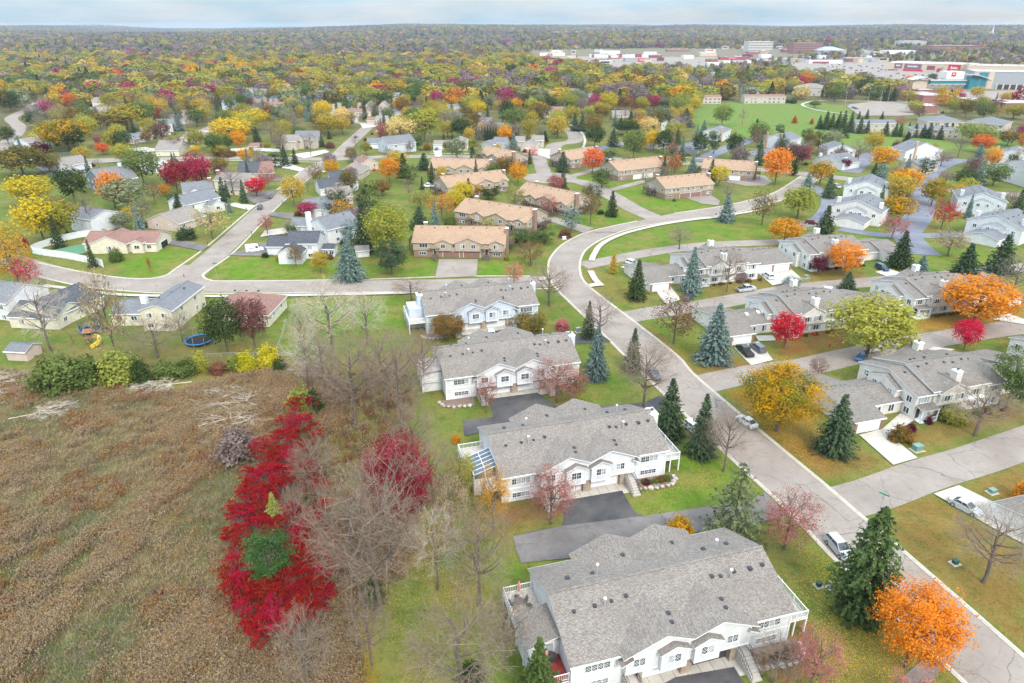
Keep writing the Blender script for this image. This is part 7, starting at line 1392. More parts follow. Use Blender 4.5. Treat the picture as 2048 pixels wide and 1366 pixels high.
def box_thing(name, x, y, sx, sy, sz, mat, label, cat, lid=None):
    p = G(x, y); r = empty(name, (p.x, p.y, 0), .3, label=label, cat=cat); mb = MB(); mb.box(-sx / 2, sx / 2, -sy / 2, sy / 2, 0, sz); mb.build('housing', [mat], r); mb = MB(); mb.box(-sx / 2 - .05, sx / 2 + .05, -sy / 2 - .05, sy / 2 + .05, sz, sz + .09); mb.build('lid', [lid or mat], r); mb = MB(); mb.box(-sx / 2 - .3, sx / 2 + .3, -sy / 2 - .3, sy / 2 + .3, 0, .06); mb.build('base_pad', [CONC], r)
GRN = paint('utility_green', (.16, .27, .22), .5, .1); DGN = paint('utility_dark_green', (.03, .09, .06), .5, .1)
box_thing('utility_box', 1834, 900, 1.5, 1.1, 1.0, GRN, 'pale green utility cabinet beside the concrete drive', 'utility box'); box_thing('utility_box', 1910, 1127, .7, .6, .55, DGN, 'dark green utility box on the lawn near the bare tree', 'utility box'); box_thing('utility_box', 1637, 1172, .6, .5, .6, DGN, 'dark green box on the lawn behind the nearest twin home', 'utility box'); box_thing('utility_box', 1660, 1176, .35, .35, 1.0, GREYMET, 'grey utility pedestal next to the dark green box', 'utility box')
box_thing('utility_box', 1612, 556, 1.3, .9, .8, GRN, 'small green utility cabinet near the white estate car', 'utility box'); box_thing('utility_box', 1156, 664, .9, .7, 1.1, GREYMET, 'pale grey meter box below the pale blue twin home', 'utility box'); box_thing('utility_box', 1128, 478, 1.2, .9, .8, WHITE, 'white utility box by the round brown bush', 'utility box'); box_thing('utility_box', 1984, 985, 1.0, .8, .6, GRN, 'green utility box among the leaves near the orange bush', 'utility box')
def hydrant(x, y, label):
    p = G(x, y); r = empty('fire_hydrant', (p.x, p.y, 0), label=label, cat='fire hydrant'); rd = paint('hydrant_red', (.45, .03, .03), .5, .1); mb = MB(); mb.cyl(0, 0, 0, .6, .13, 8); mb.cyl(0, 0, .6, .78, .16, 8, r2=.06); mb.build('barrel', [rd], r); mb = MB(); mb.bar((-.24, 0, .45), (.24, 0, .45), .12, .12); mb.build('outlet', [rd], r)
hydrant(1659, 693, 'red fire hydrant on the leafy verge of the second lane'); hydrant(368, 553, 'red hydrant at the corner lawn edge')
for x, y, lb in [(416, 491, 'dark mailbox at the kerb near the cream corner house'), (463, 452, 'mailbox at the kerb by the pale yellow tree'), (493, 422, 'mailbox at the kerb beside the upper concrete drive'), (566, 409, 'dark mailbox on the right kerb by the golden tree'), (572, 455, 'mailbox before the white garage wing'), (504, 470, 'mailbox near the van driveway')]:
    p = G(x, y); r = empty('mailbox', (p.x, p.y, 0), .6, label=lb, cat='mailbox'); mb = MB(); mb.box(-.05, .05, -.05, .05, 0, 1.0); mb.build('post', [DARK], r); mb = MB(); mb.box(-.14, .14, -.3, .3, 1.0, 1.3); mb.build('box', [DARK], r)
def trampoline(x, y, R, label, net=True):
    p = G(x, y); r = empty('trampoline', (p.x, p.y, 0), label=label, cat='trampoline'); mb = MB(); mb.cyl(0, 0, .86, .9, R * .86, 24); mb.build('mat', [paint('trampoline_mat', (.02, .02, .025), .8, .1)], r); bl = paint('blue_safety_pad', (.03, .22, .50), .6, .1); mb = MB(); n = 24
    for k in range(n): a, b = 6.2832 * k / n, 6.2832 * (k + 1) / n; mb.bar((R * math.cos(a), R * math.sin(a), .9), (R * math.cos(b), R * math.sin(b), .9), .45, .1)
    mb.build('safety_pad', [bl], r); mb = MB()
    for k in range(8): a = 6.2832 * k / 8; mb.cyl(R * math.cos(a), R * math.sin(a), 0, 2.7 if net else .9, .05, 6)
    mb.build('pole', [GREYMET], r)
    if net:
        mb = MB()
        for k in range(96): a = 6.2832 * k / 96; mb.bar((R * math.cos(a), R * math.sin(a), .95), (R * math.cos(a), R * math.sin(a), 2.6), .02, .02)
        for z in [1.1 + .19 * j for j in range(9)]:
            for k in range(n): a, b = 6.2832 * k / n, 6.2832 * (k + 1) / n; mb.bar((R * math.cos(a), R * math.sin(a), z), (R * math.cos(b), R * math.sin(b), z), .02, .02)
        mb.build('net', [DARK], r)
trampoline(399, 686, 3.0, 'big round trampoline with a blue pad and black net beside the dark olive tree'); trampoline(183, 664, 2.4, 'smaller trampoline beside the yellow slide in the back garden')
def playset(x, y):
    p = G(x, y); r = empty('playset', (p.x, p.y, 0), .2, label='wooden garden playset with a yellow tube slide', cat='playset'); wd_ = paint('playset_wood', (.28, .14, .08), .8, .2); ye = paint('yellow_plastic', (.70, .50, .05), .4, .08)
    mb = MB()
    for a in (0, 1.8):
        for b in (0, 1.8): mb.box(a - .06, a + .06, b - .06, b + .06, 0, 3.0)
    mb.build('tower_post', [wd_], r); mb = MB(); mb.box(0, 1.8, 0, 1.8, 1.5, 1.6); mb.build('platform', [wd_], r); mb = MB(); mb.hexa([(-.2, -.2, 3.0), (2, -.2, 3.0), (2, 2, 3.0), (-.2, 2, 3.0)], [(-.2, .85, 3.7), (2, .85, 3.7), (2, .95, 3.7), (-.2, .95, 3.7)]); mb.build('roof', [wd_], r)
    mb = MB(); mb.bar((0, .9, 2.6), (-3.2, .9, 2.6), .12, .12); mb.bar((-3.2, .9, 2.6), (-3.2, .0, 0), .1, .1); mb.bar((-3.2, .9, 2.6), (-3.2, 1.8, 0), .1, .1)
    for q in (-1.0, -1.4, -2.2, -2.6): mb.bar((q, .9, 2.6), (q, .9, .6), .03, .03)
    mb.build('swing_frame', [wd_], r); pts = [(1.9, .6, 1.9), (2.8, .3, 1.8), (3.4, -.4, 1.4), (3.3, -1.3, 1.0), (2.6, -1.8, .6), (1.8, -1.9, .3)]; mb = MB()
    for a, b in zip(pts[:-1], pts[1:]): mb.bar(a, b, .75, .7)
    mb.build('tube_slide', [ye], r)
playset(172, 690)
# curved white fence round the cream corner house: one panel object per length
fm = paint('white_vinyl_fence', (.76, .77, .79), .45, .04); r = None
fl = smooth([(215, 474), (170, 474), (120, 485), (68, 503), (80, 510), (140, 519), (200, 532), (207, 535)], 5); P = [G(*q) for q in fl]; r = empty('garden_fence', (P[0].x, P[0].y, 0), label='curved white solid garden fence around the cream corner house', cat='fence')
for a, b in zip(P[:-1], P[1:]):
    a = a - P[0]; b = b - P[0]; mb = MB(); mb.bar((a.x, a.y, 1.2), (b.x, b.y, 1.2), .06, 2.2); mb.bar((a.x, a.y, 2.3), (b.x, b.y, 2.3), .1, .08); mb.box(a.x - .07, a.x + .07, a.y - .07, a.y + .07, 0, 2.05); mb.build('fence_panel', [fm], r)
surface('play_court', [(95, 505), (150, 492), (168, 490), (172, 508), (150, 512)], paint('green_court', (.10, .22, .13), .8, .1))
for (pts, lb, h_, mt) in [([(462, 304), (500, 301), (560, 304)], 'low white fence beside the small brown barn', 1.8, fm), ([(555, 705), (565, 680), (572, 650)], 'chain-link fence beside the bright yellow bushes', 1.5, GREYMET), ([(415, 716), (470, 714), (555, 712), (640, 722)], 'thin wire fence along the field edge', 1.1, GREYMET), ([(112, 311), (150, 310), (185, 312)], 'dark wooden fence along the far cross street', 1.6, paint('dark_fence_wood', (.10, .12, .10), .8, .2))]:
    P = [G(*q) for q in pts]; r = empty('fence', (P[0].x, P[0].y, 0), label=lb, cat='fence'); thin = mt is GREYMET
    for a, b in zip(P[:-1], P[1:]):
        n = max(1, int((b - a).length / 3))
        for k in range(n):
            p = a.lerp(b, k / n) - P[0]; q = a.lerp(b, (k + 1) / n) - P[0]; mb = MB(); mb.box(p.x - .04, p.x + .04, p.y - .04, p.y + .04, 0, h_)
            mb.bar((p.x, p.y, h_), (q.x, q.y, h_), .05, .05)
            if thin:
                for z in (.25, .5, .75, 1.0): mb.bar((p.x, p.y, h_ * z * .95), (q.x, q.y, h_ * z * .95), .015, .015)
            else: mb.bar((p.x, p.y, h_ / 2), (q.x, q.y, h_ / 2), .05, h_ - .1)
            mb.build('fence_panel', [mt], r)
# deck furniture on the nearest twin home
M16 = Matrix.Translation((6.27, 52.22, 0)) @ Matrix.Rotation(math.radians(16), 4, 'Z')
def at(x, y, z): return M16 @ Vector((x, y, z))
def umbrella(x, y, z, label, c1=(.55, .10, .10)):
    r = empty('parasol', at(x, y, z), 0, label=label, cat='parasol'); mb = MB(); mb.cyl(0, 0, 0, 2.4, .03, 6); mb.build('pole', [WHITE], r); mb = MB(); n = 8
    mb.cyl(0, 0, .9, 2.0, .16, 8, 0, .22); mb.cyl(0, 0, 2.0, 2.5, .22, 8, 0, .04); mb.build('folded_canopy', [paint('red_white_cloth', c1, .8, .35, 9)], r)
umbrella(-1.7, 13.6, 2.6, 'folded red and white parasol on the grey deck of the nearest home', (.60, .25, .22)); umbrella(-1.6, 3.2, 2.3, 'folded red parasol on the red deck of the nearest home')
def patio_chair(x, y, z, yaw, label):
    p = at(x, y, z); r = empty('patio_chair', p, yaw, label=label, cat='chair'); dg = paint('dark_green_cushion', (.02, .06, .05), .8, .1); mb = MB(); mb.box(-.28, .28, -.28, .28, .38, .48); mb.build('seat', [dg], r); mb = MB(); mb.hexa([(-.28, .22, .48), (.28, .22, .48), (.28, .32, .48), (-.28, .32, .48)], [(-.28, .38, 1.05), (.28, .38, 1.05), (.28, .46, 1.05), (-.28, .46, 1.05)]); mb.build('backrest', [dg], r)
    for a in (-.25, .25):
        for b in (-.25, .25): mb = MB(); mb.box(a - .02, a + .02, b - .02, b + .02, 0, .38); mb.build('leg', [DARK], r)
for (x, y, a, lb) in [(-3.0, 12.2, 1.5, 'dark green patio chair by the outer rail of the grey deck'), (-1.4, 12.3, -1.2, 'dark green patio chair beside the folded parasol'), (-1.0, 11.4, 2.4, 'dark green patio chair nearest the house wall'), (-2.1, 13.2, 3.0, 'dark patio chair in the back corner of the grey deck')]: patio_chair(x, y, 2.6, a, lb)
r = empty('patio_table', at(-2.1, 12.2, 2.6), .2, label='round glass patio table among dark green chairs on the deck', cat='table'); mb = MB(); mb.cyl(0, 0, .7, .74, .6, 14); mb.build('tabletop', [GLASS], r); mb = MB(); mb.cyl(0, 0, 0, .7, .05, 6); mb.build('pedestal', [DARK], r)
r = empty('storage_box', at(-.5, 9.6, 2.6), .1, label='white storage box against the wall on the grey deck', cat='storage box'); mb = MB(); mb.box(-.7, .7, -.35, .35, 0, .6); mb.build('body', [WHITE], r); mb = MB(); mb.box(-.73, .73, -.38, .38, .6, .67); mb.build('lid', [WHITE], r)
r = empty('grill', at(-.9, 3.6, 2.3), .3, label='black covered barbecue grill on the red deck', cat='grill'); mb = MB(); mb.box(-.6, .6, -.3, .3, 0, .9); mb.build('body', [DARK], r); mb = MB(); mb.cyl(0, 0, .9, 1.25, .42, 10, 0, .25); mb.build('lid', [DARK], r)
# light standards in the park and the lots
for x, y, t in [(1760, 207, 168), (1775, 205, 166), (1735, 207, 178), (1808, 222, 190), (1690, 208, 185), (1952, 190, 160), (270, 690, 640)][:6]:
    p = G(x, y); h_ = min(16, height_at(p.x, p.y, t)); r = empty('lamp_post', (p.x, p.y, 0), label='tall pale lamp standard by the park parking lot', cat='lamp post', group='lamp standards by the park parking lot'); mb = MB(); mb.cyl(0, 0, 0, h_, .14, 6, 0, .08); mb.build('pole', [COM['conc']], r); mb = MB(); mb.box(-1.2, 1.2, -.2, .2, h_, h_ + .2); mb.build('lamp_head', [COM['conc']], r)
# fallen trees and brush at the field's upper edge
def fallen(x, y, yaw, ln, label, mat):
    p = G(x, y); r0 = np.random.default_rng(int(x)); r = empty('fallen_tree', (p.x, p.y, .3), yaw, label=label, cat='fallen tree'); segs, fine, _, _ = skeleton(r0, 10., 3.4, 1.0, 15, 7, 6, 2, .5)
    R_ = np.array(((0, 0, 1), (0, 1, 0), (-.22, 0, 0)))
    def T(v): return (R_ @ v) * ln / 10 + np.array((0, 0, .5))
    segs = [(T(a), T(b), ra * .7, rb * .6) for a, b, ra, rb in segs]; fine = [(T(a), T(b), w0, w1) for a, b, w0, w1 in fine]
    link('trunk', np_mesh('trunk', tubes(segs, 5), np.zeros(len(segs) * 5), mat), r); link('branches', finemesh(r0, fine, 'branches', mat, 1.3), r)
fallen(575, 815, 3.05, 20, 'fallen pale tree lying beside the green bush at the field edge', TWIGP); fallen(385, 770, 3.4, 13, 'heap of fallen grey branches below the green bushes', TWIGP); fallen(130, 772, 3.35, 24, 'long fallen grey trunk at the upper left of the field', TWIGP); fallen(20, 845, .5, 12, 'fallen branch at the far edge of the field', TWIGP); fallen(560, 845, 3.2, 16, 'second pale fallen tree just below the first', TWIGP)
# ---------------------------------------------------------------- scattering (stuff only)
def scatter(name, P, rot, scl, idx, protos, label=None, cat=None):
    col = bpy.data.collections.new(name + '_prototypes')
    for k, (me, mat) in enumerate(protos):
        o = bpy.data.objects.new('%s_piece_%03d' % (name, k), me); col.objects.link(o)
        if mat: o.material_slots[0].link = 'OBJECT'; o.material_slots[0].material = mat
    me = bpy.data.meshes.new(name); me.vertices.add(len(P)); me.vertices.foreach_set('co', np.asarray(P, np.float32).ravel())
    for nm, tp, v, f in (('rot', 'FLOAT_VECTOR', rot, 'vector'), ('scl', 'FLOAT_VECTOR', scl, 'vector')):
        a = me.attributes.new(nm, tp, 'POINT'); a.data.foreach_set(f, np.asarray(v, np.float32).ravel())
    a = me.attributes.new('idx', 'INT', 'POINT'); a.data.foreach_set('value', np.asarray(idx, np.int32))
    ng = bpy.data.node_groups.new(name, 'GeometryNodeTree'); ng.interface.new_socket('Geometry', in_out='INPUT', socket_type='NodeSocketGeometry'); ng.interface.new_socket('Geometry', in_out='OUTPUT', socket_type='NodeSocketGeometry')
    n = ng.nodes; l = ng.links; gi = n.new('NodeGroupInput'); go = n.new('NodeGroupOutput'); ci = n.new('GeometryNodeCollectionInfo'); ci.inputs['Collection'].default_value = col; ci.inputs['Separate Children'].default_value = True; ci.inputs['Reset Children'].default_value = True
    ip = n.new('GeometryNodeInstanceOnPoints'); ip.inputs['Pick Instance'].default_value = True
    def na(nm, tp): a = n.new('GeometryNodeInputNamedAttribute'); a.data_type = tp; a.inputs['Name'].default_value = nm; return a.outputs['Attribute']
    l.new(gi.outputs[0], ip.inputs['Points']); l.new(ci.outputs[0], ip.inputs['Instance']); l.new(na('idx', 'INT'), ip.inputs['Instance Index']); l.new(na('rot', 'FLOAT_VECTOR'), ip.inputs['Rotation']); l.new(na('scl', 'FLOAT_VECTOR'), ip.inputs['Scale']); l.new(ip.outputs[0], go.inputs[0])
    o = bpy.data.objects.new(name, me); C.objects.link(o); md = o.modifiers.new('scatter', 'NODES'); md.node_group = ng; return tag(o, label, cat, kind='stuff')
r = np.random.default_rng(5)
# far autumn woods: every crown an instance, one object
def farcrown(seed, n=230, size=1.15, R=4.2, z0=.6, cone=False):
    r = np.random.default_rng(seed); d = rdir(r, n); c = (10 - z0) / 2
    lump = 1 + .16 * np.sin(d[:, 0] * 4 + seed) * np.sin(d[:, 1] * 5 + seed) + .12 * np.sin(d[:, 2] * 7 + seed * 3)
    if cone: t = r.random(n) ** .8; P = np.stack([d[:, 0] * R * (1 - t) * .95, d[:, 1] * R * (1 - t) * .95, z0 + t * (10 - z0)], 1)
    else: P = np.stack([d[:, 0] * R, d[:, 1] * R, d[:, 2] * c], 1) * (lump * r.uniform(.8, 1, n))[:, None] + np.array((0, 0, (z0 + 10) / 2))
    q = leafquads(r, P, size, d * 1.2, .2, .9); cv = np.clip(.5 + .5 * np.sin(P[:, 0] * 1.7 + seed) * np.sin(P[:, 1] * 1.9) + r.normal(size=n) * .2, 0, 1)
    core = []; cn = 26
    return np_mesh('crown', q, cv, BLANK)
far_meshes = [farcrown(200 + s, 200, 1.75) for s in range(3)]; far_cone = farcrown(210, 120, 1.3, 2.8, .3, True); mid_meshes = [farcrown(220 + s, 620, .95) for s in range(4)]; mid_cone = farcrown(230, 420, .75, 2.6, .3, True)
FC = [('olivey', 23), ('gold', 15), ('yellowgreen', 18), ('green', 11), ('dkgreen', 6), ('paley', 3), ('sage', 12), ('orangegold', 4), ('rust', 3), ('olivrust', 11), ('crimson', 1.6), ('magenta', 1.6), ('redorange', .8), ('greybrown', 9), ('purple', 8), ('brown', 1.5)]
FCF = [('olivey', 12), ('gold', 5), ('yellowgreen', 9), ('green', 9), ('dkgreen', 9), ('sage', 13), ('orangegold', 2), ('rust', 3), ('olivrust', 14), ('magenta', 1), ('greybrown', 34), ('purple', 30), ('spruce', 6)]  # more grey and purple: bare crowns, plus distance haze put into the colour
nc = len(FC)
protos_mid = [(m, lm(c)) for c, _ in FC for m in mid_meshes] + [(mid_cone, lm('fir')), (mid_cone, lm('blue'))]
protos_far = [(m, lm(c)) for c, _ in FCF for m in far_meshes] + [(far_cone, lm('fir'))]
def blocked(X, Y, pad=3.0):
    b = np.zeros(len(X), bool)
    for P in PAVED:
        xs = [p[0] for p in P]; ys = [p[1] for p in P]
        m = (X > min(xs) - pad) & (X < max(xs) + pad) & (Y > min(ys) - pad) & (Y < max(ys) + pad)
        if m.any():
            i = np.where(m)[0]
            for dx, dy in ((0, 0), (pad, 0), (-pad, 0), (0, pad), (0, -pad)): b[i] |= inpoly(X[i] + dx, Y[i] + dy, P)
    for cx, cy, yaw, hx, hy in FOOT:
        c, s = math.cos(yaw), math.sin(yaw); u = (X - cx) * c + (Y - cy) * s; v = -(X - cx) * s + (Y - cy) * c
        b |= (np.abs(u) < hx + pad) & (np.abs(v) < hy + pad)
    return b
KEEP = [[(1385, 203), (1880, 200), (1900, 232), (2100, 262), (2100, 320), (1850, 300), (1500, 290), (1385, 262)], [(1060, 100), (1900, 96), (2100, 120), (2100, 205), (1850, 200), (1760, 175), (1600, 152), (1330, 148), (1180, 142), (1060, 125)]]
def band(y0, y1, sp, x0=-500, x1=2550):
    """jittered grid over the ground between two picture heights"""
    ya, yb = G(1024, y1).y, G(1024, y0).y; xs = []; Yv = np.arange(ya, yb, sp); out = []
    for yy in Yv:
        d = depth(0, yy); xa = (x0 - CX) * d / F; xb = (x1 - CX) * d / F; X = np.arange(xa, xb, sp); out.append(np.stack([X + r.uniform(-.42, .42, len(X)) * sp, yy + r.uniform(-.42, .42, len(X)) * sp], 1))
    return np.vstack(out)
def pickc(tab, n, X, Y, freq):
    w_ = np.array([t[1] for t in tab], float); w_ /= w_.sum(); cw = np.cumsum(w_)
    f = (.5 + .5 * np.sin(X * freq + 1.3 * np.sin(Y * freq * .8)) * np.sin(Y * freq * 1.2 + 2)) * .35 + r.random(n) * .65
    f = (np.argsort(np.argsort(f)) + .5) / n
    return np.minimum(np.searchsorted(cw, f), len(tab) - 1)
order = r.permutation(len(FC)); FC = [FC[i] for i in order]; protos_mid = [(m, lm(c)) for c, _ in FC for m in mid_meshes] + [(mid_cone, lm('fir')), (mid_cone, lm('blue'))]
def woods(name, pts, tab, nm, dens, hmin, hmax, protos, label, keep=(), cone=.09, pad=3., freq=.03, pxlim=None, gapf=.0):
    X, Y = pts[:, 0], pts[:, 1]; Z = terrain(X, Y); d = np.maximum(Y * CP + (H - Z) * SP, 1); px = CX + F * X / d; py = CY - F * ((0 - H) * CP + Y * SP) / d
    ok = ~blocked(X, Y, pad)
    for K_ in keep: ok &= ~inpoly(px, py, K_)
    gap = .5 + .5 * np.sin(X * .021 + 1) * np.sin(Y * .017 + .5 * np.sin(X * .01)); ok &= r.random(len(X)) < dens * (1 - gapf * (gap > .75))
    if TREES and len(X):
        T = np.array([(t[0], t[1], t[2]) for t in TREES if math.hypot(t[0], t[1]) > 200]); i = np.where(ok)[0]
        for tx, ty, tr_ in T:
            m = (np.abs(X - tx) < tr_ + 3.5) & (np.abs(Y - ty) < tr_ + 3.5) & ok; ok &= ~(m & (np.hypot(X - tx, Y - ty) < tr_ + 2.5))
    if pxlim is not None: ok &= pxlim(px, py)
    X, Y, Z = X[ok], Y[ok], Z[ok]; n = len(X); ci = pickc(tab, n, X, Y, freq); idx = ci * nm + r.integers(0, nm, n); isc = r.random(n) < cone; idx = np.where(isc, len(tab) * nm + r.integers(0, len(protos) - len(tab) * nm, n), idx)
    h = r.uniform(hmin, hmax, n); s = h / 10 * r.uniform(.85, 1.25, n); scl = np.stack([s, s, h / 10], 1)
    rot = np.stack([np.zeros(n), np.zeros(n), r.uniform(0, 6.28, n)], 1)
    o = scatter(name, np.stack([X, Y, Z - .2], 1), rot, scl, idx, protos, label, 'woods'); print(name, n); return o
# garden trees and shrubs round the houses of the middle distance
ORDW = ORD[:]
def autolabel(style, col, X_, Y_, h):
    x_, y_ = PX(X_, Y_, h * .5); best = min(LM, key=lambda m: math.hypot(m[0] - x_, (m[1] - y_) * 2)); dx = x_ - best[0]; rel = 'left of' if dx < -12 else ('right of' if dx > 12 else ('behind' if Y_ > G(*best[:2]).y else 'before'))
    core = ('small ' if h < 7 else '') + LEAF[col][3] + ' ' + KNAME[style][1] + ' ' + rel + ' ' + best[2]; u = used.get(core, 0); used[core] = u + 1
    return core if u == 0 else ORD[min(u, 8)] + 'nearest ' + core
OPEN = [q[2] for q in POLYC if q[0] is BRIGHT]
ng = nb = 0
for f in list(FOOT):
    fx, fy = PX(f[0], f[1], 0)
    if not (185 < fy < 545 and -40 < fx < 2090) or (fx > 1080 and fy > 430) or 0 < f[1] < 175: continue
    for k in range(13):
        q = random.uniform(1.5, 15); a = random.random() * 6.283; bush = k > 6
        if bush: q = random.uniform(.8, 3)
        u = random.uniform(-f[3], f[3]); v = random.choice([-1, 1]) * f[4]
        if random.random() < .4: u = random.choice([-1, 1]) * f[3]; v = random.uniform(-f[4], f[4])
        u += (q if u > 0 else -q) * (abs(u) >= f[3] - .01); v += (q if v > 0 else -q) * (abs(v) >= f[4] - .01)
        c_, s_ = math.cos(f[2]), math.sin(f[2]); X_ = f[0] + u * c_ - v * s_; Y_ = f[1] + u * s_ + v * c_
        if blocked(np.array([X_]), np.array([Y_]), .6 if bush else 2.2)[0]: continue
        px_, py_ = PX(X_, Y_, 0)
        if not bush and (any(inpoly(np.array([px_]), np.array([py_]), P_)[0] for P_ in OPEN + KEEP) or any(math.hypot(X_ - t[0], Y_ - t[1]) < t[2] + 2.6 for t in TREES)): continue
        if bush:
            if random.random() < .62 or py_ < 225: continue
            h = random.uniform(.9, 2.2); cc = random.choice(['green', 'dkgreen', 'rust', 'maroon', 'olivey', 'brown', 'fir', 'yellowgreen', 'redorange']); put_tree('bush', cc, X_, Y_, h, h * random.uniform(.5, .9), autolabel('bush', cc, X_, Y_, h)); TREES.pop(); nb += 1
        else:
            if random.random() < .36: st_, cc = random.choice(['spruce', 'pine', 'loosespruce']), random.choice(['fir', 'spruce', 'blue', 'pineg'])
            else: st_, cc = random.choice(['leafy', 'leafy', 'sparse', 'barer']), random.choice(['olivey', 'gold', 'yellowgreen', 'green', 'olivrust', 'sage', 'rust', 'greybrown', 'purple', 'orangegold', 'pink', 'marbrown', 'yellow'])
            h = random.uniform(5.5, 13.5); put_tree(st_, cc, X_, Y_, h, h * (random.uniform(.34, .48) if st_ not in ('spruce', 'loosespruce') else .2), autolabel(st_, cc, X_, Y_, h)); ng += 1
print('garden', ng, nb)
# mid-distance: trees one can tell apart are things of their own
pm = band(118, 338, 14.6); X, Y = pm[:, 0], pm[:, 1]; d = Y * CP + H * SP; px = CX + F * X / d; py = CY - F * (-H * CP + Y * SP) / d
ok = ~blocked(X, Y, 4.0)
for K_ in KEEP: ok &= ~inpoly(px, py, K_)
for tx, ty, tr_ in [t for t in TREES]: ok &= ~(np.hypot(X - tx, Y - ty) < tr_ + 4.5)
# open gardens and lawns near the camera stay open
dens = np.interp(py, [118, 170, 205, 235, 260, 300, 338], [.98, .97, .95, .86, .62, .30, .07]); dens = np.where(px > 1380, dens * .45, dens); ok &= r.random(len(X)) < dens; ok &= (px > -60) & (px < 2110)
i = np.where(ok)[0]; i = i[np.argsort(Y[i])]; near = i[:200]; rest = i[200:]
cidx = pickc(FC, len(near), X[near], Y[near], .03)
NB = [t for t in LM]; used2 = {}
for q, k in enumerate(near):
    col = FC[cidx[q]][0]; style = random.choice(['leafy', 'leafy', 'leafy', 'sparse']) if col not in ('greybrown', 'purple') else random.choice(['sparse', 'barer'])
    if random.random() < .12: style, col = 'spruce', random.choice(['fir', 'blue'])
    h = random.uniform(10, 15.5); cr = h * random.uniform(.40, .54) if style != 'spruce' else h * .2
    x_, y_ = PX(X[k], Y[k], h * .6); best = min(NB, key=lambda m: math.hypot(m[0] - x_, (m[1] - y_) * 2)); dx = x_ - best[0]; rel = 'left of' if dx < -12 else ('right of' if dx > 12 else 'behind')
    core = LEAF[col][3] + ' ' + KNAME[style][1] + ' ' + rel + ' ' + best[2]; u = used.get(core, 0) + used2.get(core, 0); used2[core] = used2.get(core, 0) + 1
    lab = core if u == 0 else (ORD[min(u, 8)] + 'nearest ' + core)
    put_tree(style, col, X[k], Y[k], h, cr, lab, None)
h_ = len(rest); ci = pickc(FC, h_, X[rest], Y[rest], .03); idx = ci * 4 + r.integers(0, 4, h_); isc = r.random(h_) < .08; idx = np.where(isc, len(FC) * 4 + r.integers(0, 2, h_), idx)
hh = r.uniform(10, 18, h_); s = hh / 10 * r.uniform(1.2, 1.75, h_); scatter('autumn_woods', np.stack([X[rest], Y[rest], np.zeros(h_)], 1), np.stack([np.zeros(h_), np.zeros(h_), r.uniform(0, 6.28, h_)], 1), np.stack([s, s, hh / 10], 1), idx, protos_mid, 'dense mixed autumn tree cover behind the house rows, gold and green', 'woods')
print('mid', len(near), h_)
def ypx(a, b): return lambda px, py: (py > a) & (py <= b)
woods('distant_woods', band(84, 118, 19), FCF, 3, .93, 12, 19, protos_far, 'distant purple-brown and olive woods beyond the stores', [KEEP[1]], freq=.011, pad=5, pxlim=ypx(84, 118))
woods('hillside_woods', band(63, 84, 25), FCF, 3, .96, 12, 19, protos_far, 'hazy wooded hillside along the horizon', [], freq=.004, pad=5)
# trees in the shopping district
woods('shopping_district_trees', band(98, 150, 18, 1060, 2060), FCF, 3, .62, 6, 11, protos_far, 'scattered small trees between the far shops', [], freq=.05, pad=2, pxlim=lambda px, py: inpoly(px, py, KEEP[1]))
# ---------------------------------------------------------------- weeds of the dry field
def stalks(seed, n, h, wd, lean, head=None):
    r = np.random.default_rng(seed); B = np.stack([r.normal(size=n) * .55, r.normal(size=n) * .55, np.zeros(n)], 1); T = B + np.stack([r.normal(size=n) * lean, r.normal(size=n) * lean, h * r.uniform(.6, 1.1, n)], 1)
    q = ribbons(r, B, T, wd, wd * .5); cv = r.random(n) * .5
    if head:
        hp = np.repeat(T, 3, 0) + r.normal(size=(n * 3, 3)) * .06; q2 = leafquads(r, hp, head, None, .2); q = np.vstack([q, q2]); cv = np.concatenate([cv, .6 + .4 * r.random(n * 3)])
    return np_mesh('stalks', q, cv, BLANK)
wm_ = {'wb': leafmat('weed_dark_brown', (.13, .085, .055), (.42, .32, .22)), 'wt': leafmat('weed_tan', (.28, .20, .11), (.50, .40, .25)), 'gs': leafmat('grass_straw', (.36, .30, .16), (.54, .47, .28)), 'gg': leafmat('grass_green', (.20, .23, .09), (.34, .36, .16)), 'gy': leafmat('weed_ochre', (.28, .16, .06), (.45, .29, .12)), 'gr': leafmat('weed_grey', (.24, .22, .17), (.38, .35, .28)), 'rd': leafmat('weed_red', (.20, .07, .045), (.33, .14, .09))}
SW = [stalks(300 + k, 26, 1.15, .055, .14, .13) for k in range(2)]; GT = [stalks(310 + k, 40, .55, .06, .3) for k in range(2)]
pr = [(SW[0], wm_['wb']), (SW[1], wm_['wb']), (SW[0], wm_['wt']), (SW[1], wm_['gy']), (GT[0], wm_['gs']), (GT[1], wm_['gs']), (GT[0], wm_['gg']), (GT[1], wm_['gr']), (SW[1], wm_['rd'])]
n = 52000; yy = r.uniform(728, 1480, n * 2); pxx = r.uniform(-700, 740, n * 2)
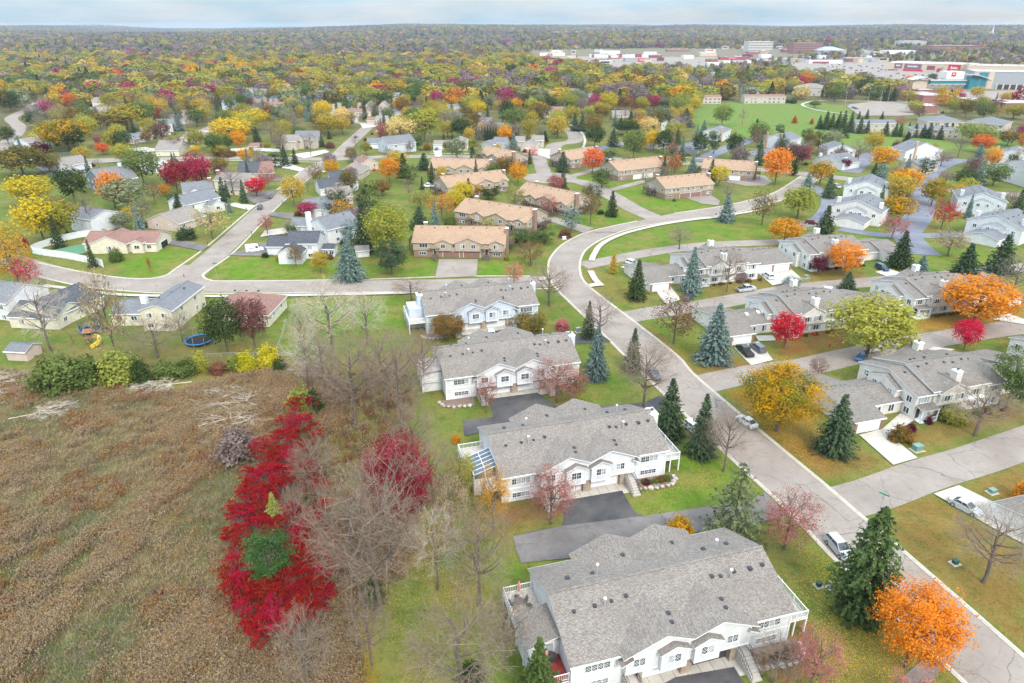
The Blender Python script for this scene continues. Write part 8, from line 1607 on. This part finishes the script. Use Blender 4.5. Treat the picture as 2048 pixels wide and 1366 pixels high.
# even density on the ground
GY = r.uniform(G(0, 1480).y, G(0, 735).y, n * 3); GX = r.uniform(-150, 5, n * 3); d = GY * CP + H * SP; px = CX + F * GX / d; py = CY - F * (-H * CP + GY * SP) / d
ok = inpoly(px, py, POLYC[0][2]) & (px > -60) & (py < 1400) & ~inpoly(px, py, SUM); GX, GY, px, py = GX[ok], GY[ok], px[ok], py[ok]
a = .55; U = GX * math.cos(a) + GY * math.sin(a); Vv = -GX * math.sin(a) + GY * math.cos(a)
nz = np.sin(Vv * .21 + 1.5 * np.sin(U * .06)) + .6 * np.sin(Vv * .47 + U * .09 + 1) + .5 * np.sin(U * .17 + 2) * np.sin(Vv * .33) + r.normal(size=len(U)) * .45; nz2 = np.sin(U * .11 + 3) + np.sin(Vv * .13 + U * .05) + r.normal(size=len(U)) * .6
edge = (px > 560) | (py > 1200) & (px > 300)
brown = (nz > .35) | edge & (r.random(len(U)) < .5)
fb, fg, fs = fieldmix(GX, GY); rr_ = r.random(len(U)); brown = (fb * .9 + .03 > rr_) | edge & (r.random(len(U)) < .22)
idx = np.where(brown, r.choice([0, 1, 0, 1, 2, 2, 3], len(U)), np.where(fg > .5, r.choice([6, 6, 4, 7], len(U)), r.choice([4, 5, 4, 5, 6, 7, 4, 5, 2], len(U)))); idx = np.where((px > 520) & (r.random(len(U)) < .05), 8, idx); rust = (fbm(GX / 11 + 40, GY / 11, 77, 4) > .56) & (r.random(len(U)) < .4); idx = np.where(rust, r.choice([3, 2, 1, 0, 3, 8], len(U)), idx)
kp = (r.random(len(U)) < np.where(brown, .9, .36)); GX, GY, idx = GX[kp], GY[kp], idx[kp]; m_ = len(GX); s = r.uniform(.65, 1.25, m_)
scatter('field_weeds', np.stack([GX, GY, np.zeros(m_)], 1), np.stack([r.normal(size=m_) * .06, r.normal(size=m_) * .06, r.uniform(0, 6.28, m_)], 1), np.stack([s, s, s], 1), idx, pr, 'dry brown and straw-coloured weeds covering the open field', 'weeds'); print('weeds', m_)
# brush under the wood strip
GY = r.uniform(30, 130, 9000); GX = r.uniform(-60, 10, 9000); d = GY * CP + H * SP; px = CX + F * GX / d; py = CY - F * (-H * CP + GY * SP) / d; ok = (inpoly(px, py, POLYC[1][2]) | inpoly(px, py, POLYC[2][2]) | inpoly(px, py, SUM)) & (r.random(9000) < .6); m_ = ok.sum()
scatter('undergrowth', np.stack([GX[ok], GY[ok], np.zeros(m_)], 1), np.stack([np.zeros(m_)] * 2 + [r.uniform(0, 6.28, m_)], 1), r.uniform(.7, 1.5, (m_, 1)) * np.ones((1, 3)), r.choice([0, 2, 3, 7, 6, 8], m_), pr, 'brown undergrowth below the bare trees', 'undergrowth')
# fallen leaves under the coloured trees
lf = {'y': leafmat('fallen_yellow', (.55, .38, .06), (.70, .52, .14)), 'o': leafmat('fallen_orange', (.42, .20, .05), (.60, .32, .10)), 'b': leafmat('fallen_brown', (.24, .13, .06), (.38, .22, .12)), 'r': leafmat('fallen_red', (.36, .05, .05), (.50, .10, .08))}
def litter(seed, n, rad):
    r = np.random.default_rng(seed); P = np.stack([r.normal(size=n) * rad, r.normal(size=n) * rad, r.uniform(.03, .07, n)], 1); return np_mesh('leaves', leafquads(r, P, .13, np.tile([0, 0, 3.], (n, 1))), r.random(n), BLANK)
LT = [litter(400 + k, 60, 1.3) for k in range(3)]; pl = [(LT[k % 3], lf[c]) for k, c in enumerate('yoybryobr')]
pts = []; ix = []
for t in PEND:
    st, colr, x, yb, yt, w_, X0, Y0, hh0, cr, *_ = t
    if Y0 > 260 or st in ('spruce', 'pine', 'loosespruce', 'sumac') or not colr or colr in ('dkgreen', 'green'): continue
    c = {'crimson': (4, 8), 'red': (4, 8), 'pink': (4, 7), 'salmon': (4, 8), 'maroon': (3, 4), 'orange': (1, 6), 'redorange': (1, 6), 'gold': (0, 2), 'yellow': (0, 2)}.get(colr, (0, 3, 6)); m = int(5 + cr * cr * 1.1)
    for _ in range(m): q = cr * 1.5 * math.sqrt(r.random()); a = r.random() * 6.28; pts.append((X0 + q * math.cos(a), Y0 + q * math.sin(a), 0)); ix.append(int(r.choice(c)))
for P_, m, c in [([(1600, 1110), (1680, 1120), (1900, 1366), (1640, 1366), (1620, 1200)], 230, (0, 0, 2)), ([(1440, 780), (1560, 765), (1640, 830), (1640, 950), (1570, 895)], 160, (0, 1, 6)), ([(1780, 1015), (2048, 930), (2048, 1300), (1800, 1090)], 240, (3, 6, 1)), ([(1575, 895), (1785, 925), (1650, 958)], 90, (3, 1, 6)), ([(745, 1120), (960, 1120), (960, 1400), (780, 1400)], 80, (0, 3, 6)), ([(1825, 630), (2048, 600), (2048, 645), (1830, 668)], 200, (1, 6, 0)), ([(1090, 850), (1450, 860), (1480, 1000), (1270, 1020)], 40, (0, 0, 1)), ([(1280, 645), (1400, 700), (1540, 745), (1400, 750)], 150, (1, 3, 6)), ([(1550, 700), (1690, 650), (1695, 695), (1560, 718)], 120, (4, 8, 1))]:
    g0 = [G(*q) for q in P_]; x0, x1 = min(g.x for g in g0), max(g.x for g in g0); y0, y1 = min(g.y for g in g0), max(g.y for g in g0); k = 0
    while k < m:
        xx, yy_ = r.uniform(x0, x1), r.uniform(y0, y1)
        if inpoly(np.array([xx]), np.array([yy_]), [(g.x, g.y) for g in g0])[0]: pts.append((xx, yy_, 0)); ix.append(int(r.choice(c)))
        k += 1
pts = np.array(pts); b_ = np.zeros(len(pts), bool)
for P_ in PAVED: b_ |= inpoly(pts[:, 0], pts[:, 1], P_)
keep_ = ~b_ | (r.random(len(pts)) < .12); pts = pts[keep_]; ix = np.array(ix)[keep_]; m_ = len(pts)
scatter('fallen_leaves', pts, np.stack([np.zeros(m_)] * 2 + [r.uniform(0, 6.28, m_)], 1), np.ones((m_, 3)), ix, pl, 'yellow, orange and brown leaves lying on the lawns', 'leaves'); print('leaves', m_)
# foundation shrubs along the house fronts
for hx_, hy_, yw_, (a0, a1), ph, cl in [(75.6, 111.3, 16, (5, 21), 'the nearest cream townhouse', ['rust', 'maroon', 'green']), (64.0, 149.2, 16, (5, 21), 'the townhouse with the skylights', ['rust', 'brown', 'redorange']), (51.9, 184.4, 16, (5, 21), 'the townhouse by the curving road', ['rust', 'brown']), (89.6, 198, 16, (5, 21), 'the townhouse with the maroon tree', ['rust', 'maroon', 'green']), (101.8, 161.2, 16, (5, 21), 'the townhouse behind the big orange tree', ['rust', 'brown', 'green']),
        (6.27, 52.22, 16, (23.5, 28.5), 'the nearest twin home', ['greybrown', 'rust', 'brown']), (-1.78, 86.13, 15.8, (23.5, 28.5), 'the twin home with the sunroom', ['green', 'maroon', 'rust'])] + [(q[0] - math.cos(q[2]) * q[3] - math.sin(-q[2]) * 0, q[1] - math.sin(q[2]) * q[3], math.degrees(q[2]), (1, q[3] * 2 - 2), 'a tan twin home', ['rust', 'maroon', 'dkgreen', 'green']) for q in []]:
    c_, s_ = math.cos(math.radians(yw_)), math.sin(math.radians(yw_))
    for k in range(8):
        x = a0 + (a1 - a0) * (k + random.random()) / 8; y = -random.uniform(.9, 2.2) if ph[4] != 't' else -1.2; cc = random.choice(cl); R0 = random.uniform(.45, .8)
        put_tree('bush', cc, hx_ + x * c_ - y * s_, hy_ + x * s_ + y * c_, R0 * 1.5, R0, 'low %s shrub in the bed before %s' % (LEAF[cc][3], ph), 'shrubs before ' + ph)
# ---------------------------------------------------------------- haze
mb = MB(); mb.box(-9800, 9800, -2600, 9700, -1.2, 74); hz = mb.build('haze', [bpy.data.materials.new('haze')]); tag(hz, kind='stuff')
hm = hz.data.materials[0]; hm.use_nodes = True; hn = hm.node_tree.nodes; hn.clear(); ho = hn.new('ShaderNodeOutputMaterial'); pv = hn.new('ShaderNodeVolumePrincipled'); pv.inputs['Color'].default_value = (.72, .84, 1, 1); pv.inputs['Density'].default_value = 0.8e-4; pv.inputs['Anisotropy'].default_value = .2; hm.node_tree.links.new(pv.outputs[0], ho.inputs['Volume'])
print('objects', len(S.objects), 'tris', sum(len(m.polygons) for m in bpy.data.meshes) * 2)
